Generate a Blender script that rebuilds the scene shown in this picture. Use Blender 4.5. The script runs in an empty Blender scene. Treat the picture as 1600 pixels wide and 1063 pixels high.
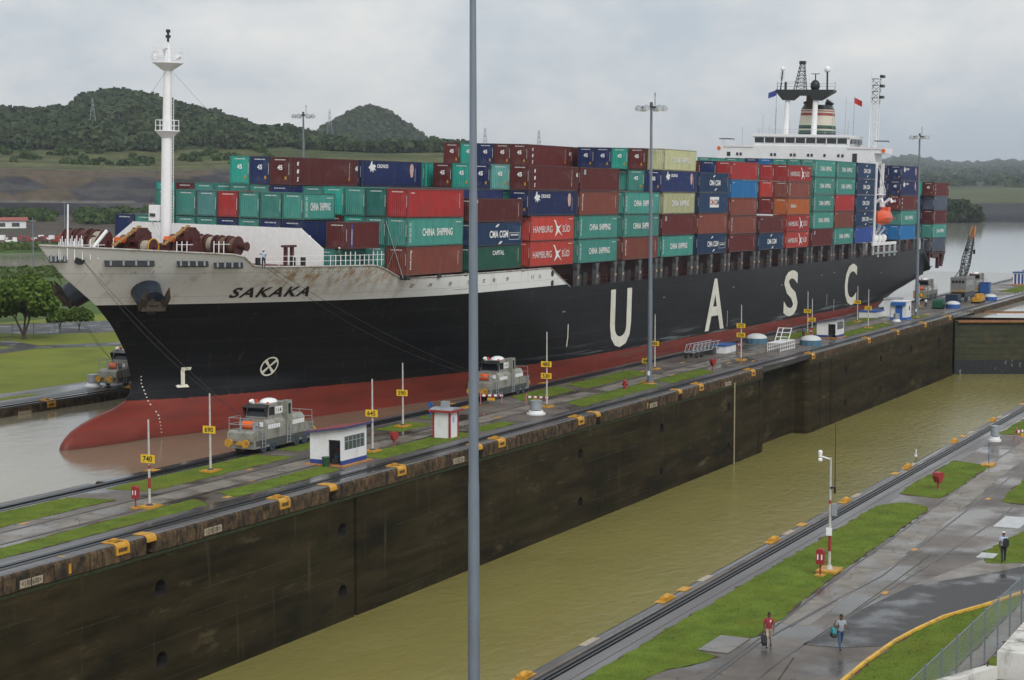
import bpy, bmesh, math, random
import numpy as np
from mathutils import Matrix, Vector

random.seed(7)
rng = np.random.default_rng(11)
S = bpy.context.scene
COL = S.collection
PI = math.pi
R = math.radians
HAZE = 0.00008

# ------------------------------------------------------------------ camera
# World: X runs along the locks, Y across them (away from the visitor deck), z = 0 is the coping level.
cd = bpy.data.cameras.new('camera')
cd.sensor_width = 36.0
cd.lens = 65.25
cd.clip_start = 1.0
cd.clip_end = 20000.0
cam = bpy.data.objects.new('camera', cd)
cam.location = (0, 0, 22.3)
cam.rotation_euler = (R(90 - 4.682), 0, R(25.918 - 90))
COL.objects.link(cam)
S.camera = cam

# ------------------------------------------------------------------ world: overcast sky
SUN_EL, SUN_AZ = R(40), R(-132)         # soft light from behind the viewer
w = bpy.data.worlds.new('World')
S.world = w
w.use_nodes = True
nt = w.node_tree
nt.nodes.clear()
out = nt.nodes.new('ShaderNodeOutputWorld')
bg = nt.nodes.new('ShaderNodeBackground')
sky = nt.nodes.new('ShaderNodeTexSky')
sky.sky_type = 'NISHITA'
sky.sun_disc = False
sky.sun_elevation = SUN_EL
sky.sun_rotation = PI / 2 - SUN_AZ
sky.air_density = 1.0
sky.dust_density = 4.0
tc = nt.nodes.new('ShaderNodeTexCoord')
mp = nt.nodes.new('ShaderNodeMapping')
mp.inputs['Scale'].default_value = (1.0, 1.0, 1.9)
mp.inputs['Location'].default_value = (3.3, 1.1, -.7)
nz = nt.nodes.new('ShaderNodeTexNoise')
nz.inputs['Scale'].default_value = 5.2
nz.inputs['Detail'].default_value = 7.0
nz.inputs['Roughness'].default_value = 0.6
nz.inputs['Distortion'].default_value = 0.12
rp = nt.nodes.new('ShaderNodeValToRGB')
rp.color_ramp.elements[0].position = 0.36
rp.color_ramp.elements[0].color = (5.3, 5.95, 6.55, 1)
rp.color_ramp.elements[1].position = 0.63
rp.color_ramp.elements[1].color = (8.6, 8.5, 8.25, 1)
mx = nt.nodes.new('ShaderNodeMix')
mx.data_type = 'RGBA'
mx.inputs['Factor'].default_value = 0.9
nt.links.new(tc.outputs['Generated'], mp.inputs['Vector'])
nt.links.new(mp.outputs['Vector'], nz.inputs['Vector'])
nt.links.new(nz.outputs['Fac'], rp.inputs['Fac'])
nt.links.new(sky.outputs['Color'], mx.inputs['A'])
nt.links.new(rp.outputs['Color'], mx.inputs['B'])
nt.links.new(mx.outputs['Result'], bg.inputs['Color'])
bg.inputs['Strength'].default_value = 0.1
nt.links.new(bg.outputs['Background'], out.inputs['Surface'])

sl = bpy.data.lights.new('sun', 'SUN')
sl.energy = 1.5
sl.angle = R(30)
sl.color = (1.0, 0.97, 0.93)
sun = bpy.data.objects.new('sun', sl)
d = Vector((math.cos(SUN_EL) * math.cos(SUN_AZ), math.cos(SUN_EL) * math.sin(SUN_AZ), math.sin(SUN_EL)))
sun.rotation_euler = d.to_track_quat('Z', 'Y').to_euler()
COL.objects.link(sun)

S.view_settings.view_transform = 'Standard'
S.view_settings.look = 'None'
S.view_settings.exposure = 0.1
S.view_settings.gamma = 1.0
S.render.engine = 'CYCLES'
S.cycles.max_bounces = 6
S.cycles.diffuse_bounces = 3
S.cycles.glossy_bounces = 3
S.cycles.transparent_max_bounces = 8
S.cycles.volume_bounces = 0
S.cycles.use_denoising = True

# ------------------------------------------------------------------ materials
MATS = {}


def mat(name, base, rough=0.6, metal=0.0, var=0.12, scale=2.0, stretch=(1, 1, 1), bump=0.0, bscale=8.0,
        dirt=None, spec=0.5, wet=None, rand=False, detail=5.0, dscale=0.6, dlo=0.5, dhi=0.72, dstretch=None, bdist=0.05, wscale=0.35, wlo=.45, whi=.6):
    """Procedural surface: colour noise, optional dirt patches, optional wet film, optional bump."""
    if name in MATS:
        return MATS[name]
    m = bpy.data.materials.new(name)
    m.use_nodes = True
    t = m.node_tree
    b = t.nodes['Principled BSDF']
    L = t.links.new
    co = t.nodes.new('ShaderNodeTexCoord')
    vec = co.outputs['Object']
    if rand:
        oi = t.nodes.new('ShaderNodeObjectInfo')
        ad = t.nodes.new('ShaderNodeVectorMath')
        ad.operation = 'MULTIPLY_ADD'
        cx = t.nodes.new('ShaderNodeCombineXYZ')
        for k in 'XYZ':
            L(oi.outputs['Random'], cx.inputs[k])
        ad.inputs[1].default_value = (97, 53, 31)
        L(cx.outputs[0], ad.inputs[0])
        L(vec, ad.inputs[2])
        vec = ad.outputs[0]
    ma = t.nodes.new('ShaderNodeMapping')
    ma.inputs['Scale'].default_value = stretch
    L(vec, ma.inputs['Vector'])
    n = t.nodes.new('ShaderNodeTexNoise')
    n.inputs['Scale'].default_value = scale
    n.inputs['Detail'].default_value = detail
    n.inputs['Roughness'].default_value = 0.6
    L(ma.outputs[0], n.inputs['Vector'])
    r = t.nodes.new('ShaderNodeValToRGB')
    r.color_ramp.elements[0].position = 0.3
    r.color_ramp.elements[1].position = 0.7
    lo = [c * (1 - var) for c in base]
    hi = [min(1, c * (1 + var)) for c in base]
    r.color_ramp.elements[0].color = (*lo, 1)
    r.color_ramp.elements[1].color = (*hi, 1)
    L(n.outputs['Fac'], r.inputs['Fac'])
    col = r.outputs['Color']
    if rand:
        hv = t.nodes.new('ShaderNodeHueSaturation')
        mr = t.nodes.new('ShaderNodeMapRange')
        mr.inputs['To Min'].default_value = 0.78
        mr.inputs['To Max'].default_value = 1.16
        L(oi.outputs['Random'], mr.inputs['Value'])
        L(mr.outputs[0], hv.inputs['Value'])
        L(col, hv.inputs['Color'])
        col = hv.outputs['Color']
    if dirt:
        m2 = t.nodes.new('ShaderNodeMapping')
        m2.inputs['Scale'].default_value = dstretch or (1, 1, 1)
        L(vec, m2.inputs['Vector'])
        n2 = t.nodes.new('ShaderNodeTexNoise')
        n2.inputs['Scale'].default_value = dscale
        n2.inputs['Detail'].default_value = 8.0
        n2.inputs['Roughness'].default_value = 0.65
        L(m2.outputs[0], n2.inputs['Vector'])
        r2 = t.nodes.new('ShaderNodeMapRange')
        r2.inputs['From Min'].default_value = dlo
        r2.inputs['From Max'].default_value = dhi
        L(n2.outputs['Fac'], r2.inputs['Value'])
        x = t.nodes.new('ShaderNodeMix')
        x.data_type = 'RGBA'
        L(r2.outputs[0], x.inputs['Factor'])
        L(col, x.inputs['A'])
        x.inputs['B'].default_value = (*dirt, 1)
        col = x.outputs['Result']
    b.inputs['Roughness'].default_value = rough
    if wet:
        n3 = t.nodes.new('ShaderNodeTexNoise')
        n3.inputs['Scale'].default_value = wscale
        n3.inputs['Detail'].default_value = 5.0
        L(ma.outputs[0], n3.inputs['Vector'])
        r3 = t.nodes.new('ShaderNodeMapRange')
        r3.inputs['From Min'].default_value = wlo
        r3.inputs['From Max'].default_value = whi
        L(n3.outputs['Fac'], r3.inputs['Value'])
        r4 = t.nodes.new('ShaderNodeMapRange')
        r4.inputs['To Min'].default_value = rough
        r4.inputs['To Max'].default_value = wet
        L(r3.outputs[0], r4.inputs['Value'])
        L(r4.outputs[0], b.inputs['Roughness'])
        h2 = t.nodes.new('ShaderNodeHueSaturation')
        r5 = t.nodes.new('ShaderNodeMapRange')
        r5.inputs['To Min'].default_value = 1.0
        r5.inputs['To Max'].default_value = 0.62
        L(r3.outputs[0], r5.inputs['Value'])
        L(r5.outputs[0], h2.inputs['Value'])
        L(col, h2.inputs['Color'])
        col = h2.outputs['Color']
    L(col, b.inputs['Base Color'])
    b.inputs['Metallic'].default_value = metal
    b.inputs['Specular IOR Level'].default_value = spec
    if bump:
        nb = t.nodes.new('ShaderNodeTexNoise')
        nb.inputs['Scale'].default_value = bscale
        nb.inputs['Detail'].default_value = 4.0
        L(ma.outputs[0], nb.inputs['Vector'])
        bp = t.nodes.new('ShaderNodeBump')
        bp.inputs['Strength'].default_value = bump
        bp.inputs['Distance'].default_value = bdist
        L(nb.outputs['Fac'], bp.inputs['Height'])
        L(bp.outputs[0], b.inputs['Normal'])
    MATS[name] = m
    return m


def layer(m, colour, scale, stretch=(1, 1, 1), lo=.55, hi=.7, amount=1.0, kind='noise', detail=8.0, rough=.65):
    """lay another stain over a material's colour, where a noise (or crack pattern) runs high"""
    t = m.node_tree
    L = t.links.new
    b = t.nodes['Principled BSDF']
    src = b.inputs['Base Color'].links[0].from_socket
    co = t.nodes.new('ShaderNodeTexCoord')
    ma = t.nodes.new('ShaderNodeMapping')
    ma.inputs['Scale'].default_value = stretch
    ma.inputs['Location'].default_value = (scale * 7.3, 3.1, 1.7)
    L(co.outputs['Object'], ma.inputs['Vector'])
    r = t.nodes.new('ShaderNodeMapRange')
    r.inputs['From Min'].default_value = lo
    r.inputs['From Max'].default_value = hi
    r.inputs['To Max'].default_value = amount
    if kind == 'noise':
        n = t.nodes.new('ShaderNodeTexNoise')
        n.inputs['Scale'].default_value = scale
        n.inputs['Detail'].default_value = detail
        n.inputs['Roughness'].default_value = rough
        L(ma.outputs[0], n.inputs['Vector'])
        L(n.outputs['Fac'], r.inputs['Value'])
    else:
        w_ = t.nodes.new('ShaderNodeTexNoise')
        w_.inputs['Scale'].default_value = scale * 2.5
        L(ma.outputs[0], w_.inputs['Vector'])
        a = t.nodes.new('ShaderNodeVectorMath')
        a.operation = 'MULTIPLY_ADD'
        a.inputs[1].default_value = (.5 / scale,) * 3
        L(w_.outputs['Color'], a.inputs[0])
        L(ma.outputs[0], a.inputs[2])
        n = t.nodes.new('ShaderNodeTexVoronoi')
        n.feature = 'DISTANCE_TO_EDGE'
        n.inputs['Scale'].default_value = scale
        L(a.outputs[0], n.inputs['Vector'])
        L(n.outputs['Distance'], r.inputs['Value'])
    x = t.nodes.new('ShaderNodeMix')
    x.data_type = 'RGBA'
    L(r.outputs[0], x.inputs['Factor'])
    L(src, x.inputs['A'])
    x.inputs['B'].default_value = (*colour, 1)
    L(x.outputs['Result'], b.inputs['Base Color'])
    return m


def leaf_mat(name, c0, c1, patch=0.12, rough=0.6):
    """Foliage: colour varies from leaf clump to leaf clump and from crown to crown; lets some light through."""
    if name in MATS:
        return MATS[name]
    m = bpy.data.materials.new(name)
    m.use_nodes = True
    t = m.node_tree
    b = t.nodes['Principled BSDF']
    L = t.links.new
    g = t.nodes.new('ShaderNodeNewGeometry')
    co = t.nodes.new('ShaderNodeTexCoord')
    n = t.nodes.new('ShaderNodeTexNoise')
    n.inputs['Scale'].default_value = patch
    n.inputs['Detail'].default_value = 3.0
    L(co.outputs['Object'], n.inputs['Vector'])
    a = t.nodes.new('ShaderNodeMath')
    a.operation = 'MULTIPLY_ADD'
    L(g.outputs['Random Per Island'], a.inputs[0])
    a.inputs[1].default_value = 0.3
    s = t.nodes.new('ShaderNodeMapRange')
    s.inputs['From Min'].default_value = 0.3
    s.inputs['From Max'].default_value = 0.7
    s.inputs['To Max'].default_value = 0.55
    L(n.outputs['Fac'], s.inputs['Value'])
    L(s.outputs[0], a.inputs[2])
    r = t.nodes.new('ShaderNodeValToRGB')
    r.color_ramp.elements[0].color = (*c0, 1)
    r.color_ramp.elements[1].color = (*c1, 1)
    L(a.outputs[0], r.inputs['Fac'])
    L(r.outputs[0], b.inputs['Base Color'])
    b.inputs['Roughness'].default_value = rough
    b.inputs['Specular IOR Level'].default_value = 0.25
    MATS[name] = m
    return m


def water_mat(name, base, rough=0.12, bump=0.35, scale=0.5, stretch=(1, 1, 1)):
    m = mat(name, base, rough=rough, var=0.1, scale=0.05)
    t = m.node_tree
    b = t.nodes['Principled BSDF']
    b.inputs['IOR'].default_value = 1.33
    co = t.nodes.new('ShaderNodeTexCoord')
    ma = t.nodes.new('ShaderNodeMapping')
    ma.inputs['Scale'].default_value = stretch
    n = t.nodes.new('ShaderNodeTexNoise')
    n.inputs['Scale'].default_value = scale
    n.inputs['Detail'].default_value = 6.0
    n.inputs['Roughness'].default_value = 0.62
    n.inputs['Distortion'].default_value = 0.6
    bp = t.nodes.new('ShaderNodeBump')
    bp.inputs['Strength'].default_value = bump
    bp.inputs['Distance'].default_value = 0.25
    t.links.new(co.outputs['Object'], ma.inputs['Vector'])
    t.links.new(ma.outputs[0], n.inputs['Vector'])
    t.links.new(n.outputs['Fac'], bp.inputs['Height'])
    t.links.new(bp.outputs[0], b.inputs['Normal'])
    return m


# ------------------------------------------------------------------ mesh helpers
class MB:
    """Collects vertices and faces; build() links them as ONE mesh object."""

    def __init__(self):
        self.v, self.f, self.m, self.s = [], [], [], []
        self.T = None

    def add(self, vs, fs, mi=0, smooth=False):
        o = len(self.v)
        if self.T is not None:
            vs = [tuple(self.T @ Vector(p)) for p in vs]
        self.v.extend(vs)
        for f in fs:
            self.f.append([o + i for i in f])
            self.m.append(mi)
            self.s.append(smooth)
        return self

    def box(self, x0, x1, y0, y1, z0, z1, mi=0):
        vs = [(x, y, z) for z in (z0, z1) for x, y in ((x0, y0), (x1, y0), (x1, y1), (x0, y1))]
        return self.add(vs, [(3, 2, 1, 0), (4, 5, 6, 7), (0, 1, 5, 4), (1, 2, 6, 5), (2, 3, 7, 6), (3, 0, 4, 7)], mi)

    def bar(self, p0, p1, w, h=None, mi=0):
        """square bar between two points"""
        return self.cyl(p0, p1, w * 0.7071, None, 4, True, mi, False, h)

    def cyl(self, p0, p1, r0, r1=None, n=10, caps=True, mi=0, smooth=True, h=None):
        p0, p1 = Vector(p0), Vector(p1)
        r1 = r0 if r1 is None else r1
        a = (p1 - p0)
        if a.length < 1e-6:
            return self
        a.normalize()
        up = Vector((0, 0, 1)) if abs(a.z) < 0.95 else Vector((1, 0, 0))
        u = a.cross(up).normalized()
        v = a.cross(u)
        off = PI / 4 if n == 4 else 0
        vs = []
        for p, r in ((p0, r0), (p1, r1)):
            for i in range(n):
                t = 2 * PI * i / n + off
                vs.append(tuple(p + u * (math.cos(t) * r) + v * (math.sin(t) * r)))
        fs = [(i, (i + 1) % n, n + (i + 1) % n, n + i) for i in range(n)]
        fs = [tuple(reversed(f)) for f in fs]
        self.add(vs, fs, mi, smooth)
        if caps:
            self.add(vs[:n], [tuple(range(n))], mi)
            self.add(vs[n:], [tuple(reversed(range(n)))], mi)
        return self

    def tube(self, pts, r, n=5, mi=0):
        for a, b in zip(pts, pts[1:]):
            self.cyl(a, b, r, r, n, False, mi)
        return self

    def poly(self, pts, mi=0):
        return self.add(list(pts), [tuple(range(len(pts)))], mi)

    def prism(self, pts, axis, a, b, mi=0):
        """extrude a 2-D outline along an axis; pts are the two other coordinates in axis order"""
        def mk(p, q):
            return (q, p[0], p[1]) if axis == 0 else (p[0], q, p[1]) if axis == 1 else (p[0], p[1], q)
        n = len(pts)
        vs = [mk(p, a) for p in pts] + [mk(p, b) for p in pts]
        fs = [tuple(range(n)), tuple(range(2 * n - 1, n - 1, -1))]
        fs += [(i, i + n, (i + 1) % n + n, (i + 1) % n) for i in range(n)]
        return self.add(vs, fs, mi)

    def sphere(self, c, rx, ry=None, rz=None, nu=10, nv=6, mi=0, top=1.0, bot=-1.0):
        ry = ry or rx
        rz = rz or rx
        vs, fs = [], []
        a0, a1 = math.asin(bot), math.asin(top)
        for j in range(nv + 1):
            t = a0 + (a1 - a0) * j / nv
            for i in range(nu):
                q = 2 * PI * i / nu
                vs.append((c[0] + rx * math.cos(t) * math.cos(q), c[1] + ry * math.cos(t) * math.sin(q), c[2] + rz * math.sin(t)))
        for j in range(nv):
            for i in range(nu):
                k = (i + 1) % nu
                fs.append((j * nu + i, j * nu + k, (j + 1) * nu + k, (j + 1) * nu + i))
        return self.add(vs, fs, mi, True)

    def grid(self, rows, mi=0, smooth=True, flip=False):
        n = len(rows[0])
        vs = [p for r in rows for p in r]
        fs = []
        for j in range(len(rows) - 1):
            for i in range(n - 1):
                f = (j * n + i, j * n + i + 1, (j + 1) * n + i + 1, (j + 1) * n + i)
                fs.append(tuple(reversed(f)) if flip else f)
        return self.add(vs, fs, mi, smooth)

    def mesh(self, name, mats):
        me = bpy.data.meshes.new(name)
        me.from_pydata([(float(p[0]), float(p[1]), float(p[2])) for p in self.v], [], self.f)
        if not isinstance(mats, (list, tuple)):
            mats = [mats]
        for q in mats:
            me.materials.append(q)
        me.polygons.foreach_set('material_index', self.m)
        me.polygons.foreach_set('use_smooth', self.s)
        me.update()
        return me

    def build(self, name, mats, parent=None):
        return link(name, self.mesh(name, mats), parent)


def link(name, data, parent=None):
    o = bpy.data.objects.new(name, data)
    COL.objects.link(o)
    if parent is not None:
        o.parent = parent
    return o


def tag(o, label=None, cat=None, group=None, kind=None):
    if label:
        o['label'] = label
    if cat:
        o['category'] = cat
    if group:
        o['group'] = group
    if kind:
        o['kind'] = kind
    return o


def thing(name, label, cat, loc=(0, 0, 0), rz=0.0, group=None):
    o = bpy.data.objects.new(name, None)
    o.empty_display_size = 0.3
    COL.objects.link(o)
    o.location = loc
    o.rotation_euler = (0, 0, rz)
    return tag(o, label, cat, group)


def copy_tree(o, parent=None):
    c = o.copy()
    COL.objects.link(c)
    c.parent = parent
    for ch in o.children:
        copy_tree(ch, c)
    return c


TXT = {}


def text_mesh(s, w_, h_, bold=0.0, shear=0.0, m=None, face='-y', key='', space=1.0):
    """flat lettering as a mesh, centred, w_ wide and h_ high; faces -Y or -X"""
    k = (s, w_, h_, bold, shear, m.name if m else '', face, key)
    if k in TXT:
        return TXT[k]
    cu = bpy.data.curves.new('lettering', 'FONT')
    cu.body = s
    cu.align_x = 'CENTER'
    cu.offset = bold
    cu.shear = shear
    cu.space_character = space
    cu.resolution_u = 3
    ob = bpy.data.objects.new('lettering', cu)
    me = bpy.data.meshes.new_from_object(ob)
    bpy.data.objects.remove(ob)
    bpy.data.curves.remove(cu)
    n = len(me.vertices)
    co = np.zeros(n * 3, dtype=np.float32)
    me.vertices.foreach_get('co', co)
    co = co.reshape(-1, 3)
    lo, hi = co.min(0), co.max(0)
    x = (co[:, 0] - (lo[0] + hi[0]) / 2) / (hi[0] - lo[0]) * w_
    y = (co[:, 1] - (lo[1] + hi[1]) / 2) / (hi[1] - lo[1]) * h_
    z = np.zeros(n)
    co = np.stack([x, z, y], 1) if face == '-y' else np.stack([z, -x, y], 1)
    me.vertices.foreach_set('co', np.ascontiguousarray(co, dtype=np.float32).reshape(-1))
    me.materials.clear()
    me.materials.append(m)
    me.name = 'lettering'
    me.update()
    TXT[k] = me
    return me


def text(s, w_, h_, m, loc, parent, bold=0.02, shear=0.0, face='-y', name='lettering'):
    o = link(name, text_mesh(s, w_, h_, bold, shear, m, face), parent)
    o.location = loc
    return o


# common materials
M_WHITE = mat('white_paint', (.78, .79, .80), .45, var=.05, scale=.6, dirt=(.55, .47, .36), dscale=.5, dlo=.58, dhi=.85)
M_WHITE2 = mat('clean_white', (.82, .82, .83), .5, var=.04)
M_YEL = mat('yellow_paint', (.56, .285, .022), .5, var=.2, scale=5, dirt=(.16, .10, .035), dscale=2.5, dlo=.5, dhi=.75)
M_BLACK = mat('black_metal', (.016, .017, .019), .4, var=.2)
M_DARK = mat('dark_grey', (.045, .047, .05), .5, var=.2)
M_GREY = mat('galvanised', (.33, .36, .39), .42, .25, var=.12, scale=3)
M_POLE = mat('pole_grey', (.165, .195, .235), .45, .15, var=.12, scale=2.2, stretch=(1, 1, .25))
M_REDP = mat('red_paint', (.30, .028, .03), .45, var=.15)
M_BLUE = mat('blue_paint', (.025, .10, .33), .45, var=.1)
M_RUSTRED = mat('winch_red', (.075, .016, .014), .55, var=.3, scale=3, dirt=(.06, .03, .02), dscale=2.0)
M_LETW = mat('white_lettering', (.80, .81, .80), .5, var=.04)
M_LETB = mat('black_lettering', (.012, .012, .012), .5, var=.02)
M_GLASS = mat('dark_glass', (.018, .022, .028), .08, var=.1)
M_LAMP = mat('lamp_lens', (.85, .86, .88), .2, var=.02)
M_RUBBER = mat('rubber', (.02, .02, .02), .8, var=.2)
M_CONC = mat('concrete_wet', (.142, .122, .104), .55, var=.22, scale=.35, detail=9, bump=.25, bscale=3, wet=.12, wscale=.16, wlo=.48, whi=.62, dirt=(.075, .062, .052), dscale=.14, dlo=.44, dhi=.62)
M_CONC2 = mat('concrete_pale', (.215, .19, .162), .6, var=.25, scale=.6, detail=8, dirt=(.115, .10, .08), dscale=.35, bump=.2, bscale=4, wet=.2, wscale=.25)
M_TRACKC = mat('track_concrete', (.115, .112, .115), .5, var=.25, scale=.4, stretch=(.12, 1, 1), detail=8, wet=.14, wscale=.3, wlo=.42, whi=.6, bump=.2, bscale=4)
M_RACK = mat('rack_steel', (.024, .027, .032), .38, .5, var=.3, scale=3)
M_RAIL = mat('rail_steel', (.06, .058, .06), .33, .6, var=.3, scale=2)

for m_ in (M_CONC, M_CONC2):
    layer(m_, (.035, .032, .028), .22, lo=.012, hi=.004, amount=.8, kind='crack')
    layer(m_, (.13, .085, .05), .18, lo=.56, hi=.72, amount=.55)
layer(M_TRACKC, (.20, .19, .18), .9, (.08, 1, 1), .58, .72, .6)
layer(M_TRACKC, (.05, .042, .036), .5, (.15, 1, 1), .56, .7, .7)
layer(M_POLE, (.30, .33, .37), .5, (1, 1, .2), .58, .66, .5)

# ------------------------------------------------------------------ setting: water
YN, YC0, YC1, YE = 36.2, 72.6, 90.0, 128.6        # coping lines of near wall, centre wall (two), far wall
ZLOW, ZUP = -10.7, -1.0                            # water in the near chamber, and in the ship's chamber and the lake


def sheet(name, pts, z, m, kind='structure', parent=None):
    o = MB().poly([(x, y, z) for x, y in pts]).build(name, m, parent)
    if kind:
        o['kind'] = kind
    return o


M_WLOW = water_mat('muddy_green_water', (.25, .222, .07), .15, .30, .55, (1, 1.7, 1))
M_WUP = water_mat('muddy_brown_water', (.225, .195, .135), .09, .09, .45, (1, 1.5, 1))
layer(M_WLOW, (.27, .245, .09), .07, (1, 2.6, 1), .54, .7, .6)
layer(M_WLOW, (.36, .34, .20), .35, (.35, 1.6, 1), .69, .74, .5)
sheet('lock_water', [(-60, YN - 1), (339.5, YN - 1), (339.5, YC0 + 4), (-60, YC0 + 4)], ZLOW, M_WLOW)
sheet('chamber_water', [(-100, YC1 - 1), (520, YC1 - 1), (520, YE + 1), (-100, YE + 1)], ZUP, M_WUP)
sheet('lake', [(336, YC0 + 2), (342.6, 54.4), (336, YN - 2), (336, -300), (9000, -300), (9000, 6000), (300, 6000), (300, 131), (519.99, 131), (519.99, 80), (336, 80)],
      ZUP, water_mat('lake_water', (.36, .355, .31), .06, .03, .25, (1, 1, 1)))

# ------------------------------------------------------------------ setting: terrain, one sheet to the horizon
F, YAW, PITCH = 2900.0, R(25.918), R(4.682)


def az_of(px):
    return YAW - np.arctan((np.asarray(px, float) - 800) * math.cos(PITCH) / F)


# control columns by bearing: crest elevation (as tangent of the angle above the horizon) and its range
CREST_PX = [-500, -200, 0, 60, 110, 140, 200, 240, 300, 350, 400, 450, 500, 560, 640, 700, 760, 830, 900, 1000, 1100, 1250, 1380, 1420, 1470, 1530, 1560, 1600, 1800, 2200]
CREST_E = [124, 130, 124, 128, 134, 148, 157, 151, 138, 124, 108, 98, 84, 68, 62, 62, 60, 68, 56, 46, 46, 44, 47, 53, 43, 41, 45, 43, 40, 36]
LR = [30, 552, 558, 684, 694, 715, 900, 1000, 1100, 1250]
LZ = [-.06, -.06, -4, -4, 0.3, 1.2, 3, 8, 29.5, 46]
RR = [30, 1290, 1310, 1330, 1480, 1700, 2500]
RZ = [-8, -8, -3, 2.5, 12, 14, 22]


def hnoise(x, y):
    return (np.sin(x * .011 + 1.3 * np.sin(y * .007)) + np.sin(y * .013 + 1.7 * np.sin(x * .009)) +
            .6 * np.sin(x * .031 + y * .017) + .5 * np.sin(y * .037 - x * .023)) / 3


def crest_at(az):
    e = np.interp(-az, -az_of(CREST_PX), CREST_E)
    return e / F


def height(az, r):
    c = crest_at(az)
    lz = np.interp(r, LR, LZ)
    # mined benches: the slope climbs in steps
    for a_, b_, st in ((1000, 1100, 7.2), (1100, 1250, 4.1)):
        q = lz / st
        f = q - np.floor(q)
        lz = np.where((r > a_) & (r < b_), (np.floor(q) + np.clip((f - .55) / .45, 0, 1)) * st, lz)
    crest = 22.3 + c * 1720 - 13
    t = np.clip((r - 1250) / 470, 0, 1)
    up = 46 + (crest - 46) * (t ** .85)
    t2 = np.clip((r - 1720) / 1200, 0, 1)
    lz = np.where(r > 1250, np.where(r > 1720, crest * (1 - t2) + 20 * t2, up), lz)
    rz = np.interp(r, RR, RZ)
    crest2 = 22.3 + c * 9000 - 16
    t = np.clip((r - 2500) / 6500, 0, 1)
    rz = np.where(r > 2500, 22 + (crest2 - 22) * t ** 1.25, rz)
    t2 = np.clip((r - 9000) / 1500, 0, 1)
    rz = np.where(r > 9000, crest2 * (1 - t2) + 15 * t2, rz)
    pxw = np.interp(-az, -az_of([950, 1300]), [0, 1])
    s = pxw * pxw * (3 - 2 * pxw)
    z = lz * (1 - s) + rz * s
    x, y = r * np.cos(az), r * np.sin(az)
    amp = np.interp(r, [700, 1000, 1300, 2500], [.0, 1.5, 6, 9])
    return z + amp * hnoise(x, y) * (1 - .5 * s)


azs = az_of(np.linspace(-700, 2500, 361))
rs = np.concatenate([np.linspace(90, 540, 40), np.linspace(548, 720, 44), np.linspace(735, 990, 26), np.linspace(994, 1255, 100), np.linspace(1262, 1350, 10), np.linspace(1365, 1800, 36), np.linspace(1850, 10400, 90)])
A, RRR = np.meshgrid(azs, rs, indexing='ij')
Z = height(A, RRR)
X, Y = RRR * np.cos(A), RRR * np.sin(A)
# the lock basin is dug out of the sheet
basin = (Y < 152)
Z = np.where(basin & (X < 560), -18, Z)
Z = np.where((Y < 152) & (X >= 560) & (RRR < 1290), -8, Z)
edge_lake = (RRR < 1290) & (Y < 400) & (X > 470)
Z = np.where(edge_lake, -8, Z)
nA, nR = A.shape
vs = np.stack([X, Y, Z], -1).reshape(-1, 3)
ii, jj = np.meshgrid(np.arange(nA - 1), np.arange(nR - 1), indexing='ij')
q = (ii * nR + jj).reshape(-1)
faces = np.stack([q, q + 1, q + nR + 1, q + nR], 1)
me = bpy.data.meshes.new('terrain')
me.from_pydata(vs.tolist(), [], faces[:, ::-1].tolist())
# ground cover, as a colour per place: mown grass, reeds, bare earth, blasted rock benches, rough pasture, forest floor
rf = RRR.reshape(-1)
pf = np.interp(-A.reshape(-1), -az_of([-700, 2500]), [-700, 2500])
xf, yf = vs[:, 0], vs[:, 1]
nf = hnoise(xf * 2.3, yf * 2.3)
cov = np.zeros((len(vs), 4))
cov[:, 3] = 1


def setc(mask, c):
    cov[mask, :3] = c


setc(rf < 9e9, (.165, .195, .035))
setc((rf > 300) & (rf < 560), (.06, .10, .018))
setc((rf > 680) & (rf < 715), (.05, .085, .02))
setc((rf >= 715) & (rf < 780), (.10, .075, .05))
setc((rf >= 780) & (rf < 1000), (.062, .05, .038))
setc((rf >= 880) & (rf < 960) & (nf > .1), (.04, .065, .018))
nb_ = hnoise(xf * 5.1, yf * 5.1)
benches = (rf >= 985) & (rf < 1128)
setc(benches, (.036, .036, .042))
setc(benches & (nb_ > .15), (.058, .055, .055))
setc(benches & (nb_ < -.35), (.024, .024, .028))
setc(benches & (nf > .22), (.085, .066, .045))
setc(benches & (rf > 1040) & (rf < 1052) & (pf < 180), (.12, .11, .10))
setc((rf > 960) & (rf < 1010) & (pf > 150) & (pf < 420), (.090, .060, .042))
setc((rf >= 1128) & (rf < 1160), (.095, .088, .048))
setc((rf >= 1160) & (rf < 1275), (.088, .098, .036))
fl_ = np.abs(((rf - 1100) / 21.0) % 1 - .5)
setc((rf >= 1110) & (rf < 1262) & (rf > 1135) & (fl_ < .16), (.060, .070, .026))
setc((rf >= 1140) & (rf < 1275) & (nf > .2), (.050, .066, .020))
setc(rf >= 1275, (.030, .050, .014))
sm = (rf > 1500) & (rf < 1740) & (pf > 385) & (pf < 445)
setc(sm, (.12, .06, .035))
rt = pf > 1250
setc(rt & (rf < 1500), (.036, .038, .042))
setc(rt & (rf >= 1500) & (rf < 2350), (.075, .088, .034))
setc(rt & (rf >= 1500) & (rf < 1800) & (nf > .2), (.10, .09, .06))
setc(rt & (rf >= 2350), (.026, .042, .016))
ca = me.color_attributes.new('cover', 'FLOAT_COLOR', 'POINT')
ca.data.foreach_set('color', cov.reshape(-1))
me.polygons.foreach_set('use_smooth', [True] * len(me.polygons))
mt = bpy.data.materials.new('ground_cover')
mt.use_nodes = True
t = mt.node_tree
b = t.nodes['Principled BSDF']
at = t.nodes.new('ShaderNodeAttribute')
at.attribute_name = 'cover'
co = t.nodes.new('ShaderNodeTexCoord')
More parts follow.
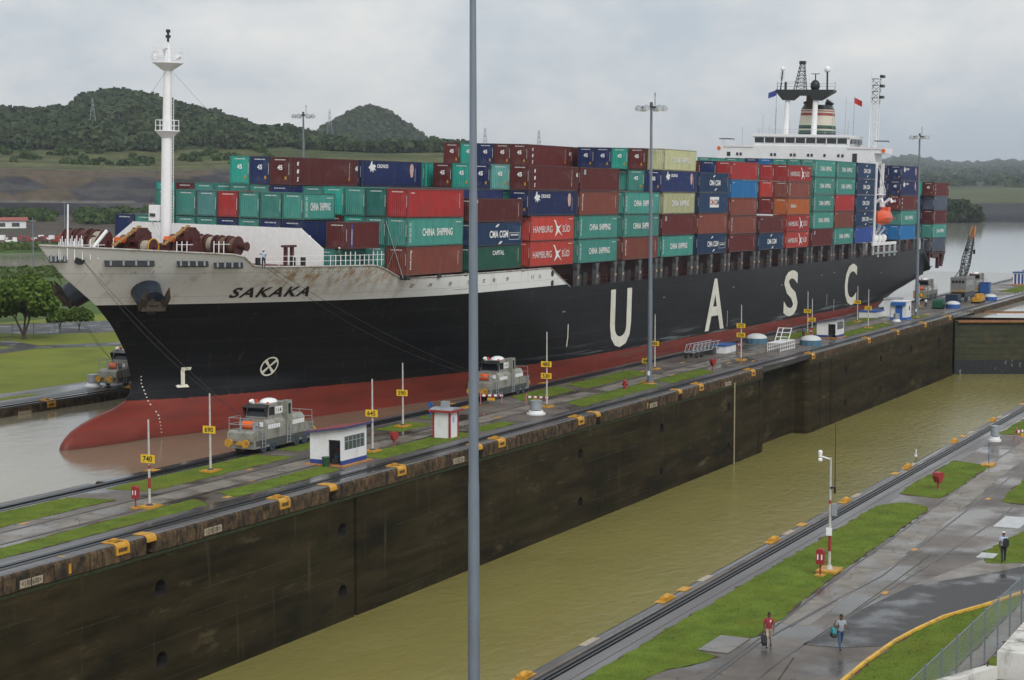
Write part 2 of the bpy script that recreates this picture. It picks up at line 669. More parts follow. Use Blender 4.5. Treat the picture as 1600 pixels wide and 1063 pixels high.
n1 = t.nodes.new('ShaderNodeTexNoise')
n1.inputs['Scale'].default_value = .12
n1.inputs['Detail'].default_value = 9
n1.inputs['Roughness'].default_value = .7
mr = t.nodes.new('ShaderNodeMapRange')
mr.inputs['From Min'].default_value = .3
mr.inputs['From Max'].default_value = .7
mr.inputs['To Min'].default_value = .6
mr.inputs['To Max'].default_value = 1.45
hs = t.nodes.new('ShaderNodeHueSaturation')
t.links.new(co.outputs['Object'], n1.inputs['Vector'])
t.links.new(n1.outputs['Fac'], mr.inputs['Value'])
t.links.new(mr.outputs[0], hs.inputs['Value'])
t.links.new(at.outputs['Color'], hs.inputs['Color'])
t.links.new(hs.outputs[0], b.inputs['Base Color'])
b.inputs['Roughness'].default_value = .85
b.inputs['Specular IOR Level'].default_value = .2
me.materials.append(mt)
me.update()
tag(link('terrain', me), kind='structure')

# a steep wooded cone hill farther off
cp = np.linspace(470, 740, 60)
ce = np.interp(cp, [470, 505, 540, 560, 576, 590, 605, 640, 668, 695, 740], [60, 97, 117, 127, 131, 129, 124, 99, 78, 66, 40])
ca_ = az_of(cp)
cr = np.linspace(2250, 3100, 30)
A2, R2 = np.meshgrid(ca_, cr, indexing='ij')
prof = np.exp(-((R2 - 2700) / 260) ** 2)
Z2 = 15 + prof * (11.3 + (ce / F * 2700)[:, None] - 15) + 5 * hnoise(R2 * np.cos(A2) * 1.5, R2 * np.sin(A2) * 1.5) * prof
rows = [[(R2[i, j] * math.cos(A2[i, j]), R2[i, j] * math.sin(A2[i, j]), Z2[i, j]) for j in range(len(cr))] for i in range(len(cp))]
M_FLOOR = mat('forest_floor', (.030, .048, .016), .9, var=.4, scale=.03, detail=8)
tag(MB().grid(rows).build('cone_hill', M_FLOOR), kind='structure')

# ------------------------------------------------------------------ foliage
CARD = np.array([[-.5, 0, -.5], [.5, 0, -.5], [.55, .12, .45], [-.45, .12, .5]])


def leaf_cloud(n, size, rad, centre=(0, 0, 0), shell=.55, flat=1.0, lumps=7, lump_r=.5):
    """n leaf cards spread through the volume of a lumpy crown; returns verts (n*4,3)"""
    d0 = rng.normal(size=(lumps, 3))
    d0 /= np.linalg.norm(d0, axis=1)[:, None]
    d0[:, 2] = np.abs(d0[:, 2]) * .9 - .15
    lc = d0 * rng.uniform(.35, .68, (lumps, 1))
    k = rng.integers(0, lumps, n)
    d = rng.normal(size=(n, 3))
    d /= np.linalg.norm(d, axis=1)[:, None]
    rr_ = lump_r * rng.uniform(shell, 1.0, n) ** .5
    p = (lc[k] + d * rr_[:, None])
    p[:, 2] *= flat
    p = p * rad + np.array(centre)
    a = rng.uniform(0, 2 * PI, n)
    e = rng.uniform(-.9, .9, n)
    s = size * rng.uniform(.6, 1.35, n)
    ca1, sa1, ce1, se1 = np.cos(a), np.sin(a), np.cos(e), np.sin(e)
    c = CARD[None] * s[:, None, None]
    y1 = c[..., 1] * ce1[:, None] - c[..., 2] * se1[:, None]
    z1 = c[..., 1] * se1[:, None] + c[..., 2] * ce1[:, None]
    x1 = c[..., 0]
    out_ = np.stack([x1 * ca1[:, None] - y1 * sa1[:, None], x1 * sa1[:, None] + y1 * ca1[:, None], z1], -1) + p[:, None, :]
    return out_.reshape(-1, 3)


def quads_mesh(name, v, m):
    n = len(v) // 4
    me_ = bpy.data.meshes.new(name)
    me_.vertices.add(len(v))
    me_.vertices.foreach_set('co', np.ascontiguousarray(v, dtype=np.float32).reshape(-1))
    me_.loops.add(len(v))
    me_.loops.foreach_set('vertex_index', np.arange(len(v), dtype=np.int32))
    me_.polygons.add(n)
    me_.polygons.foreach_set('loop_start', np.arange(0, len(v), 4, dtype=np.int32))
    me_.polygons.foreach_set('loop_total', np.full(n, 4, dtype=np.int32))
    me_.materials.append(m)
    me_.update(calc_edges=True)
    me_.validate()
    return me_


M_FOREST = leaf_mat('forest_leaves', (.016, .034, .013), (.070, .098, .030), .03)
M_SHRUB = leaf_mat('shrub_leaves', (.020, .042, .009), (.075, .125, .022), .3)
templates = [leaf_cloud(120, .34, 1.0, flat=.8, lumps=8) for _ in range(6)]


def wood(name, pts, sizes, m, label):
    out_ = []
    for (x, y, z), s in zip(pts, sizes):
        t_ = templates[rng.integers(0, len(templates))]
        a = rng.uniform(0, 2 * PI)
        c_, s_ = math.cos(a), math.sin(a)
        v = np.stack([t_[:, 0] * c_ - t_[:, 1] * s_, t_[:, 0] * s_ + t_[:, 1] * c_, t_[:, 2] * rng.uniform(.8, 1.25)], 1) * s
        out_.append(v + np.array([x, y, z]))
    o = link(name, quads_mesh(name, np.concatenate(out_), m))
    return tag(o, label, 'trees', kind='stuff')


n = 5200
pp = rng.uniform(-160, 735, n)
rr = 1268 + 467 * rng.uniform(0, 1, n) ** .9
aa = az_of(pp)
zz = height(aa, rr)
keep = ~((rr > 1500) & (rr < 1730) & (pp > 388) & (pp < 440))
keep &= ~((rr < 1310) & (rng.uniform(0, 1, n) < .6))
pts = np.stack([rr * np.cos(aa), rr * np.sin(aa), zz + 3.0], 1)[keep]
sz = rng.uniform(3.6, 8.8, n)[keep]
sz[rng.uniform(0, 1, len(sz)) < .05] *= 1.45
wood('hill_forest', pts, sz, M_FOREST, 'dense dark green forest covering the long hill behind the ship')
n = 800
pp = rng.uniform(495, 705, n)
rr = rng.uniform(2480, 2720, n)
aa = az_of(pp)
zz = 15 + np.exp(-((rr - 2700) / 260) ** 2) * (11.3 + np.interp(pp, cp, ce) / F * 2700 - 15)
wood('hill_forest', np.stack([rr * np.cos(aa), rr * np.sin(aa), zz + 1], 1), rng.uniform(6, 11, n), M_FOREST, 'hazy forest on the steep cone shaped hill')
n = 2600
pp = rng.uniform(700, 1640, n)
rr = 2500 + 6600 * rng.uniform(0, 1, n) ** .7
aa = az_of(pp)
m_ = pp < 1150
rr[m_] = rng.uniform(1600, 1730, m_.sum())
zz = height(aa, rr)
wood('hill_forest', np.stack([rr * np.cos(aa), rr * np.sin(aa), zz + 2], 1), rng.uniform(11, 20, n) * np.where(m_, .5, 1), M_FOREST, 'distant blue green woods along the low ridge behind the bridge')
# scrub at the foot of the benches and reeds along the channel
n = 300
pp = np.concatenate([rng.uniform(125, 240, 130), rng.uniform(-60, 80, 110), rng.uniform(-60, 420, 60)])
rr = np.concatenate([rng.uniform(925, 1000, 130), rng.uniform(945, 985, 110), rng.uniform(1180, 1262, 60)])
aa = az_of(pp)
zz = height(aa, rr)
wood('scrub', np.stack([rr * np.cos(aa), rr * np.sin(aa), zz + 1], 1), rng.uniform(2.2, 5.5, n), M_SHRUB, 'low green scrub below the bare rock benches')
n = 700
pp = rng.uniform(-80, 330, n)
rr = np.concatenate([rng.uniform(470, 540, n // 2), rng.uniform(694, 716, n - n // 2)])
aa = az_of(pp)
M_REED = leaf_mat('reed_leaves', (.040, .075, .012), (.12, .17, .035), .4)
wood('reeds', np.stack([rr * np.cos(aa), rr * np.sin(aa), np.where(rr < 600, .1, .6)], 1), np.where(rr < 600, rng.uniform(.6, 1.1, n), rng.uniform(1.4, 2.6, n)), M_REED, 'bright green reeds on both banks of the channel')
n = 260
pp = rng.uniform(1440, 1533, n)
rr = rng.uniform(1290, 1345, n)
aa = az_of(pp)
hh = np.interp(pp, [1440, 1500, 1520, 1535], [1, 1, .75, .3])
lv = rng.uniform(0, 1, n)
wood('shore_trees', np.stack([rr * np.cos(aa), rr * np.sin(aa), 1 + lv * 11 * hh], 1), rng.uniform(3.5, 5.5, n) * (.5 + .5 * hh), M_FOREST, 'dark clump of shore trees beyond the stern')


def branch(mb, p, d_, ln, r, depth, tips):
    q_ = p + d_ * ln
    mb.cyl(p, q_, r, r * .62, 7, False)
    if depth == 0:
        tips.append(q_)
        return
    for i in range(3 if depth > 1 else 2):
        a = rng.uniform(0, 2 * PI)
        nd = (d_ + Vector((math.cos(a), math.sin(a), .25)) * rng.uniform(.55, .95)).normalized()
        branch(mb, q_, nd, ln * rng.uniform(.62, .85), r * .6, depth - 1, tips)


M_BARK = mat('bark', (.075, .058, .042), .9, var=.35, scale=4, stretch=(1, 1, .2), bump=.4)
M_TREE = leaf_mat('broad_leaves', (.022, .055, .006), (.15, .225, .026), .5)


def tree(name, label, loc, h, cr_, nl, ls, trunk_r=.28, flat=.72):
    t_ = thing(name, label, 'tree', loc)
    mb = MB()
    tips = []
    mb.cyl((0, 0, -.1), (0, 0, .5), trunk_r * 1.5, trunk_r * 1.05, 9, False)
    for k in range(3):
        a = 2.1 * k + .5
        branch(mb, Vector((0, 0, .45)), Vector((math.cos(a) * .45, math.sin(a) * .45, 1)).normalized(), h * .3, trunk_r * .75, 3, tips)
    mb.build('trunk', M_BARK, t_)
    vs_ = [leaf_cloud(nl, ls, cr_, (0, 0, h * .55), flat=flat, lumps=26, lump_r=.34, shell=.1)]
    for tp in tips:
        vs_.append(leaf_cloud(nl // 40, ls, cr_ * .24, tuple(tp), lumps=4, flat=.8, shell=.1))
    link('crown', quads_mesh('crown', np.concatenate(vs_), M_TREE), t_)
    return t_


tree('broad_tree', 'large spreading green tree on the grass left of the bow', (214.5, 184.5, 0), 9.6, 7.6, 15000, .42)
tree('broad_tree', 'dark broad tree at the left edge of the picture behind the spreading tree', (212, 196, 0), 9.0, 5.5, 5000, .42)
tree('small_tree', 'small dark shrub like tree behind the fence, nearer the bow', (232.5, 188.8, 0), 3.6, 2.7, 2600, .3, .1)
tree('small_tree', 'small bushy tree behind the fence, next to the large tree', (231.5, 191.8, 0), 3.2, 2.3, 2200, .3, .1)

# ------------------------------------------------------------------ lock walls
M_WALL = mat('stained_wall', (.034, .026, .0125), .8, spec=.08, var=.55, scale=.55, stretch=(.18, .18, 1.6), detail=10, dirt=(.115, .095, .052), dscale=.42, dlo=.60, dhi=.78,
             dstretch=(.5, .5, 1.6), bump=.3, bscale=3, bdist=.03)
M_COPE = mat('rusty_coping', (.105, .068, .038), .8, spec=.2, var=.6, scale=2.2, stretch=(1.8, 1, .7), detail=10, dirt=(.026, .022, .018), dscale=1.3, dlo=.42, dhi=.60,
             dstretch=(1.1, 1, .9), bump=.7, bscale=3.5, bdist=.06, rand=True)
M_MOSS = mat('moss_line', (.020, .028, .007), .9, var=.5, scale=2)
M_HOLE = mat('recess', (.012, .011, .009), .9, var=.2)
M_PLATE = mat('number_plate', (.42, .36, .27), .6, var=.3, scale=3, dirt=(.12, .08, .05), dscale=3)


layer(M_WALL, (.010, .0095, .006), .22, (.4, .4, 1), .50, .66, .85)
layer(M_WALL, (.10, .085, .045), 1.1, (1.6, 1, .10), .61, .76, .7)
layer(M_WALL, (.016, .020, .006), .3, (.5, .5, .6), .5, .64, .35)
layer(M_WALL, (.13, .11, .065), .35, (.35, .35, 2.2), .62, .74, .8)
layer(M_COPE, (.24, .20, .14), 1.6, (2.5, 1, .5), .64, .72, .7)


def cope_profile(y, s=1):
    """rounded lip: list of (y,z) from the top inwards to the foot of the coping; s=+1 faces -Y"""
    p = [(y + s * 1.1, 0.0), (y + s * .3, 0.0)]
    for k in range(1, 6):
        a = PI / 2 * k / 5
        p.append((y + s * (.3 - .3 * math.sin(a)), -.3 + .3 * math.cos(a)))
    p += [(y, -1.16), (y + s * .25, -1.26), (y + s * 1.1, -1.26)]
    return p


def cope_block(wall, y, s, x0, x1, name='coping_block'):
    pr = cope_profile(y, s)
    mb = MB()
    n_ = len(pr)
    dz = rng.uniform(-.012, .012)
    rows_ = [[(x, p[0] + rng.uniform(-.02, .02) * (p[1] < -.05), p[1] + dz * (p[1] < -.05)) for p in pr] for x in np.linspace(x0, x1, 4)]
    for k in range(n_ - 1):
        mb.grid([r_[k:k + 2] for r_ in rows_], mi=(1 if k < 3 else 0), smooth=False, flip=(s < 0))
    mb.poly([(x0, p[0], p[1]) for p in pr][::(-1 if s > 0 else 1)])
    mb.poly([(x1, p[0], p[1]) for p in pr][::(1 if s > 0 else -1)])
    return mb.build(name, [M_COPE, M_TRACKC], wall)


# ---- centre wall
cw = thing('lock_wall', 'dark stained concrete centre wall between the low water and the ship', 'lock wall')
HOLES = [74.9, 97.2, 120.0, 142.4, 164.9, 186.7, 208.6, 259.0, 278.4, 297.3, 316.6]
SLOTS = [(121.9, .45), (219.9, .4), (246.3, .35), (251.6, .35)]
mb = MB()
YF = YC0 + .08
ZB, ZT = -12.5, -1.20
holes_mb = []
cells = [(x - .8, x + .8, 'h') for x in HOLES] + [(x - w_ / 2, x + w_ / 2, 's') for x, w_ in SLOTS]
cells.append((221.3, 240.9, 'g'))
cells.append((327.2, 345.0, 'g'))
cells.sort()


def wallquad(x0, x1, z0, z1, y=YF):
    mb.add([(x0, y, z0), (x1, y, z0), (x1, y, z1), (x0, y, z1)], [(0, 1, 2, 3)])


x = 20.0
for a, b_, kd in cells:
    # lift joints: pour courses stand a hair proud of one another
    wallquad(x, a, ZB, ZT)
    if kd == 'h':
        for z0, z1, hole in ((ZB, -9.6, 0), (-9.6, -7.4, 1), (-7.4, -4.85, 0), (-4.85, -2.65, 1), (-2.65, ZT, 0)):
            if not hole:
                wallquad(a, b_, z0, z1)
                continue
            cx_, cz_ = (a + b_) / 2, (z0 + z1) / 2
            N_ = 16
            outl, inn = [], []
            for k in range(N_):
                t_ = 2 * PI * k / N_ + PI / N_
                dx, dz = math.cos(t_), math.sin(t_)
                m__ = max(abs(dx) / .8, abs(dz) / 1.1)
                outl.append((cx_ + dx / m__, YF, cz_ + dz / m__))
                inn.append((cx_ + .60 * math.copysign(abs(dx) ** .8, dx), YF, cz_ + (.62 * dz if dz > 0 else -.46 * abs(dz) ** .35)))
            o_ = len(mb.v)
            mb.add(outl + inn, [(k, (k + 1) % N_, N_ + (k + 1) % N_, N_ + k) for k in range(N_)])
            # square the ring's corners
            for sx in (-1, 1):
                for sz_ in (-1, 1):
                    c_ = (cx_ + sx * .8, YF, cz_ + sz_ * 1.1)
                    near = sorted(range(N_), key=lambda k: (outl[k][0] - c_[0]) ** 2 + (outl[k][2] - c_[2]) ** 2)[:2]
                    mb.add([c_, outl[near[0]], outl[near[1]]], [(0, 1, 2)])
            hb_ = MB()
            bk = [(p[0], YF + .9, p[2]) for p in inn]
            hb_.add(inn + bk, [(k, N_ + k, N_ + (k + 1) % N_, (k + 1) % N_) for k in range(N_)] + [tuple(range(N_, 2 * N_))])
            holes_mb.append(hb_)
    elif kd == 's':
        mb.add([(a, YF, ZB), (a, YF + .6, ZB), (a, YF + .6, ZT), (a, YF, ZT)], [(0, 1, 2, 3)])
        mb.add([(b_, YF, ZB), (b_, YF + .6, ZB), (b_, YF + .6, ZT), (b_, YF, ZT)], [(3, 2, 1, 0)])
        wallquad(a, b_, ZB, ZT, YF + .6)
    else:
        yb = YF + 2.3
        # hollow quoin: the recess ends in a quarter round
        arc = [(a, YF), (a, yb - .6), (a + .6, yb)]
        arc += [(b_ - 1.5 * math.cos(t_) - .0, yb - 1.5 + 1.5 * math.sin(t_)) for t_ in (PI / 2,)] if False else []
        arc += [(b_ - .9, yb), (b_ - .5, yb - .15), (b_ - .35, yb - .5), (b_ - .35, YF + .5), (b_ - .22, YF + .18), (b_, YF)]
        for (xa, ya), (xb, yb_) in zip(arc, arc[1:]):
            mb.add([(xa, ya, ZB), (xb, yb_, ZB), (xb, yb_, -.7), (xa, ya, -.7)], [(0, 1, 2, 3)])
    x = b_
wallquad(x, 520, ZB, ZT)
mb.add([(520, YF, ZB), (520, YC1, ZB), (520, YC1, 0), (520, YF, 0)], [(0, 1, 2, 3)])
mb.build('wall_face', M_WALL, cw)
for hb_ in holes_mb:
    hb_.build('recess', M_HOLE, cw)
# horizontal pour joints and panel joints, cut as thin dark ledges
for zj in (-3.05, -4.6, -6.15, -7.2, -8.7, -9.8):
    xa = 20.0
    while xa < 326:
        xb = min(xa + rng.uniform(3, 14), 326)
        clash = any(xa - .9 < h_ < xb + .9 for h_ in HOLES) and abs(zj + 3.75) < 1.2 or any(xa - .9 < h_ < xb + .9 for h_ in HOLES) and abs(zj + 8.5) < 1.2
        clash = clash or any(xa - .3 < s_[0] < xb + .3 for s_ in SLOTS) or (xb > 221 and xa < 241.2)
        if not clash and rng.uniform() < .6:
            MB().box(xa, xb, YF - .010, YF + .05, zj - .02, zj + .008).build('pour_joint', mat('joint', (.034, .029, .017), .8, var=.6, scale=1.0), cw)
        xa = xb + rng.uniform(0, 4)
mj = MB()
mj.box(20, 221, YF - .05, YF + .05, -1.44, -1.24)
mj.box(241, 327, YF - .05, YF + .05, -1.44, -1.24)
mj.build('moss_ledge', M_MOSS, cw)
# deck slab of the wall with the two rack channels left open
dk = MB()
for y0, y1 in ((YC0 + 1.08, 73.6), (74.75, 87.3), (88.95, YC1 - 1.08)):
    dk.box(20, 520, y0, y1, -.9, 0)
dk.box(221.3, 240.9, YC0 + .12, YC0 + 1.09, -.6, -.004)
dk.box(327.2, 345.0, YC0 + .12, YC0 + 1.09, -.6, -.004)
dk.build('deck_slab', M_TRACKC, cw)
pv = MB()
pv.box(20, 520, 75.85, 87.0, -.05, .006)
pv.build('wet_pavement', M_CONC, cw)
pw = MB()
xx = 24.0
while xx < 330:
    pw_ = MB().box(xx, xx + 5.94, 79.3, 81.5, -.05, .018)
    pw_.build('path_slab', M_CONC2, cw)
    xx += 6.0
fb = MB()
fb.box(20, 520, YC1 - 1.08, YC1 - .005, -12, -1.58)
fb.box(20, 520, 73.62, 74.74, -1, -.16)
fb.box(20, 520, 87.32, 88.94, -1, -.16)
fb.build('channel_bed', M_DARK, cw)
for y0, y1 in ((73.66, 74.05), (74.3, 74.7), (87.36, 87.8), (88.35, 88.9)):
    MB().box(20, 520, y0, y1, -.16, .02).build('rack_rail', M_RACK, cw)
for y0 in (79.0, 81.75):
    MB().box(20, 330, y0, y0 + .09, -.05, .03).build('return_rail', M_RAIL, cw)

FLAPS = [96.2, 118.6, 143.0, 169.1, 192.1]
BRACK = [76.0, 93.2, 111.9, 129.1, 147.3, 164.8, 198.8, 217.3, 242.6, 271.2, 288.3, 306.5, 324.7]


def coping_run(wall, y, s, x0, x1, flaps, step=3.6):
    stops = sorted([x0, x1] + [f - .55 for f in flaps if x0 < f < x1] + [f + .55 for f in flaps if x0 < f < x1])
    for a_, b2 in zip(stops[::2], stops[1::2]):
        nn = max(1, round((b2 - a_) / step))
        e = np.linspace(a_, b2, nn + 1)
        for p_, q_ in zip(e, e[1:]):
            cope_block(wall, y, s, p_ + .012, q_ - .012)


coping_run(cw, YC0, 1, 20, 72, FLAPS)
coping_run(cw, YC0, 1, 72, 221.2, FLAPS, 1.15)
coping_run(cw, YC0, 1, 241.0, 327.1, [], 1.6)
coping_run(cw, YC0, 1, 345.1, 520, [])
coping_run(cw, YC1, -1, 20, 520, FLAPS + [111.8], 6.0)
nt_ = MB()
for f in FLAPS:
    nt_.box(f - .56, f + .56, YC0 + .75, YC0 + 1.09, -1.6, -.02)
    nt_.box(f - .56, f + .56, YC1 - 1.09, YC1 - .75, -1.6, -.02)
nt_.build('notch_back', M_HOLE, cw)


def lip_pts(y, s, off, z_end):
    """the lip's outline pushed outwards, from the deck to a depth"""
    p = [(y + s * 1.15, off), (y + s * .3, off)]
    for k in range(1, 6):
        a = PI / 2 * k / 5
        p.append((y + s * (.3 - (.3 + off) * math.sin(a)), -.3 + (.3 + off) * math.cos(a)))
    p.append((y - s * off, z_end))
    return p


def lip_shell(m_, y, s, x0, x1, o0, o1, z_end, y_in=1.15):
    a, b2 = lip_pts(y, s, o0, z_end), lip_pts(y, s, o1, z_end)
    a[0], b2[0] = (y + s * y_in, o0), (y + s * y_in, o1)
    m_.prism(b2 + a[::-1], 0, x0, x1)


def flap(y, s, x, wall):
    m_ = MB()
    lip_shell(m_, y, s, x - .5, x + .5, .01, .05, -.42)
    return m_.build('yellow_flap', M_YEL, wall)


def bracket(y, s, x, wall):
    """snatch block seat: a painted steel frame round an open pocket in the lip"""
    m_ = MB()
    for x0, x1 in ((x - .68, x - .46), (x + .46, x + .68)):
        lip_shell(m_, y, s, x0, x1, .01, .07, -.72)
    lip_shell(m_, y, s, x - .46, x + .46, .006, .02, -.3, .75)
    m_.box(x - .46, x + .46, min(y + s * .85, y + s * 1.15), max(y + s * .85, y + s * 1.15), .01, .09)
    m_.box(x - .46, x + .46, min(y - s * .07, y), max(y - s * .07, y), -.72, -.56)
    m_.box(x - .3, x + .2, min(y + s * .5, y + s * .8), max(y + s * .5, y + s * .8), .02, .22)
    b_ = m_.build('yellow_bracket', M_YEL, wall)
    MB().box(x - .5, x + .5, min(y - s * .03, y + s * .02), max(y - s * .03, y + s * .02), -.54, -.3).box(x - .44, x + .44, min(y + s * .3, y + s * .7), max(y + s * .3, y + s * .7), .012, .035).build('bracket_pocket', mat('pocket_brown', (.10, .055, .016), .7, var=.3), b_)
    return b_


for f in FLAPS:
    flap(YC0, 1, f, cw)
    flap(YC1, -1, f, cw)
for x in BRACK:
    bracket(YC0, 1, x, cw)
for xq, txt in ((84.6, '<180 600>'), (103.0, '<200 580>'), (139.0, '<250 520>'), (184.0, '<310 460>'), (208.0, '<350 420>')):
    pl = MB().box(xq - 1.0, xq - .06, YC0 - .03, YC0 + .02, -1.05, -.58).box(xq + .06, xq + 1.0, YC0 - .03, YC0 + .02, -1.05, -.58).build('number_plate', M_PLATE, cw)
    text(txt, 1.75, .34, M_LETB, (xq, YC0 - .036, -.815), pl, .01)
for xq in (88.0, 182.2):
    MB().prism([(YC0 + .9, .004), (YC0 + .9, .01), (YC0 + .42, .012), (YC0 - .012, -.42), (YC0 - .012, -1.0), (YC0 + .02, -1.0)], 0, xq, xq + .22).build('yellow_stripe', M_YEL, cw)
MB().cyl((210.2, YC0 - .06, -12), (210.2, YC0 - .06, -.9), .09, n=8).build('gauge_pipe', mat('pipe_tan', (.33, .29, .19), .6, var=.2), cw)

# pavement patches painted or worn on the wall top
yp = MB()
for X_, Y_, L_, W_ in ((104.5, 85.0, .9, .5), (95.4, 82.6, .8, .3), (93.2, 78.0, .8, .3), (114.6, 77.0, .9, .35), (117.2, 79.0, .7, .3), (122, 82.5, .7, .3), (110.2, 76.4, 1.3, .5),
                       (139.5, 77.6, .9, .35), (151.5, 76.9, .9, .35), (160.2, 79.6, 1.5, .4), (166, 85.9, 2.6, 1.0), (176, 76.4, 3.0, .8), (176.5, 83.4, 2.2, .5),
                       (214, 85, 1.8, .4), (209, 84, 1.5, .4), (222, 83.8, 1.5, .3), (206, 79.0, 1.5, .3), (224, 78.3, 1.6, .3), (228, 76.3, 1.2, .3), (240, 79.0, 2, .3), (281, 83, 2.5, .5), (302, 78.4, 2.5, .5), (326, 77, 3, .6)):
    yp = MB().box(X_, X_ + L_, Y_, Y_ + W_, -.01, .022)
    yp.build('yellow_pad', M_YEL, cw)

# ---- mitre gates at the head of the low chamber
M_GATE = mat('gate_green', (.030, .034, .012), .7, var=.4, scale=.8, stretch=(.3, .3, 1.3), dirt=(.07, .055, .02), dscale=.6)
M_GATEO = mat('gate_orange', (.30, .12, .025), .6, var=.3, scale=.8)
M_SCUM = mat('gate_lower', (.012, .014, .020), .6, var=.5, scale=3, stretch=(1, 1, .3), dirt=(.25, .25, .2), dscale=1.4, dlo=.62, dhi=.7, dstretch=(1, 1, .4))


def gate(name, label, x0, top):
    g_ = thing(name, label, 'lock gate', (x0, 0, 0))
    for s in (1, -1):
        yh = YC0 + .6 if s > 0 else YN - .6
        ym = 54.4
        dx = 9.4
        L_ = math.hypot(dx, ym - yh)
        ux, uy = dx / L_, (ym - yh) / L_
        nx, ny = (uy, -ux) if s > 0 else (-uy, ux)
        T_ = Matrix(((ux, nx, 0, 0), (uy, ny, 0, yh), (0, 0, 1, 0), (0, 0, 0, 1)))
        lf = MB()
        lf.T = T_
        sgn = -1 if nx > 0 else 1   # front looks down the lock
        lf.box(0, L_, -.75, .75, -8.2, top - .4, 0)
        lo_ = MB()
        lo_.T = T_
        lo_.box(0, L_, -.78, .78, -14, -8.2, 0)
        leaf = lf.build('gate_leaf', M_GATE, g_)
        lo_.build('lower_plating', M_SCUM, leaf)
        wk = MB()
        wk.T = T_
        wk.box(0.4, L_, -1.3, 1.3, top - .4, top - .25)
        wk.build('walkway', M_DARK, leaf)
        kp = MB()
        kp.T = T_
        for k_ in (-1, 1):
            kp.box(.5, L_ * .98, k_ * 1.32 - .04, k_ * 1.32 + .04, top - .42, top - .14)
        kp.build('orange_kick_plate', M_GATEO, leaf)
        rb = MB()
        rb.T = T_
        for k_ in range(1, 7):
            rb.box(0, L_, -.8, .8, -8.2 + k_ * 1.05, -8.1 + k_ * 1.05)
        rb.build('plate_seam', M_GATE, leaf)
    return g_


gate('mitre_gate', 'nearer closed lock gate with orange lined walkway holding back the water', 330.6, -1.05)
gate('mitre_gate', 'second lock gate farther back with orange edge', 351.5, -.75)
# ---- near wall
nw = thing('lock_wall', 'wet concrete lock wall in the right foreground with yellow mooring seats', 'lock wall')
nb_ = MB()
nb_.box(30, 700, YN - .62, YN - .02, -14, -1.58)
nb_.build('wall_face', M_WALL, nw)
dk = MB()
for y0, y1 in ((-70, 34.6), (35.3, 35.62)):
    dk.box(30, 700, y0, y1, -1.6, 0)
dk.build('deck_slab', M_CONC, nw)
MB().box(30, 700, 33.0, 34.55, -.1, .006).build('track_strip', M_TRACKC, nw)
# the near lip is seen from above, so its blocks are plain
def lip(wall, x0, x1):
    return MB().prism([(35.64, -1.58), (35.64, .0), (YN - .25, .0), (YN - .06, -.06), (YN, -.22), (YN, -1.58)], 0, x0, x1).build('coping_block', M_TRACKC, wall)


xx = 30.0
while xx < 560:
    lip(nw, xx, xx + 3.98)
    xx += 4.0
MB().box(30, 700, 34.62, 35.29, -1, -.2).build('channel_bed', M_DARK, nw)
MB().box(30, 700, 34.66, 34.80, -.2, .05).build('rack_rail', M_RACK, nw)
MB().box(30, 700, 34.86, 35.05, -.2, .09).build('rack_rail', M_RACK, nw)
MB().box(30, 700, 35.31, 35.34, -.2, .012).build('rack_rail', M_RACK, nw)
MB().box(30, 700, 33.84, 33.90, -.05, .014).build('return_rail', mat('rusty_rail', (.11, .06, .045), .6, var=.3), nw)
for x in (75.1, 93.1, 111.8, 128.4, 146.4, 163.2, 179.9, 198.5):
    m_ = MB().box(x - 1.0, x + .9, 35.66, YN + .03, .006, .03).box(x - .5, x + .55, 35.7, 36.1, .03, .2)
    m_.sphere((x, 35.9, .18), .42, .2, .16, 8, 4)
    m_.build('yellow_bracket', M_YEL, nw)
for x in (95.9, 118.0, 142.6, 167.0, 194.8):
    MB().box(x - .5, x + .6, 35.68, YN + .02, .006, .04).build('yellow_flap', M_YEL, nw)
for x in (82.6, 99.2, 115.0, 131.2, 148.0, 170, 183):
    p_ = MB().box(x - .9, x + .9, 35.70, 36.1, .004, .016).build('number_plate', M_PLATE, nw)
# rails set in the pavement, slightly converging towards a turnout
def rail_line(pts, w_, wall, m_=None, h_=.016):
    q_ = MB()
    for (xa, ya), (xb, yb_) in zip(pts, pts[1:]):
        dx, dy = xb - xa, yb_ - ya
        l_ = math.hypot(dx, dy)
        ox, oy = -dy / l_ * w_ / 2, dx / l_ * w_ / 2
        q_.add([(xa - ox, ya - oy, h_), (xb - ox, yb_ - oy, h_), (xb + ox, yb_ + oy, h_), (xa + ox, ya + oy, h_)], [(0, 1, 2, 3)])
    return q_.build('return_rail', m_ or M_RAIL, wall)


rail_line([(30, 27.3), (88.8, 28.62), (102, 29.15), (117, 29.35), (134, 29.78), (155, 30.3), (220, 31.9)], .10, nw)
rail_line([(30, 27.1), (86, 28.3), (95, 27.75), (104.3, 26.95), (126, 27.28), (145, 27.5), (220, 28.4)], .10, nw)
rail_line([(90, 27.95), (97, 27.5)], .12, nw)
rail_line([(30, 25.2), (84, 26.3), (95, 25.9), (108.4, 25.26), (124.6, 24.72), (135, 24.66), (220, 24.4)], .10, nw)
M_SLOT = mat('joint_gap', (.03, .03, .025), .8, var=.3)
rail_line([(60, 24.0), (79, 25.2), (84, 25.9)], .07, nw, M_SLOT, .010)
rail_line([(87, 26.1), (104, 25.9), (112, 25.9)], .06, nw, mat('weedy_joint', (.06, .07, .02), .8, var=.5, scale=3), .010)
for xa in (99.5, 105.5, 112.2):
    rail_line([(xa, 25.0), (xa + 2.0, 20.6)], .04, nw, M_SLOT, .010)
sp = MB()
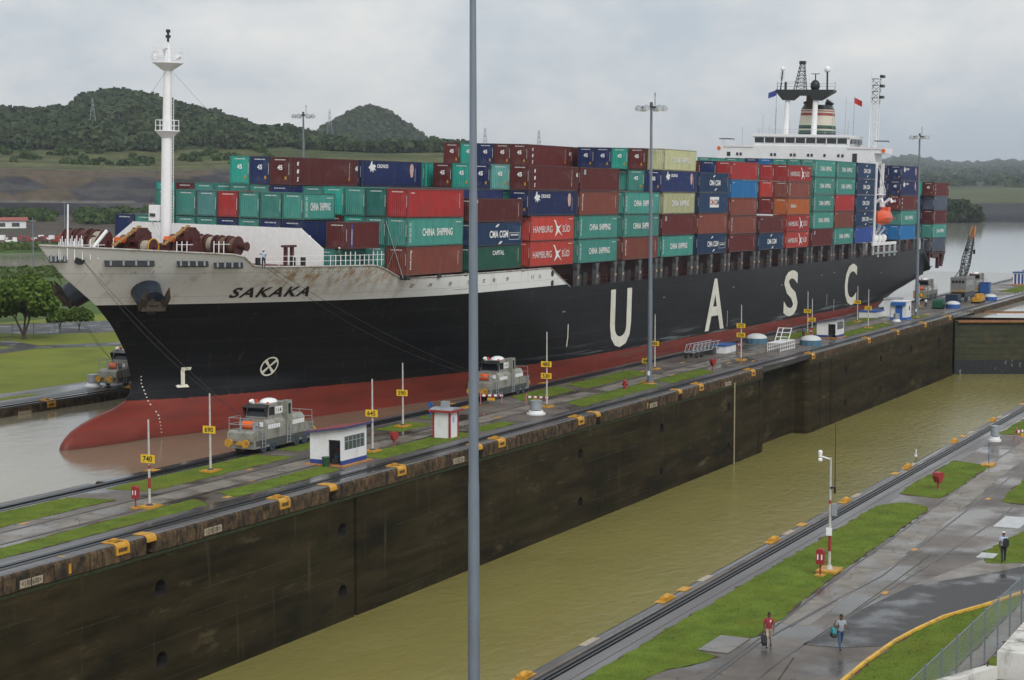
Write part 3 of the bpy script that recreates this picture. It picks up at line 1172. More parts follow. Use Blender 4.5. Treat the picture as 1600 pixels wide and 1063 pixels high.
for xa in np.arange(90.5, 220, 5.2):
    ya = 29.0 + (xa - 100) * .026
    MB().box(xa, xa + 5.12, ya - 1.95 + (xa < 104) * .35, ya - .12, -.03, .008).build('path_slab', M_CONC2, nw)
MB().box(83.3, 86.6, 28.95, 30.5, -.05, .05).build('concrete_pad', M_CONC2, nw)
MB().box(122.9, 127.2, 22.7, 24.4, -.05, .03).build('pale_slab', mat('pale_cover', (.48, .50, .51), .6, var=.1), nw)
MB().box(112.0, 113.6, 22.2, 23.2, -.05, .05).build('pale_slab', mat('pale_cover', (.48, .50, .51), .6), nw)
MB().prism([(108.0, 20.6), (112.5, 20.2), (111.6, 22.7), (103.0, 24.7), (102.2, 24.6)], 2, -.05, .014).build('concrete_apron', M_CONC2, nw)
for X_, Y_ in ((99.6, 25.5), (112.5, 27.0), (133.5, 26.8), (134.5, 24.0)):
    MB().box(X_, X_ + .7, Y_, Y_ + .3, -.01, .02).build('yellow_pad', M_YEL, nw)

# asphalt ramp with its yellow kerb
M_ASPH = mat('asphalt_wet', (.042, .043, .045), .6, var=.25, scale=6, detail=8, wet=.16, wscale=.35, wlo=.5, whi=.66, bump=.25, bscale=30, bdist=.01)
sheet('asphalt_road', [(86.6, 26.3), (88.3, 26.0), (95, 25.75), (102.4, 24.75), (107.5, 21.6), (110.6, 20.15), (160, 6), (160, 2), (103.5, 18.85), (99.4, 20.05), (95.4, 21.45), (91.5, 22.2), (88.0, 22.75), (86.9, 24.3)][::-1], .016, M_ASPH)
kb = [(60, 22.6), (81.1, 22.68), (84.5, 22.65), (89.1, 22.42), (92, 22.05), (95.4, 21.45), (99.4, 20.0), (103.5, 18.75), (130, 10)]
q_ = MB()
for (xa, ya), (xb, yb_) in zip(kb, kb[1:]):
    dx, dy = xb - xa, yb_ - ya
    l_ = math.hypot(dx, dy)
    ox, oy = dy / l_ * .17, -dx / l_ * .17
    a0, a1, b0, b1 = (xa, ya), (xa + ox, ya + oy), (xb, yb_), (xb + ox, yb_ + oy)
    q_.prism([a0, b0, b1, a1][::-1], 2, -.05, .13)
tag(q_.build('kerb', mat('kerb_yellow', (.72, .42, .04), .5, var=.15, scale=2, dirt=(.3, .2, .08), dscale=1.5)), 'yellow painted kerb curving along the asphalt road', 'kerb')

# ---- far wall on the other side of the ship
fw_ = thing('lock_wall', 'far lock wall with dark rack track seen left of the bow', 'lock wall')
MB().box(20, 520, YE + .03, 137.6, -14, -.0).build('deck_slab', M_TRACKC, fw_)
coping_run(fw_, YE, 1, 60, 420, [], 7.0)
MB().box(20, 520, 130.4, 131.9, -.1, .03).build('rack_rail', M_RACK, fw_)
bracket(YE, 1, 153.6, fw_)
bracket(YE, 1, 167.8, fw_)
pl = MB().box(148.4, 150.4, YE - .03, YE + .02, -1.1, -.65).build('number_plate', M_PLATE, fw_)
# ------------------------------------------------------------------ left bank: grass, roads
sheet('bank_grass', [(20, 137.6), (520, 137.6), (520, 210), (20, 210)], .0, mat('lawn', (.165, .195, .035), .9, spec=.1, var=.25, scale=.12, detail=9, dirt=(.16, .15, .03), dscale=.06, dlo=.52, dhi=.75))
gp = sheet('far_grass_strip', [(140, 133.2), (157.5, 133.2), (157.5, 134.8), (140, 134.8)], .012, MATS['lawn'])


def road(name, pts, z=.02):
    return sheet(name, pts, z, M_ASPH)


road('bank_road', [(236, 147), (209, 166.5), (203, 172.2), (193.5, 171.2), (180.5, 162.2), (178, 165.5), (192.5, 175.2), (204.2, 176.5), (214, 170.2), (240, 152)][::-1])
road('bank_road', [(204.0, 176.4), (203, 172.3), (207, 175.6), (211.5, 184.8), (207.5, 184.2), (203.5, 180)][::-1], .026)
road('bank_road', [(215, 210), (224, 187.5), (262, 160), (300, 134), (330, 140), (236, 208)], .024)

# ------------------------------------------------------------------ grass on the lockside
M_GRASS = mat('grass_blades', (.108, .158, .020), .9, spec=.1, var=.3, scale=.5, detail=9, dirt=(.13, .14, .02), dscale=.22, dlo=.52, dhi=.75)
layer(M_GRASS, (.055, .105, .010), .9, lo=.52, hi=.7, amount=.5)
layer(M_GRASS, (.12, .08, .035), .30, lo=.62, hi=.74, amount=.8)
layer(M_GRASS, (.14, .17, .02), .12, lo=.5, hi=.66, amount=.5)


def ragged(p_, step=.55, amp=.10):
    """break the straight edges of a bed into a worn, wandering outline"""
    out_ = []
    for (xa, ya), (xb, yb_) in zip(p_, p_[1:] + p_[:1]):
        n_ = max(1, int(math.hypot(xb - xa, yb_ - ya) / step))
        for k in range(n_):
            f_ = k / n_
            out_.append((xa + (xb - xa) * f_ + rng.normal(0, amp), ya + (yb_ - ya) * f_ + rng.normal(0, amp * .7)))
    return out_


M_SOIL = mat('bare_soil', (.085, .058, .036), .9, spec=.2, var=.4, scale=1.2, detail=8)


def grass(name, label, polys, density, h=.07):
    soil = MB()
    for p_ in polys:
        q_ = ragged(p_, .8, .2)
        soil.poly([(x_, y_, .022) for x_, y_ in q_])
    so_ = soil.build('soil_margin', M_SOIL)
    so_['kind'] = 'structure'
    polys = [ragged(p_) for p_ in polys]
    mb_ = MB()
    for p_ in polys:
        n_ = len(p_)
        mb_.add([(x_, y_, .03) for x_, y_ in p_] + [(x_, y_, -.02) for x_, y_ in p_], [tuple(range(n_))] + [(k, k + n_, (k + 1) % n_ + n_, (k + 1) % n_) for k in range(n_)])
    tri = []
    for p_ in polys:
        a_ = np.array(p_)
        lo, hi = a_.min(0), a_.max(0)
        k = int((hi[0] - lo[0]) * (hi[1] - lo[1]) * density)
        q = rng.uniform(lo, hi, (k, 2))
        inside = np.zeros(k, bool)
        for (xa, ya), (xb, yb_) in zip(p_, p_[1:] + p_[:1]):
            c_ = ((ya > q[:, 1]) != (yb_ > q[:, 1]))
            with np.errstate(divide='ignore', invalid='ignore'):
                xi = (xb - xa) * (q[:, 1] - ya) / (yb_ - ya if yb_ != ya else 1e-9) + xa
            inside ^= c_ & (q[:, 0] < xi)
        tri.append(q[inside])
    q = np.concatenate(tri)
    k = len(q)
    a_ = rng.uniform(0, PI, k)
    wd = rng.uniform(.012, .03, k)
    hh_ = h * rng.uniform(.4, 1.2, k)
    lean = rng.normal(0, .05, (k, 2))
    o = len(mb_.v)
    for i in range(k):
        ca1, sa1 = math.cos(a_[i]) * wd[i], math.sin(a_[i]) * wd[i]
        mb_.v += [(q[i, 0] - ca1, q[i, 1] - sa1, .02), (q[i, 0] + ca1, q[i, 1] + sa1, .02), (q[i, 0] + lean[i, 0], q[i, 1] + lean[i, 1], .03 + hh_[i])]
        mb_.f.append([o + 3 * i, o + 3 * i + 1, o + 3 * i + 2])
    mb_.m += [0] * k
    mb_.s += [False] * k
    return tag(mb_.build(name, M_GRASS), label, 'grass', kind='stuff')


def wob(x0, x1, y0, y1, sk=0.0):
    """a grass bed with slightly wandering edges"""
    n_ = max(3, int((x1 - x0) / 2.5))
    xs_ = np.linspace(x0, x1, n_)
    lo = [(float(x_), y0 + rng.uniform(-.09, .09)) for x_ in xs_]
    hi = [(float(x_) + sk, y1 + rng.uniform(-.09, .09)) for x_ in xs_[::-1]]
    return lo + hi


grass('lawn', 'green grass strips along the top of the centre wall',
      [wob(24, 106.2, 83.15, 87.0, -1), wob(110.3, 129.8, 83.15, 86.9, -.5), wob(132.5, 143, 84.6, 86.8), wob(147.5, 154, 83.1, 86.0), wob(157, 161.5, 85.0, 86.6), wob(174.5, 186.6, 83.0, 86.6, 3), wob(188.6, 207.5, 82.4, 86.2, 3),
       wob(24, 107.5, 76.0, 78.3, 1.2), wob(110.8, 125.2, 76.0, 78.4, 1), wob(132.0, 149.2, 76.0, 78.9, .5), wob(151.5, 158, 76.2, 78.2), wob(172.5, 194.8, 76.0, 79.0, 3), wob(198.3, 213.5, 76.0, 78.9, 2),
       wob(262, 288, 82.3, 85.6, 3), wob(273, 300, 76.2, 79.0, 3), wob(296, 322, 82.4, 84.8, 3), wob(316, 324, 76.2, 78.6, 1), wob(402, 450, 76, 80.5, 4)], 22)
grass('lawn', 'mown grass strips beside the rails on the near lockside',
      [[(60, 32.2), (60, 33.3), (127.6, 33.4), (129.8, 32.0), (128.6, 30.0), (127.4, 29.85), (117, 29.62), (102, 29.4), (92, 28.98), (87.4, 28.85), (86.75, 28.92), (86.7, 30.55), (83.25, 30.5), (82.6, 29.3), (80.5, 29.7), (79.2, 30.5), (76.5, 31.0), (72, 31.6)],
       wob(132.4, 150.4, 30.05, 33.4, 1), wob(170, 230, 31.6, 33.4),
       [(113.8, 23.15), (110.6, 22.3), (111.3, 20.5), (118, 17), (140, 12), (140, 20), (125, 21.9)],
       [(132.5, 24.0), (133, 25.9), (136, 26.1), (150, 26.4), (170, 26.5), (170, 23.9)]], 26)
grass('lawn', 'grass between the yellow kerb and the wire fence',
      [[(60, 22.3), (81.1, 22.4), (84.5, 22.38), (89.1, 22.12), (92, 21.75), (95.4, 21.15), (99.3, 19.75), (103.3, 18.5), (83, 18.5), (60, 18.55)],
       [(60, 17.45), (100, 17.3), (120, 13.6), (120, 10), (60, 10)]], 42)

# ------------------------------------------------------------------ the ship
SHIP_M = Matrix.Translation((127, 107.75, -1.3)) @ Matrix.Rotation(.007, 4, 'Y') @ Matrix.Rotation(.026, 4, 'X')
ship = thing('container_ship', 'large black hulled container ship with pale bow and red waterline filling the lock', 'ship')
ship.matrix_basis = SHIP_M
HB = 16.15
ST_Z = [-2.5, 0, .4, .84, 1.4, 1.93, 2.4, 2.85, 3.2, 3.7, 4.3, 5.2, 6.0, 8.5, 11.0, 13.0, 16.0, 18.6, 19.5]
ST_X = [2.6, 2.7, 2.8, 3.0, 3.65, 4.56, 6.0, 7.8, 10.0, 11.7, 12.5, 12.8, 12.8, 11.85, 9.9, 7.6, 2.7, -.3, -1.3]


def stem(z):
    return float(np.interp(z, ST_Z, ST_X))


def hb(x, z):
    """half breadth of the hull at a place along the ship and a height"""
    s0 = max(stem(z), 12.8) if z < 6 else stem(z)
    k = min(max((18.5 - z) / 14.6, 0), 1.15)
    L_ = 36.0 + 36.0 * k ** 1.15
    e = 2.0 - .15 * k
    t_ = min(max((x - s0) / L_, 0), 1)
    b0 = HB * (1 - (1 - t_) ** e)
    # stern: the lower body fines away
    xe = float(np.interp(z, [-2, 2, 5, 9, 12.5, 14], [262, 263, 268, 274, 278, 279]))
    Ls = float(np.interp(z, [-2, 4, 9, 12.5], [75, 52, 22, 12]))
    t2 = min(max((xe - x) / Ls, 0), 1)
    b1 = HB * (1 - (1 - t2) ** 2.2) + (float(np.interp(z, [5, 12], [0, 13.3])) * (1 - t2) if x <= xe else 0)
    if z < 5.5 and x < 40:
        # bulbous forefoot, faired into the entrance
        f_ = max(0, 1 - (max(z, 0) / 5.2) ** 2.2)
        u_ = max(x - stem(z), 0)
        b0 += 2.15 * f_ ** .6 * math.sqrt(min(u_ / 7.5, 1)) * min(max((40 - x) / 24, 0), 1) ** 1.3
    return max(min(b0, b1), 0.02)


TOPX = [-1, -.3, 15.6, 16.4, 17.6, 18.6, 31.8, 33.2, 36.7, 71.0, 76.7, 190, 235, 261, 262, 279]
TOPZ = [18.75, 18.65, 17.85, 17.3, 16.75, 16.66, 16.62, 16.3, 15.16, 15.16, 12.72, 12.68, 13.2, 13.4, 9.4, 9.0]


def top(x):
    return float(np.interp(x, TOPX, TOPZ))


HM = bpy.data.materials.new('hull_paint')
HM.use_nodes = True
t = HM.node_tree
b = t.nodes['Principled BSDF']
L = t.links.new
co = t.nodes.new('ShaderNodeTexCoord')
sp_ = t.nodes.new('ShaderNodeSeparateXYZ')
L(co.outputs['Object'], sp_.inputs[0])


def node(kind, **kw):
    n_ = t.nodes.new(kind)
    for k, v in kw.items():
        if hasattr(n_, k):
            setattr(n_, k, v)
    return n_


def math_(op, a, b_=None):
    n_ = t.nodes.new('ShaderNodeMath')
    n_.operation = op
    for i, q in enumerate((a, b_)):
        if q is None:
            continue
        if isinstance(q, (int, float)):
            n_.inputs[i].default_value = q
        else:
            L(q, n_.inputs[i])
    return n_.outputs[0]


def noise_(scale, stretch, detail=6, rough=.6):
    m_ = t.nodes.new('ShaderNodeMapping')
    m_.inputs['Scale'].default_value = stretch
    n_ = t.nodes.new('ShaderNodeTexNoise')
    n_.inputs['Scale'].default_value = scale
    n_.inputs['Detail'].default_value = detail
    n_.inputs['Roughness'].default_value = rough
    L(co.outputs['Object'], m_.inputs['Vector'])
    L(m_.outputs[0], n_.inputs['Vector'])
    return n_.outputs['Fac']


def mixc(f, a, c):
    n_ = t.nodes.new('ShaderNodeMix')
    n_.data_type = 'RGBA'
    for k, q in (('Factor', f), ('A', a), ('B', c)):
        if isinstance(q, tuple):
            n_.inputs[k].default_value = (*q, 1)
        elif isinstance(q, (int, float)):
            n_.inputs[k].default_value = q
        else:
            L(q, n_.inputs[k])
    return n_.outputs['Result']


def ramp_(v, lo, hi):
    n_ = t.nodes.new('ShaderNodeMapRange')
    n_.inputs['From Min'].default_value = lo
    n_.inputs['From Max'].default_value = hi
    L(v, n_.inputs['Value'])
    return n_.outputs[0]


xs_o, zs_o = sp_.outputs['X'], sp_.outputs['Z']
red = mixc(ramp_(noise_(.5, (.25, .25, 1.6), 9), .4, .7), (.215, .038, .026), (.135, .03, .023))
red = mixc(ramp_(noise_(.8, (1.0, 1, .25), 8), .62, .75), red, (.05, .03, .03))
blk = mixc(ramp_(noise_(.6, (.15, .15, 1.5), 8), .45, .8), (.005, .005, .006), (.014, .0145, .017))
blk = mixc(ramp_(noise_(1.3, (1.2, 1, .08), 6), .62, .74), blk, (.045, .036, .03))
scr = math_('MULTIPLY', ramp_(noise_(.7, (.12, .12, 3.5), 9), .53, .63), math_('MULTIPLY', ramp_(zs_o, 5.8, 4.4), ramp_(xs_o, 50, 100)))
blk = mixc(scr, blk, (.12, .14, .145))
red = mixc(math_('MULTIPLY', ramp_(noise_(.8, (.10, .10, 2.6), 9), .55, .68), math_('MULTIPLY', ramp_(xs_o, 30, 90), .7)), red, (.17, .10, .085))
blk = mixc(math_('MULTIPLY', ramp_(noise_(.9, (.9, .9, .12), 8, .7), .60, .72), ramp_(zs_o, 8.5, 12.6)), blk, (.07, .045, .032))
wht = mixc(ramp_(noise_(.35, (.5, .5, 1), 8), .35, .7), (.78, .78, .75), (.86, .86, .83))
wht = mixc(ramp_(xs_o, 34, 42), wht, (.74, .745, .73))
st1 = ramp_(noise_(1.1, (1.0, 1, .06), 7, .65), .60, .74)
wht = mixc(math_('MULTIPLY', st1, math_('MULTIPLY', ramp_(zs_o, 13.4, 15.6), .9)), wht, (.36, .18, .06))
st2 = math_('MULTIPLY', ramp_(noise_(.9, (1.3, 1.3, .16), 7, .7), .44, .60), math_('MULTIPLY', ramp_(xs_o, 17, 22), math_('MULTIPLY', ramp_(xs_o, 42, 31), ramp_(zs_o, 13.3, 15.8))))
wht = mixc(math_('MULTIPLY', st2, .85), wht, (.42, .22, .07))
wht = mixc(math_('MULTIPLY', ramp_(noise_(.5, (1, 1, .5), 9, .7), .56, .72), .55), wht, (.44, .38, .29))
is_w = math_('MULTIPLY', math_('GREATER_THAN', zs_o, 13.05), math_('LESS_THAN', xs_o, 77.5))
wob_ = math_('MULTIPLY', math_('SUBTRACT', noise_(1.5, (1, 1, 1), 4), .5), .25)
is_r = math_('LESS_THAN', math_('ADD', zs_o, wob_), 3.9)
c = mixc(is_w, blk, wht)
c = mixc(is_r, c, red)
wl = math_('MULTIPLY', ramp_(zs_o, .9, .2), ramp_(xs_o, 60, 5))
c = mixc(math_('MULTIPLY', wl, .6), c, (.05, .035, .025))
HULL_C = c
b.inputs['Roughness'].default_value = .42
b.inputs['Specular IOR Level'].default_value = .2
# shell plating: shallow seams
bw = t.nodes.new('ShaderNodeTexBrick')
bw.inputs['Scale'].default_value = 1.0
bw.inputs['Mortar Size'].default_value = .02
bw.inputs['Brick Width'].default_value = 9.0
bw.inputs['Row Height'].default_value = 2.3
mp_ = t.nodes.new('ShaderNodeCombineXYZ')
L(xs_o, mp_.inputs['X'])
L(zs_o, mp_.inputs['Y'])
L(mp_.outputs[0], bw.inputs['Vector'])
nb2 = noise_(.25, (1, 1, 1), 3)
L(mixc(math_('MULTIPLY', bw.outputs['Fac'], .35), HULL_C, (.06, .058, .055)), b.inputs['Base Color'])
hgt = math_('ADD', math_('MULTIPLY', bw.outputs['Fac'], -.25), nb2)
bp = t.nodes.new('ShaderNodeBump')
bp.inputs['Strength'].default_value = .25
bp.inputs['Distance'].default_value = .12
L(hgt, bp.inputs['Height'])
L(bp.outputs[0], b.inputs['Normal'])

# hull shell: stations by levels, both sides
stx = list(np.concatenate([np.linspace(0, 1, 44) ** 1.5 * 42, [46, 52, 58, 64, 69.5, 71, 73, 75, 76.7, 80, 90, 110, 140, 170, 200, 215, 225, 235, 243, 250, 256, 262, 266, 270, 273, 276, 278, 279]]))
NL = 40
hull = MB()
deck_edge = {}
for side in (-1, 1):
    rows_ = []
    for x in stx:
        rowp = []
        for k in range(NL):
            f = k / (NL - 1)
            xx_ = x
            for _ in range(8):
                # near the bow the station lines follow the rake of the stem
                z = -2.5 + (top(xx_) + 2.5) * f
                s0 = stem(z)
                xx_ = s0 + x * (1 - s0 / 42) if x < 42 else x
            xe = float(np.interp(z, [-2, 2, 5, 9, 12.5, 14], [262, 263, 268, 274, 278, 279]))
            xx_ = min(xx_, xe)
            rowp.append((xx_, side * hb(xx_, z), z))
        rows_.append(rowp)
    deck_edge[side] = [r_[-1] for r_ in rows_]
    hull.grid(rows_, flip=(side > 0))
# transom
tl, tr = rows_[-1], [(p[0], -p[1], p[2]) for p in rows_[-1]]
hull.grid([tl, tr])
hull_o = hull.build('hull', HM, ship)
bmw = bmesh.new()
bmw.from_mesh(hull_o.data)
bmesh.ops.remove_doubles(bmw, verts=bmw.verts, dist=.05)
bmesh.ops.recalc_face_normals(bmw, faces=bmw.faces)
bmw.to_mesh(hull_o.data)
bmw.free()

M_DECK = mat('deck_paint', (.13, .035, .028), .6, var=.3, scale=1.5, wet=.2)
dm = MB()
for (x0, x1, zd) in ((-.2, 18, 16.6), (18, 32.0, 16.55), (32.0, 36.6, 14.9), (36.6, 76.7, 13.6), (76.7, 261.5, 12.4), (261.5, 276, 8.6)):
    xsq = np.linspace(x0, x1, 16)
    rows_ = [[(x, -hb(x, zd) + .04, zd), (x, hb(x, zd) - .04, zd)] for x in xsq]
    dm.grid(rows_, smooth=False)
dm.build('deck', M_DECK, ship)
# bulwark cap rail
cap = MB()
for side in (-1, 1):
    pts_ = [p for p in deck_edge[side] if p[0] < 77]
    cap.tube(pts_, .09, 5)
cap.build('cap_rail', mat('cap_grey', (.40, .39, .36), .5, var=.2, dirt=(.2, .08, .03), dscale=1.2), ship)


def on_hull(me, x0, zc, off=.05, name='lettering', parent=None):
    """lay flat lettering (x right, z up) on the near side of the shell"""
    me = me.copy()
    for v in me.vertices:
        x, z = x0 + v.co.x, zc + v.co.z
        v.co = (x, -hb(x, z) - off, z)
    return link(name, me, parent or hull_o)


M_HULLW = mat('hull_letter_white', (.72, .70, .60), .5, var=.12, scale=.5, dirt=(.45, .28, .10), dscale=.35, dlo=.6, dhi=.85)
for ch, xa, xb in (('U', 89.4, 96.4), ('A', 124.6, 132.7), ('S', 161.4, 169.0), ('C', 197.0, 204.8)):
    on_hull(text_mesh(ch, xb - xa, 7.5, .022, 0, M_HULLW), (xa + xb) / 2, 8.05)
on_hull(text_mesh('SAKAKA', 8.4, 1.05, .028, -.25, M_LETB, space=1.2), 22.2, 14.1)
# load marks painted on the shell
mk = MB().box(-.2, .2, 0, .001, -.8, .55).box(-.75, .45, 0, .001, -1.05, -.75).box(-.2, .8, 0, .001, .55, .85).mesh('mark', M_HULLW)
on_hull(mk, 17.7, 5.9, name='painted_mark')
ring = MB()
for k in range(24):
    a0, a1 = 2 * PI * k / 24, 2 * PI * (k + 1) / 24
    ring.add([(.98 * math.cos(a0), 0, .98 * math.sin(a0)), (.98 * math.cos(a1), 0, .98 * math.sin(a1)), (.83 * math.cos(a1), 0, .83 * math.sin(a1)), (.83 * math.cos(a0), 0, .83 * math.sin(a0))], [(3, 2, 1, 0)])
for a0 in (PI / 4, 3 * PI / 4, 5 * PI / 4, 7 * PI / 4):
    ca1, sa1 = math.cos(a0), math.sin(a0)
    ring.add([(-sa1 * .08, 0, ca1 * .08), (sa1 * .08, 0, -ca1 * .08), (ca1 * .86 + sa1 * .16, 0, sa1 * .86 - ca1 * .16), (ca1 * .86 - sa1 * .16, 0, sa1 * .86 + ca1 * .16)], [(0, 1, 2, 3)])
on_hull(ring.mesh('mark', M_HULLW), 26.95, 6.35, name='thruster_mark')
on_hull(MB().box(-.12, .12, 0, .001, -1.6, .2).box(-.22, .02, 0, .001, -2.5, -1.6).mesh('mark', M_HULLW), 76.4, 8.0, name='painted_mark')
on_hull(MB().box(-.12, .12, 0, .001, -1.2, 1.2).mesh('mark', M_HULLW), 134.2, 5.6, name='painted_mark')
on_hull(MB().box(-.12, .12, 0, .001, -1.0, 1.0).mesh('mark', M_HULLW), 186.0, 6.0, name='painted_mark')
on_hull(MB().box(-.12, .12, 0, .001, -1.0, 1.0).mesh('mark', M_HULLW), 190.5, 4.9, name='painted_mark')
for x, z in ((75.0, 9.8), (108, 10.0), (136.5, 10.2), (160.2, 9.6), (182.3, 10.4), (190.0, 10.6), (222, 9.5)):
    on_hull(MB().box(-.45, .45, 0, .001, -.09, .09).mesh('mark', M_GREY), x, z, name='painted_mark')
# draught numbers down the stem
dn = MB()
for k in range(17):
    z = 6.0 - k * .32
    dn.box(13.65 + .02 * k, 13.78 + .02 * k, 0, .001, z, z + .11)
me_ = dn.mesh('mark', M_HULLW)
for v in me_.vertices:
    v.co.y = -hb(v.co.x, v.co.z) - .05
link('draught_marks', me_, hull_o)['kind'] = 'stuff'
for s_, x in (('03', 39.2), ('04', 42.3), ('05', 46.0), ('06', 50), ('07', 53.6), ('08', 56.0), ('09', 59.4), ('11', 66), ('12', 68)):
    on_hull(text_mesh(s_, .55, .42, 0, 0, M_LETB), x, 14.3)
for z in (14.5, 13.35):
    MB().cyl((71.5, -HB - .06, z), (71.5, -HB + .1, z), .36, n=14).build('hawse_hole', M_BLACK, hull_o)
# roller fairleads let into the bow
for xa, xb, z in ((4.9, 8.6, 17.2), (10.4, 13.0, 17.15), (13.6, 16.2, 17.0), (.9, 2.1, 17.55)):
    f_ = MB()
    n_ = 6
    for k in range(n_):
        x0, x1 = xa + (xb - xa) * k / n_, xa + (xb - xa) * (k + 1) / n_
        y0, y1 = -hb(x0, z) - .1, -hb(x1, z) - .1
        f_.add([(x0, y0 - .12, z - .34), (x1, y1 - .12, z - .34), (x1, y1, z + .32), (x0, y0, z + .32)], [(0, 1, 2, 3)], 0)
        f_.add([(x0 - .2, y0 - .35, z - .42), (x1 - .2, y1 - .35, z - .42), (x1, y1 + .1, z - .34), (x0, y0 + .1, z - .34)], [(0, 1, 2, 3)], 0)
    for k in range(4):
        x = xa + (xb - xa) * (k + .5) / 4
        y = -hb(x, z) - .25
        f_.cyl((x, y + .1, z - .32), (x, y + .1, z + .28), .11, n=7, mi=1)
    f_.build('fairlead', [M_BLACK, M_GREY], hull_o)
MB().cyl((3.15, -hb(3.1, 17.4) - .12, 17.4), (3.3, -hb(3.1, 17.4) + .2, 17.4), .48, n=12).build('hawse_hole', M_BLACK, hull_o)

# anchors in their bells, one each side
M_BELL = mat('bell_paint', (.02, .03, .05), .35, var=.2)
M_IRON = mat('anchor_iron', (.05, .035, .025), .6, .2, var=.5, scale=3)
for side in (-1, 1):
    cx_, cz_ = 10.3, 14.5
    yb = side * hb(cx_, cz_)
    o_ = Vector((cx_, yb, cz_))
    nrm = Vector((-.42, side * .72, -.62)).normalized()
    bl = MB()
    bl.cyl(o_ - nrm * 1.8, o_ + nrm * 1.7, 1.6, 1.2, 20)
    bell = bl.build('anchor_bell', M_BELL, ship)
    an = MB()
    tip = o_ + nrm * 2.0
    an.cyl(o_, tip, .4, .4, 8)
    ax = Vector((0, 0, 1)).cross(nrm).normalized()
    up_ = ax.cross(nrm).normalized()
    if up_.z < 0:
        up_ = -up_
    an.bar(tip - ax * 1.15 - up_ * .25, tip + ax * 1.15 - up_ * .25, .85)
    an.bar(tip - up_ * .9, tip + up_ * .2, .7)
    for sg in (-1, 1):
        a_ = tip + ax * sg * .95
        m1 = a_ + up_ * .9 + ax * sg * .15 + nrm * .2
        an.cyl(a_ - up_ * .3, m1, .42, .34, 6)
        an.cyl(m1, a_ + up_ * 2.1 + ax * sg * .05 + nrm * .15, .34, .04, 6)
    an.build('anchor', M_IRON, ship)

# ---- forecastle
bwk = MB()
bwk.prism([(-12.6, 16.5), (-12.6, 18.25), (-10.0, 20.15), (10.0, 20.15), (12.6, 18.25), (12.6, 16.5)], 0, 26.0, 26.16)
for y in np.arange(-11, 11.5, 2.2):
    bwk.prism([(26.16, 16.6), (28.2, 16.6), (26.16, 19.5)], 1, y - .05, y + .05)
bwk.build('breakwater', mat('breakwater_white', (.80, .80, .79), .5, var=.06, dirt=(.5, .4, .28), dscale=.5, dlo=.6, dhi=.85, dstretch=(1, 1, .3)), ship)

mast = MB()
mast.cyl((18.0, 0, 16.5), (18.0, 0, 29), .54, .50, 20)
mast.cyl((18.0, 0, 29), (18.0, 0, 35.4), .45, .38, 20)
mast.cyl((18.0, 0, 35.4), (18.0, 0, 37.3), .34, .28, 12)
mast_o = mast.build('foremast', M_WHITE2, ship)
for zp, r_ in ((29.1, 1.2), (35.5, 1.5)):
    pf = MB()
    pf.cyl((18, 0, zp - .65), (18, 0, zp), .5, r_ * .95, 14, False)
    pf.cyl((18, 0, zp), (18, 0, zp + .1), r_, r_, 14)
    for k in range(10):
        a_ = 2 * PI * k / 10
        pf.cyl((18 + r_ * .95 * math.cos(a_), r_ * .95 * math.sin(a_), zp), (18 + r_ * .95 * math.cos(a_), r_ * .95 * math.sin(a_), zp + 1.05), .035, n=4, caps=False)
        b2 = 2 * PI * (k + 1) / 10
        for zz_ in (.55, 1.05):
            pf.cyl((18 + r_ * .95 * math.cos(a_), r_ * .95 * math.sin(a_), zp + zz_), (18 + r_ * .95 * math.cos(b2), r_ * .95 * math.sin(b2), zp + zz_), .035, n=4, caps=False)
    pf.build('mast_platform', M_WHITE2, mast_o)
ld = MB()
for y in (-.62, -.92):
    ld.cyl((17.9, y, 17), (17.9, y + .15, 35.4), .03, n=4, caps=False)
for k in range(60):
    z = 17.3 + k * .3
    ld.cyl((17.9, -.62 + .15 * k / 60, z), (17.9, -.92 + .15 * k / 60, z), .02, n=4, caps=False)
ld.build('mast_ladder', M_WHITE2, mast_o)
eq = MB()
eq.cyl((18, -1.2, 36.1), (17.4, -1.5, 36.1), .26, .2, 10, mi=0)
eq.cyl((18, 1.2, 36.0), (17.5, 1.5, 36.1), .2, .36, 10, mi=0)
eq.box(17.5, 18.0, .3, .8, 36.2, 36.8, 0)
eq.cyl((18, 0, 37.3), (18, 0, 38.7), .12, n=6, mi=1)
eq.cyl((18, 0, 37.9), (18, 0, 38.15), .25, n=8, mi=1)
eq.cyl((18, 0, 38.4), (18, 0, 38.65), .22, n=8, mi=1)
eq.box(17.4, 17.9, -.2, .2, 36.9, 37.5, 0)
eq.cyl((18, -1.9, 36.9), (18, 1.9, 37.0), .03, n=4)
eq.build('mast_fittings', [M_WHITE2, M_BLACK], mast_o)
bx_ = MB().box(17.2, 17.9, .55, 1.45, 20.6, 22.1).box(17.12, 17.21, .7, 1.3, 21.0, 21.3, 1)
for y in (.65, 1.35):
    bx_.cyl((17.5, y, 20.6), (17.9, .4, 18.8), .06, n=5)
bx_.build('mast_light_box', [M_WHITE2, M_DARK], mast_o)
st_ = MB()
for q0, q1 in (((18, 0, 35), (1.5, 0, 19)), ((18, -.5, 28.5), (27, -9, 20.3)), ((18, .5, 28.5), (27, 9, 20.3)), ((18, 0, 35.2), (29, -6, 23.5))):
    st_.cyl(q0, q1, .012, n=4, caps=False)
st_.build('mast_stay', M_DARK, mast_o)


def drum(mb, c_, ln, r_, n_=16, mi=0, flange=1, rope=2):
    """rope drum with flanges and a wound barrel; axis athwart the ship (y)"""
    x, y, z = c_
    mb.cyl((x, y - ln / 2, z), (x, y + ln / 2, z), r_ * .8, n=n_, mi=rope)
    for e in (-1, 1):
        mb.cyl((x, y + e * ln / 2 - .06, z), (x, y + e * ln / 2 + .06, z), r_, n=n_, mi=flange)


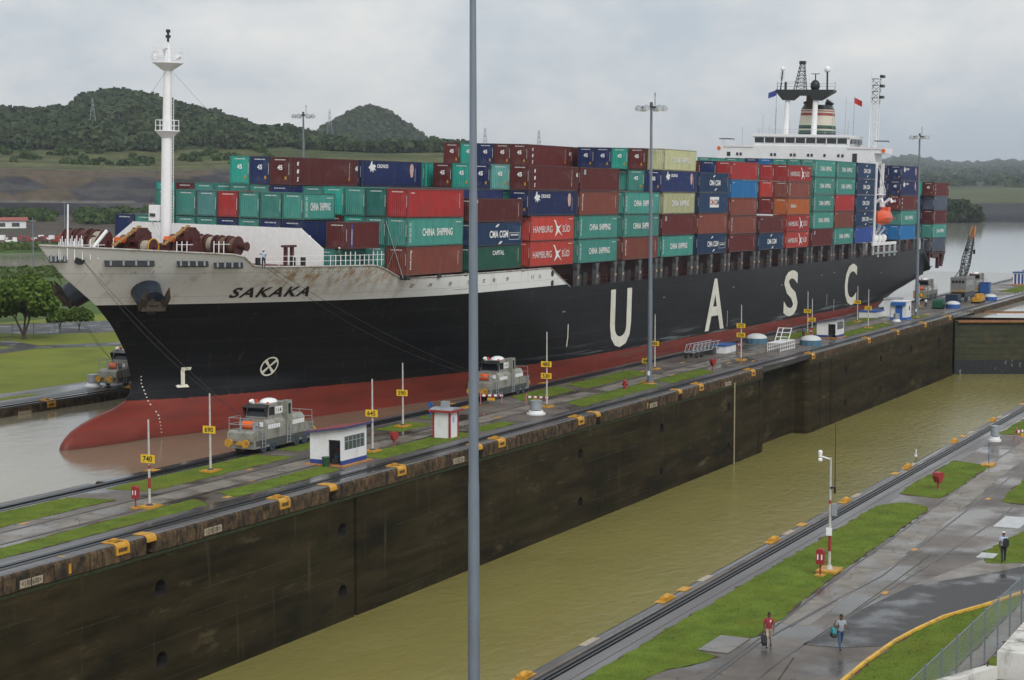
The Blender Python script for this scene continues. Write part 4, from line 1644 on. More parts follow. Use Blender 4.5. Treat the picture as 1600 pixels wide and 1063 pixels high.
M_ROPE = mat('rope', (.36, .32, .25), .9, var=.3, scale=9, stretch=(3, 1, 1))
M_ROPEB = mat('rope_brown', (.13, .085, .05), .9, var=.35, scale=9, stretch=(3, 1, 1))
M_CHAIN = mat('chain_tan', (.42, .25, .09), .7, var=.3, scale=4)
M_ORANGE = mat('orange_cover', (.75, .13, .02), .6, var=.15)
W3 = [M_RUSTRED, M_RUSTRED, M_ROPE, M_YEL, M_ROPEB]
# windlasses: chain wheel, gearbox, brake; axes athwart
for k, (x0, y0) in enumerate(((11.2, -2.1), (17.6, -2.9))):
    wl_ = MB()
    wl_.box(x0 - 1.3, x0 + 1.3, y0 - 1.2, y0 + 2.2, 16.6, 17.5, 0)
    wl_.prism([(x0 - 1.2, 17.5), (x0 + 1.2, 17.5), (x0 + .7, 18.9), (x0 - .9, 18.9)], 1, y0 + .5, y0 + 1.1)
    wl_.prism([(x0 - 1.2, 17.5), (x0 + 1.2, 17.5), (x0 + .7, 18.7), (x0 - .9, 18.7)], 1, y0 - 1.1, y0 - .8)
    o_ = wl_.build('windlass', M_RUSTRED, ship)
    gw = MB()
    for dy in (-.5, .25):
        gw.cyl((x0, y0 + dy, 18.95), (x0, y0 + dy + .2, 18.95), 1.18, n=22)
    gw.cyl((x0, y0 - .75, 18.95), (x0, y0 + 1.6, 18.95), .45, n=14)
    gw.cyl((x0, y0 - .35, 18.95), (x0, y0 + .3, 18.95), .95, n=16)
    for j in range(10):
        a_ = 2 * PI * j / 10
        gw.box(x0 + 1.1 * math.cos(a_) - .12, x0 + 1.1 * math.cos(a_) + .12, y0 - .55, y0 + .5, 18.95 + 1.1 * math.sin(a_) - .12, 18.95 + 1.1 * math.sin(a_) + .12)
    gw.build('chain_wheel', M_RUSTRED, o_)
    chn = MB()
    for j in range(11):
        a_ = Vector((x0 - .2, y0 - .05, 20.2)).lerp(Vector((x0 - 3.4, y0 + .3, 18.6)), j / 10)
        chn.box(a_.x - .16, a_.x + .16, a_.y - .14 + .06 * (j % 2), a_.y + .14 - .06 * (j % 2), a_.z - .11, a_.z + .11)
    chn.build('anchor_chain', M_CHAIN, o_)
    brk = MB().cyl((x0 - .2, y0 + 1.25, 18.5), (x0 - .2, y0 + 1.7, 18.5), .95, n=14).box(x0 - .6, x0 + .5, y0 + 1.7, y0 + 2.5, 17.4, 18.9)
    brk.build('brake_housing', M_RUSTRED, o_)
    cv = MB().prism([(x0 - 2.3, 18.9), (x0 - 1.5, 18.7), (x0 - 1.1, 19.0), (x0 - 1.5, 19.25), (x0 - 2.2, 19.25)], 1, y0 + .6, y0 + 1.2)
    cv.build('orange_cover', M_ORANGE, o_)


def winch(x0, y0, specs, zc=18.1):
    """specs: offset along the axle, drum length, radius, flange and rope material"""
    w_ = MB()
    lo = min(s_[0] - s_[1] for s_ in specs)
    hi_ = max(s_[0] + s_[1] for s_ in specs)
    w_.box(x0 - .7, x0 + .7, y0 + lo, y0 + hi_, 16.55, 17.1)
    w_.cyl((x0, y0 + lo, zc), (x0, y0 + hi_, zc), .16, n=8)
    o_ = w_.build('mooring_winch', M_RUSTRED, ship)
    for dy, ln, r_, fl, rp_ in specs:
        d_ = MB()
        drum(d_, (x0, y0 + dy, zc), ln, r_, flange=fl, rope=rp_)
        d_.build('rope_drum', W3, o_)
        MB().prism([(x0 - .7, 16.6), (x0 + .7, 16.6), (x0 + .25, zc + .35), (x0 - .25, zc + .35)], 1, y0 + dy + ln / 2 + .1, y0 + dy + ln / 2 + .3).build('winch_frame', M_RUSTRED, o_)
    return o_


winch(8.2, 1.0, [(-1.0, 1.0, 1.05, 1, 2), (.7, 1.2, 1.1, 1, 0), (2.2, 1.0, 1.05, 1, 0)], 18.9)
winch(6.6, -.2, [(-.6, .9, .85, 1, 2), (.8, .9, .9, 1, 0)], 18.6)
wy_ = winch(10.3, -3.9, [(.2, 1.0, .78, 1, 2)], 18.4)
yr = MB()
for j in range(20):
    a0, a1 = 2 * PI * j / 20, 2 * PI * (j + 1) / 20
    yr.cyl((10.3 + .8 * math.cos(a0), -4.28, 18.4 + .8 * math.sin(a0)), (10.3 + .8 * math.cos(a1), -4.28, 18.4 + .8 * math.sin(a1)), .07, n=5)
yr.build('yellow_rim', M_YEL, wy_)
winch(20.5, -4.3, [(-1.9, .7, .95, 1, 4), (-.8, .8, 1.0, 1, 4), (.6, .8, 1.0, 1, 2), (1.7, .8, 1.05, 1, 4)], 18.4)
MB().cyl((20.5, -6.7, 18.4), (20.5, -7.6, 18.4), .26, .45, 12).build('warping_end', M_RUSTRED, ship)
MB().box(14.4, 15.4, -2.4, -1.4, 16.6, 18.6).build('winch_control', M_RUSTRED, ship)
MB().box(22.2, 23.1, -1.0, .2, 16.6, 18.9).build('winch_control', M_RUSTRED, ship)
# rail stanchions, bow staff, small deck gear
rl = MB()
for x, y in ((1.6, -1.6), (2.2, -1.9), (2.9, -2.2), (3.6, -2.5), (4.3, -2.8), (11.5, -6.0), (12.0, -6.2), (12.5, -6.4), (15.6, -7.2), (16.1, -7.4), (16.6, -7.6)):
    rl.cyl((x, y, 17.4), (x, y, 19.2 if x < 5 else 19.0), .05, n=5)
    rl.cyl((x, y, 18.7), (x + .6, y - .25, 18.7), .035, n=4)
for k in range(15):
    x = 1.2 + k * .28
    rl.cyl((x, -1.0 + .05 * k, 17.4), (x, -1.0 + .05 * k, 18.95 + .25 * (k % 3)), .045, n=4)
rl.build('bow_rail', M_WHITE2, ship)
MB().cyl((3.6, 0, 17), (3.6, 0, 22.2), .09, .07, 8).build('bow_staff', M_WHITE2, ship)
MB().cyl((3.9, -2.4, 18.3), (4.9, -3.3, 20.0), .16, .16, 8).build('vent_pipe', M_WHITE2, ship)
g_ = MB()
for x in np.arange(18.8, 25.5, 1.5):
    g_.cyl((x, -hb(x, 16.6) + .15, 16.6), (x, -hb(x, 16.6) + .15, 17.7), .035, n=4)
for x in np.arange(26.0, 33.2, .62):
    g_.cyl((x, -hb(x, 16.6) + .15, 16.6), (x, -hb(x, 16.6) + .15, 18.0 if int(x * 7) % 2 else 17.7), .05, n=4)
for z in (17.15, 17.65):
    for xa in np.arange(18.8, 33, 1.2):
        g_.cyl((xa, -hb(xa, 16.6) + .15, z), (xa + 1.2, -hb(xa + 1.2, 16.6) + .15, z), .03, n=4, caps=False)
g_.build('deck_rail', M_WHITE2, ship)
for x in (18.7, 22.3, 23.4, 30.6):
    y = -hb(x, 16.6) + .7
    MB().cyl((x, y, 16.6), (x, y, 17.5), .25, n=10).build('bollard', M_BLACK, ship)
tb = MB()
tb.box(22.6, 22.9, -10.6, -10.3, 16.6, 18.5).box(23.7, 24.0, -10.6, -10.3, 16.6, 18.5).box(22.3, 24.3, -10.7, -10.2, 18.4, 18.6)
tb.build('winch_control', M_RUSTRED, ship)

# ---- hatch coamings, stanchions carrying the outboard stacks
M_COAM = mat('coaming_red', (.055, .012, .011), .6, var=.35, scale=1.5)
M_STAN = mat('stanchion_grey', (.10, .105, .11), .55, var=.2, dirt=(.06, .02, .015), dscale=1.0)
M_TAN = mat('tan_fitting', (.55, .43, .25), .6, var=.2)
BX = {'A': 36.4, 'B': 50.9, 'C': 65.4, 'D': 79.1, 'E': 93.3, 'F': 106.8, 'G': 120.8, 'H': 134.3, 'I': 148.2, 'J': 162.1, 'K': 176.3, 'L': 189.4, 'M': 203.0, 'N': 235.6, 'P': 249.6, 'O': 263.3}
MB().box(76.9, 216, -13.4, 13.4, 12.4, 15.2).build('hatch_coaming', M_COAM, ship)
MB().box(233.5, 262.5, -13.4, 13.4, 12.4, 15.2).build('hatch_coaming', M_COAM, ship)
MB().box(38.5, 76.6, -13.6, 13.6, 13.6, 15.3).build('hatch_coaming', M_COAM, ship)
stn = MB()
stn.box(-.3, .3, -.28, .28, 0, 1.9).prism([(-.3, 1.9), (.3, 1.9), (.62, 2.7), (-.62, 2.7)], 1, -.28, .28)
stn_me = stn.mesh('stanchion', M_STAN)
lmp = MB().box(-.14, .14, -.36, -.28, .95, 1.25).mesh('stanchion_lamp', M_TAN)
for k in 'DEFGHIJKLM':
    for dx in (.25, 6.1, 11.95):
        o_ = link('stanchion', stn_me, ship)
        o_.location = (BX[k] + dx, -15.75, 12.62)
        q_ = link('stanchion_lamp', lmp, o_)
for k in 'NP':
    for dx in (.25, 6.1, 11.95):
        o_ = link('stanchion', stn_me, ship)
        o_.location = (BX[k] + dx, -15.75, 12.75)
lr = MB()
for z in (13.3, 13.75):
    lr.cyl((78, -15.95, z), (216, -15.95, z), .03, n=4)
    lr.cyl((233, -15.95, z + .3), (262, -15.95, z + .4), .03, n=4)
for x in np.arange(78, 216, 3.5):
    lr.cyl((x, -15.95, 12.6), (x, -15.95, 13.75), .03, n=4)
lr.build('side_rail', M_RUSTRED, ship)
for k in 'DEFGHIJKLM':
    for dx in (2.4, 4.2, 8.3):
        MB().box(BX[k] + dx, BX[k] + dx + 1.2, -15.0, -14.4, 12.5, 13.9 + .3 * rng.uniform()).build('deck_locker', M_DARK, ship)
for x in (36.7, 43.4, 49.3, 63.5):
    MB().box(x - .35, x + .35, -HB - .02, -HB + .8, 15.0, 15.42).build('twistlock_seat', M_BLACK, ship)

for y0 in (-15.9, -13.4):
    for a_, b2 in (((36.2, y0 + .1, 15.2), (36.3, y0 + 2.3, 20.9)), ((36.2, y0 + 2.3, 15.2), (36.3, y0 + .1, 20.9))):
        MB().cyl(a_, b2, .035, n=5).build('lashing_rod', M_GREY, ship)
# ---- superstructure
sup = MB()
sup.box(217.0, 232.0, -10.6, 10.6, 12.4, 30.0)
sup_o = sup.build('deckhouse', M_WHITE, ship)
wg = MB()
wg.prism([(-15.2, 29.8), (-15.2, 32.0), (-17.2, 32.0), (-17.2, 33.0), (-9.8, 33.15), (8.3, 33.15), (15.9, 33.0), (15.9, 29.8)], 0, 217.0, 222.5)
wing_o = wg.build('bridge_deck', M_WHITE, ship)
for y0, y1 in ((-16.6, -10.0), (8.6, 14.6)):
    MB().box(216.86, 217.06, y0, y1, 32.75, 33.05).build('wing_rail', mat('wing_cap', (.72, .68, .68), .5, var=.05), wing_o)
for y in (11.8, 11.1, 4.9, 4.2, 1.0, .3, -2.4, -3.1, -5.6, -8.3, -9.1):
    MB().box(216.93, 217.02, y - .22, y + .22, 31.15, 31.7).build('porthole', M_GLASS, wing_o)
MB().box(216.93, 217.02, 13.2, 13.9, 31.0, 31.8).build('porthole', M_GLASS, wing_o)
MB().box(216.93, 217.02, -11.9, -11.0, 30.2, 31.9).build('door', M_GLASS, wing_o)
whs = MB()
whs.prism([(-9.9, 33.1), (-10.4, 34.9), (-10.5, 35.3), (8.9, 35.3), (8.8, 34.9), (8.3, 33.1)], 0, 217.2, 226.0)
wh_o = whs.build('wheelhouse', M_WHITE, ship)
ye = np.linspace(8.5, -9.9, 10)
for y0, y1 in zip(ye, ye[1:]):
    wn = MB()
    wn.box(217.12, 217.24, min(y0, y1) + .13, max(y0, y1) - .13, 33.72, 34.68)
    wn.build('window', M_GLASS, wh_o)
for k in range(3):
    MB().box(218.0 + k * 2.6, 220.2 + k * 2.6, -10.47, -10.2, 33.75, 34.65).build('window', M_GLASS, wh_o)
for y in ye:
    MB().box(217.05, 217.2, y - .07, y + .07, 33.6, 34.8).build('mullion', M_WHITE2, wh_o)
MB().box(216.9, 217.3, -10.5, 8.9, 34.85, 35.35).build('roof_edge', M_WHITE2, wh_o)
for y0 in (-17.4, 13.2):
    aw = MB()
    aw.box(217, 219.2, y0, y0 + 2.4, 34.25, 34.4, 0)
    for dy in (.15, 2.25):
        for x in (217.2, 219.0):
            aw.cyl((x, y0 + dy, 33.0), (x, y0 + dy, 34.3), .05, n=5, mi=1)
    aw.build('wing_awning', [mat('awning_green', (.02, .035, .03), .7, var=.2), M_WHITE2], wing_o)
for y in (-16.9, 15.6):
    MB().cyl((216.9, y, 32.5), (216.99, y, 32.5), .38, n=14).build('life_ring', M_ORANGE, wing_o)
for a_ in ((216.6, 217.3, -15.9, -15.3, 12.4, 30.4), (221.5, 222.1, -15.9, -15.3, 22.0, 30.2), (216.7, 217.3, 15.1, 15.7, 12.4, 30.2)):
    MB().box(*a_).build('wing_post', M_WHITE2, ship)
plf = MB()
plf.box(217, 222.5, -16.2, -10.6, 24.2, 24.4).box(217, 230.5, -16.6, -10.6, 14.9, 15.15)
plf.box(212.9, 230.3, -16.75, -16.5, 14.8, 15.35)
for x in (217.6, 221.8, 226.0, 229.9):
    plf.box(x - .15, x + .15, -16.7, -16.4, 12.6, 15.0)
for z in (24.9, 25.5):
    plf.cyl((217, -16.2, z), (222.5, -16.2, z), .04, n=4)
    plf.cyl((222.5, -16.2, z), (222.5, -10.6, z), .04, n=4)
for x in np.arange(217, 222.6, .5):
    plf.cyl((x, -16.2, 24.3), (x, -16.2, 25.5), .035, n=4)
plf.cyl((217.5, -16.0, 29.5), (222.3, -16.0, 25.6), .12, n=6)
plf.build('boat_platform', M_WHITE2, ship)
gwy = MB()
gwy.box(214.0, 230.5, -16.95, -16.7, 13.2, 13.55)
for x in np.arange(214, 230.6, .8):
    gwy.cyl((x, -16.95, 13.5), (x, -16.95, 14.4), .03, n=4)
gwy.cyl((214, -16.95, 14.4), (230.5, -16.95, 14.4), .04, n=4)
gwy.build('gangway', M_GREY, ship)
for x in (219.2, 226.2):
    dv = MB()
    dv.tube([(x, -12.0, 15.1), (x, -14.2, 17.5), (x, -15.0, 22.6), (x, -16.2, 23.6), (x, -16.6, 22.8)], .28, 7)
    dv.cyl((x + .4, -13.2, 15.3), (x + .4, -15.3, 18.0), .2, n=7)
    dv.build('davit', M_WHITE2, ship)
for x in (216, 218.5, 221, 224, 227):
    vt = MB()
    vt.sphere((x, -15.0, 16.0), .65, .65, .75, 10, 6)
    vt.cyl((x, -15.0, 15.1), (x, -15.0, 16.0), .3, n=8)
    vt.build('life_raft', M_WHITE2, ship)

# funnel with its stripes
fn = MB()
lv = [(35.2, 0, 3.55, 3.3), (36.0, 0, 3.5, 3.28), (36.05, 1, 3.5, 3.28), (36.35, 1, 3.48, 3.26), (36.4, 2, 3.48, 3.26), (36.65, 2, 3.47, 3.25), (36.7, 0, 3.47, 3.25), (37.0, 0, 3.45, 3.2), (37.05, 1, 3.45, 3.2), (37.35, 1, 3.42, 3.2),
      (37.4, 2, 3.42, 3.2), (39.2, 2, 3.2, 3.1), (39.25, 3, 3.2, 3.1), (39.75, 3, 3.15, 3.0), (39.8, 2, 3.15, 3.0), (40.0, 2, 3.14, 3.0), (40.05, 3, 3.14, 3.0), (40.2, 3, 3.13, 3.0), (40.25, 2, 3.13, 3.0), (40.4, 2, 3.12, 3), (40.45, 4, 3.1, 3.0), (41.3, 4, 2.6, 2.6)]


def oval(ry, rx, z):
    return [(226.5 + rx * math.copysign(abs(math.cos(a_)) ** .7, math.cos(a_)), -1.1 + ry * math.copysign(abs(math.sin(a_)) ** .7, math.sin(a_)), z) for a_ in np.linspace(0, 2 * PI, 25)]


for (z0, m0, ry0, rx0), (z1, m1, ry1, rx1) in zip(lv, lv[1:]):
    fn.grid([oval(ry0, rx0, z0), oval(ry1, rx1, z1)], mi=m1)
fn.poly(oval(2.6, 2.6, 41.3)[:-1], 4)
fn.cyl((226.0, .9, 41.2), (226.0, 1.2, 42.0), .5, .6, 10, mi=4)
fn.cyl((227.0, -2.8, 41.2), (227.0, -3.4, 42.1), .6, .9, 10, mi=4)
fn.build('funnel', [mat('funnel_dark', (.03, .04, .04), .5), mat('funnel_green', (.02, .10, .06), .5, var=.1), mat('funnel_cream', (.58, .54, .44), .5, var=.06), mat('funnel_red', (.28, .05, .04), .5, var=.1), M_BLACK], ship)
# radar mast: two posts, black cross platform, lattice tower
rm = MB()
rm.cyl((221.0, 3.5, 35.2), (221.0, 3.35, 42.0), .58, .5, 10, mi=1)
rm.cyl((221.0, -2.1, 35.2), (221.0, -2.2, 42.0), .58, .5, 10, mi=1)
rm.prism([(-3.0, 42.0), (-5.8, 43.6), (-5.8, 44.0), (5.6, 44.0), (5.6, 43.6), (4.2, 42.0), (2.5, 42.0), (1.4, 42.9), (-1.3, 42.9), (-1.7, 41.2), (.3, 41.2), (.5, 40.8), (-3.0, 40.8)][:9] + [(-1.6, 42.0)], 0, 220.2, 222.6)
rm.box(223.5, 225.5, -1.4, .4, 40.5, 43.5, 2)
mast2 = rm.build('radar_mast', [M_BLACK, M_WHITE2, mat('soot_brown', (.06, .035, .025), .7, var=.2)], ship)
lt = MB()
q4 = [(-.9, 1.2), (.9, 1.2), (.9, -.9), (-.9, -.9)]
for k in range(4):
    lt.cyl((221.4 + q4[k][0], .9 + q4[k][1], 44), (221.4 + q4[k][0] * .35, .7 + q4[k][1] * .35, 48.9), .075, n=5)
for j in range(7):
    f0, f1 = j / 7, (j + 1) / 7
    s0, s1 = 1 - .65 * f0, 1 - .65 * f1
    for k in range(4):
        a_, b2 = q4[k], q4[(k + 1) % 4]
        lt.cyl((221.4 + a_[0] * s0, .85 + a_[1] * s0, 44 + 4.9 * f0), (221.4 + b2[0] * s1, .85 + b2[1] * s1, 44 + 4.9 * f1), .045, n=4)
        lt.cyl((221.4 + a_[0] * s1, .85 + a_[1] * s1, 44 + 4.9 * f1), (221.4 + b2[0] * s1, .85 + b2[1] * s1, 44 + 4.9 * f1), .045, n=4)
lt.box(220.9, 221.9, .2, 1.3, 48.9, 49.5)
lt.build('lattice_tower', M_BLACK, mast2)
an = MB()
an.sphere((221.4, -1.9, 44.8), .95, .95, 1.15, 12, 7, 0)
an.cyl((221.4, -1.9, 45.8), (221.4, -1.9, 47.0), .12, n=6)
an.box(221.2, 221.5, -2.7, -1.1, 47.0, 47.12)
an.box(221.2, 221.5, 1.6, 5.2, 45.5, 45.65, 1)
an.cyl((221.4, 4.0, 44), (221.4, 4.0, 45.5), .25, n=8)
an.cyl((221.4, 5.0, 44), (221.4, 4.7, 47.6), .14, n=6)
an.cyl((221.4, -4.3, 44), (221.4, -4.2, 47.3), .18, n=6)
an.sphere((221.4, 4.7, 48.0), .42, .42, .5, 10, 6, 1)
an.sphere((221.4, -4.2, 47.9), .62, .62, .65, 12, 7, 1)
for k in range(5):
    an.cyl((221.4, 4.3, 46.1 + k * .28), (221.4, 5.3, 46.1 + k * .28), .03, n=4)
for y in (5.6, -5.8):
    an.cyl((221.4, y, 44), (221.4, y, 45.6), .05, n=4)
for z in (44.6, 45.1):
    an.cyl((220.3, -5.8, z), (220.3, 5.6, z), .03, n=4)
an.build('radar_gear', [M_BLACK, M_WHITE2], mast2)
al = MB()
for y, z1 in ((7.5, 39.2), (4.9, 40.5), (-6.3, 41.0), (-8.8, 42.6), (11.6, 36.8), (6.2, 37.2), (-9.4, 38), (2.1, 38.0)):
    al.cyl((219, y, 35.0 if abs(y) < 9 else 33), (219, y, z1), .035, n=4)
for k in range(7):
    y = 7.8 - k * 2.6
    al.cyl((218, y, 35.3), (218, y, 36.3), .03, n=4)
al.cyl((218, 8.4, 36.3), (218, -9.8, 36.3), .03, n=4)
al.cyl((218, 8.4, 35.8), (218, -9.8, 35.8), .03, n=4)
al.build('whip_aerial', M_GREY, wh_o)
# after lattice mast
am = MB()
q4 = [(-.7, .7), (.7, .7), (.7, -.7), (-.7, -.7)]
for k in range(4):
    am.cyl((223 + q4[k][0], -13.3 + q4[k][1], 33), (223 + q4[k][0], -13.4 + q4[k][1], 46.2 if k % 2 else 47.5), .09, n=5, mi=0)
for j in range(11):
    z0 = 33 + j * 1.2
    mi = 0 if z0 < 41 else 1
    for k in range(4):
        a_, b2 = q4[k], q4[(k + 1) % 4]
        am.cyl((223 + a_[0], -13.35 + a_[1], z0), (223 + b2[0], -13.35 + b2[1], z0 + 1.2), .05, n=4, mi=mi)
        am.cyl((223 + a_[0], -13.35 + a_[1], z0 + 1.2), (223 + b2[0], -13.35 + b2[1], z0 + 1.2), .05, n=4, mi=mi)
for z in (42.5, 44.6, 46.4):
    am.box(222.3, 223.7, -14.9, -14.2, z, z + .5, 1)
am.build('after_mast', [M_WHITE2, M_BLACK], ship)
# stern overhang: mooring deck opening under the last stack
so = MB()
so.box(261.5, 276.6, -15.9, 15.9, 12.0, 12.35, 0)
for x in (262.0, 270.5):
    so.box(x - .5, x + .5, -15.9, -15.3, 8.8, 12.1, 0)
so.prism([(264, 12.0), (270, 12.0), (270, 11.3), (267, 11.0), (264, 11.3)], 1, -15.9, -15.4, 0)
so.prism([(275.0, 12.0), (276.6, 12.3), (279.5, 12.2), (277.2, 9.0), (275.6, 9.0), (276.6, 11.2)], 1, -15.2, -14.4, 0)
so.box(262, 274, -11, 11, 8.4, 12.0, 1)
so.build('stern_frame', [M_COAM, M_DARK], ship)

# lifeboat hanging in its davits: a thing of its own
lbm = SHIP_M @ Matrix.Translation((222.8, -15.9, 19.9))
lb = thing('lifeboat', 'orange enclosed lifeboat hanging beside the white deckhouse', 'lifeboat')
lb.matrix_basis = lbm
hl = MB()
rows_ = []
for u_ in np.linspace(-1, 1, 13):
    w_ = 1.45 * (1 - abs(u_) ** 3.0) ** .6 + .02
    rows_.append([(4.2 * u_, w_ * math.cos(a_) * (1 if math.sin(a_) < 0 else .92), (1.35 if math.sin(a_) < 0 else 1.55) * math.sin(a_) * (1 - .25 * abs(u_) ** 3) + (.25 * abs(u_) ** 2 if math.sin(a_) < 0 else 0)) for a_ in np.linspace(0, 2 * PI, 17)])
hl.grid(rows_)
hl.build('hull', mat('lifeboat_orange', (.72, .10, .03), .4, var=.08), lb)
MB().box(-4.0, 4.0, -1.5, -1.42, -.12, .06).box(-4.0, 4.0, 1.42, 1.5, -.12, .06).build('rubbing_strake', mat('lifeboat_dark', (.45, .06, .02), .5), lb)
MB().box(.6, 2.6, -.7, .7, 1.2, 2.05).build('cockpit', mat('lifeboat_orange', (.72, .10, .03), .4), lb)
for x in (-3.4, 3.4):
    MB().cyl((x, 0, .9), (x, 0, 2.9), .12, n=6).build('lifting_hook', M_DARK, lb)
for nm, lab, px, py, z0, c_ in (('flag', 'dark red national flag flying right of the radar mast', 224, -9.0, 41.6, (.5, .03, .03)), ('flag', 'small blue white and red flag flying left of the radar mast', 224, 6.6, 43.1, (.05, .07, .3))):
    fl = thing(nm, lab, 'flag')
    fl.matrix_basis = SHIP_M @ Matrix.Translation((px, py, z0))
    rows_ = [[(.25 * math.sin(u_ * 5), -1.6 * u_ * (1 if py < 0 else -1), v_ - u_ * .7) for v_ in (0, .55, 1.1)] for u_ in np.linspace(0, 1, 9)]
    MB().grid(rows_).build('cloth', mat('flag_' + ('red' if py < 0 else 'blue'), c_, .8, var=.1), fl)
    MB().cyl((0, 0, -6.5 if py < 0 else -8), (0, 0, 1.4), .03, n=4).build('halyard', M_DARK, fl)

# ------------------------------------------------------------------ containers
CC = {'teal': (.055, .25, .21), 'bright': (.028, .36, .285), 'dark': (.022, .14, .12), 'bluegreen': (.075, .22, .215), 'maroon': (.11, .018, .018), 'brown': (.20, .055, .038), 'red': (.33, .026, .026),
      'hred': (.44, .050, .038), 'dred': (.19, .022, .022), 'orange': (.50, .135, .035), 'navy': (.014, .026, .105), 'cma': (.014, .042, .105), 'blue': (.014, .16, .40), 'cobalt': (.03, .075, .30), 'cream': (.46, .47, .27), 'green': (.016, .095, .065), 'slate': (.070, .085, .125),
      'pale': (.14, .40, .35)}
CN = {'teal': 'teal', 'bright': 'bright turquoise', 'dark': 'dark green', 'bluegreen': 'blue green', 'maroon': 'maroon', 'brown': 'brown', 'red': 'red', 'hred': 'bright red', 'dred': 'dark red', 'orange': 'orange', 'navy': 'navy blue', 'cma': 'dark blue',
      'blue': 'sky blue', 'cobalt': 'cobalt blue', 'cream': 'cream', 'green': 'bottle green', 'slate': 'slate blue', 'pale': 'pale turquoise'}
CW = 2.44
CMESH = {}


def cmat(c):
    if 'container_' + c in MATS:
        return MATS['container_' + c]
    m_ = mat('container_' + c, CC[c], .5, spec=.3, var=.14, scale=1.2, stretch=(1, 1, .35), dirt=tuple(.55 * v + .03 for v in CC[c]), dscale=.8, dlo=.52, dhi=.78, dstretch=(1.4, 1.4, .3), rand=True, detail=7)
    layer(m_, (.09, .045, .025), .9, (1.2, 1.2, .22), .66, .78, .7)
    return layer(m_, tuple(.5 * v + .18 for v in CC[c]), .35, (1, 1, 1.5), .56, .75, .35)


def fmat(c):
    return mat('container_frame_' + c, tuple(.62 * v + .008 for v in CC[c]), .5, var=.2, dirt=(.09, .045, .025), dscale=1.6, dlo=.5, dhi=.75, rand=True)


def cmesh(Ln, h, c):
    k = (Ln, h, c)
    if k in CMESH:
        return CMESH[k]
    body, fr = MB(), MB()
    # corrugated long sides and ends
    def corr(a, e, pitch=.278, dep=.045):
        n_ = int(round((e - a) / pitch))
        p = (e - a) / n_
        o_ = []
        for i in range(n_):
            s = a + i * p
            o_ += [(s, dep), (s + .26 * p, dep), (s + .5 * p, 0), (s + .76 * p, 0)]
        return o_ + [(e, dep)]
    z0, z1 = .17, h - .11
    cs = corr(.14, Ln - .14)
    body.grid([[(x, .012 + y, z) for x, y in cs] for z in (z0, z1)], smooth=False)
    body.grid([[(x, CW - .012 - y, z) for x, y in cs] for z in (z1, z0)], smooth=False)
    ce_ = corr(.14, CW - .14, .24, .05)
    body.grid([[(.012 + x, y, z) for y, x in ce_] for z in (z1, z0)], smooth=False)
    body.grid([[(Ln - .03, y, z) for y in (.14, CW - .14)] for z in (z0, z1)], smooth=False)
    body.poly([(.05, .05, h - .03), (Ln - .05, .05, h - .03), (Ln - .05, CW - .05, h - .03), (.05, CW - .05, h - .03)])
    for x in (0, Ln - .16):
        for y in (0, CW - .16):
            fr.box(x, x + .16, y, y + .16, .0, h)
    if Ln > 13:
        for x in (.76, Ln - .92):
            for y in (-.004, CW - .156):
                fr.box(x, x + .16, y, y + .16, .02, h - .01)
    for y in (.004, CW - .104):
        fr.box(.16, Ln - .16, y, y + .1, h - .115, h - .006)
        fr.box(.16, Ln - .16, y, y + .1, .03, .18)
    for x in (.004, Ln - .104):
        fr.box(x, x + .1, .16, CW - .16, h - .12, h - .006)
        fr.box(x, x + .1, .16, CW - .16, .03, .19)
    for y in (.5, .95, 1.5, 1.95):
        fr.cyl((Ln + .02, y, .2), (Ln + .02, y, h - .15), .03, n=5)
    CMESH[k] = (body.mesh('container_body', cmat(c)), fr.mesh('container_frame', fmat(c)))
    return CMESH[k]


M_BIRD = M_LETW
bird = MB().poly([(-.95, 0, 1.0), (-.5, 0, .95), (-.12, 0, .35), (.25, 0, .2), (.95, 0, .45), (.3, 0, -.08), (1.15, 0, -.95), (.25, 0, -.42), (-.6, 0, -1.0), (-.2, 0, -.2), (-.35, 0, .3), (-.62, 0, .72)]).mesh('emblem', M_LETW)
arcs = MB()
for s_ in (1, -1):
    pts0, pts1 = [], []
    for k in range(9):
        a_ = R(84 + 52 * k / 8)
        r0_, r1_ = 1.0, 1.0 - .22 * math.sin(PI * k / 8)
        pts0.append((s_ * math.cos(a_) * 1.05, 0, s_ * (math.sin(a_) * r0_)))
        pts1.append((s_ * math.cos(a_) * 1.05 * r1_, 0, s_ * math.sin(a_) * r1_))
    arcs.grid([pts0, pts1], smooth=False)
arcs = arcs.mesh('emblem', M_LETW)
rider = MB().poly([(-.6, 0, -.1), (-.3, 0, .25), (-.1, 0, .75), (.05, 0, .8), (.1, 0, .3), (.45, 0, .35), (.7, 0, .1), (.45, 0, -.1), (.75, 0, -.5), (.35, 0, -.3), (.2, 0, -.75), (.0, 0, -.35), (-.3, 0, -.7), (-.25, 0, -.3)]).mesh('emblem', M_LETW)
M_PINK = mat('balloon_pink', (.62, .40, .36), .6, var=.2)
ball = MB().poly([(.42 * math.cos(a_), 0, .62 * math.sin(a_) - (.35 if math.sin(a_) < -.6 else 0)) for a_ in np.linspace(0, 2 * PI, 16)[:-1]]).mesh('emblem', M_PINK)
dash = MB()
for k in range(9):
    dash.box(.13 * k, .13 * k + .08, 0, .002, 0, .1)
dash_me = dash.mesh('id_mark', M_LETW)
vd = MB()
for k in range(11):
    vd.box(0, .07, 0, .002, -.14 * k - .09, -.14 * k)
vd_me = vd.mesh('id_mark', M_LETW)
de = MB()
for k in range(9):
    de.box(0, .002, -.15 * k - .08, -.15 * k, 0, .11)
for k in range(10):
    de.box(0, .002, -1.75, -1.69, -.12 * k - .4, -.12 * k - .33)
de_me = de.mesh('id_mark', M_LETW)
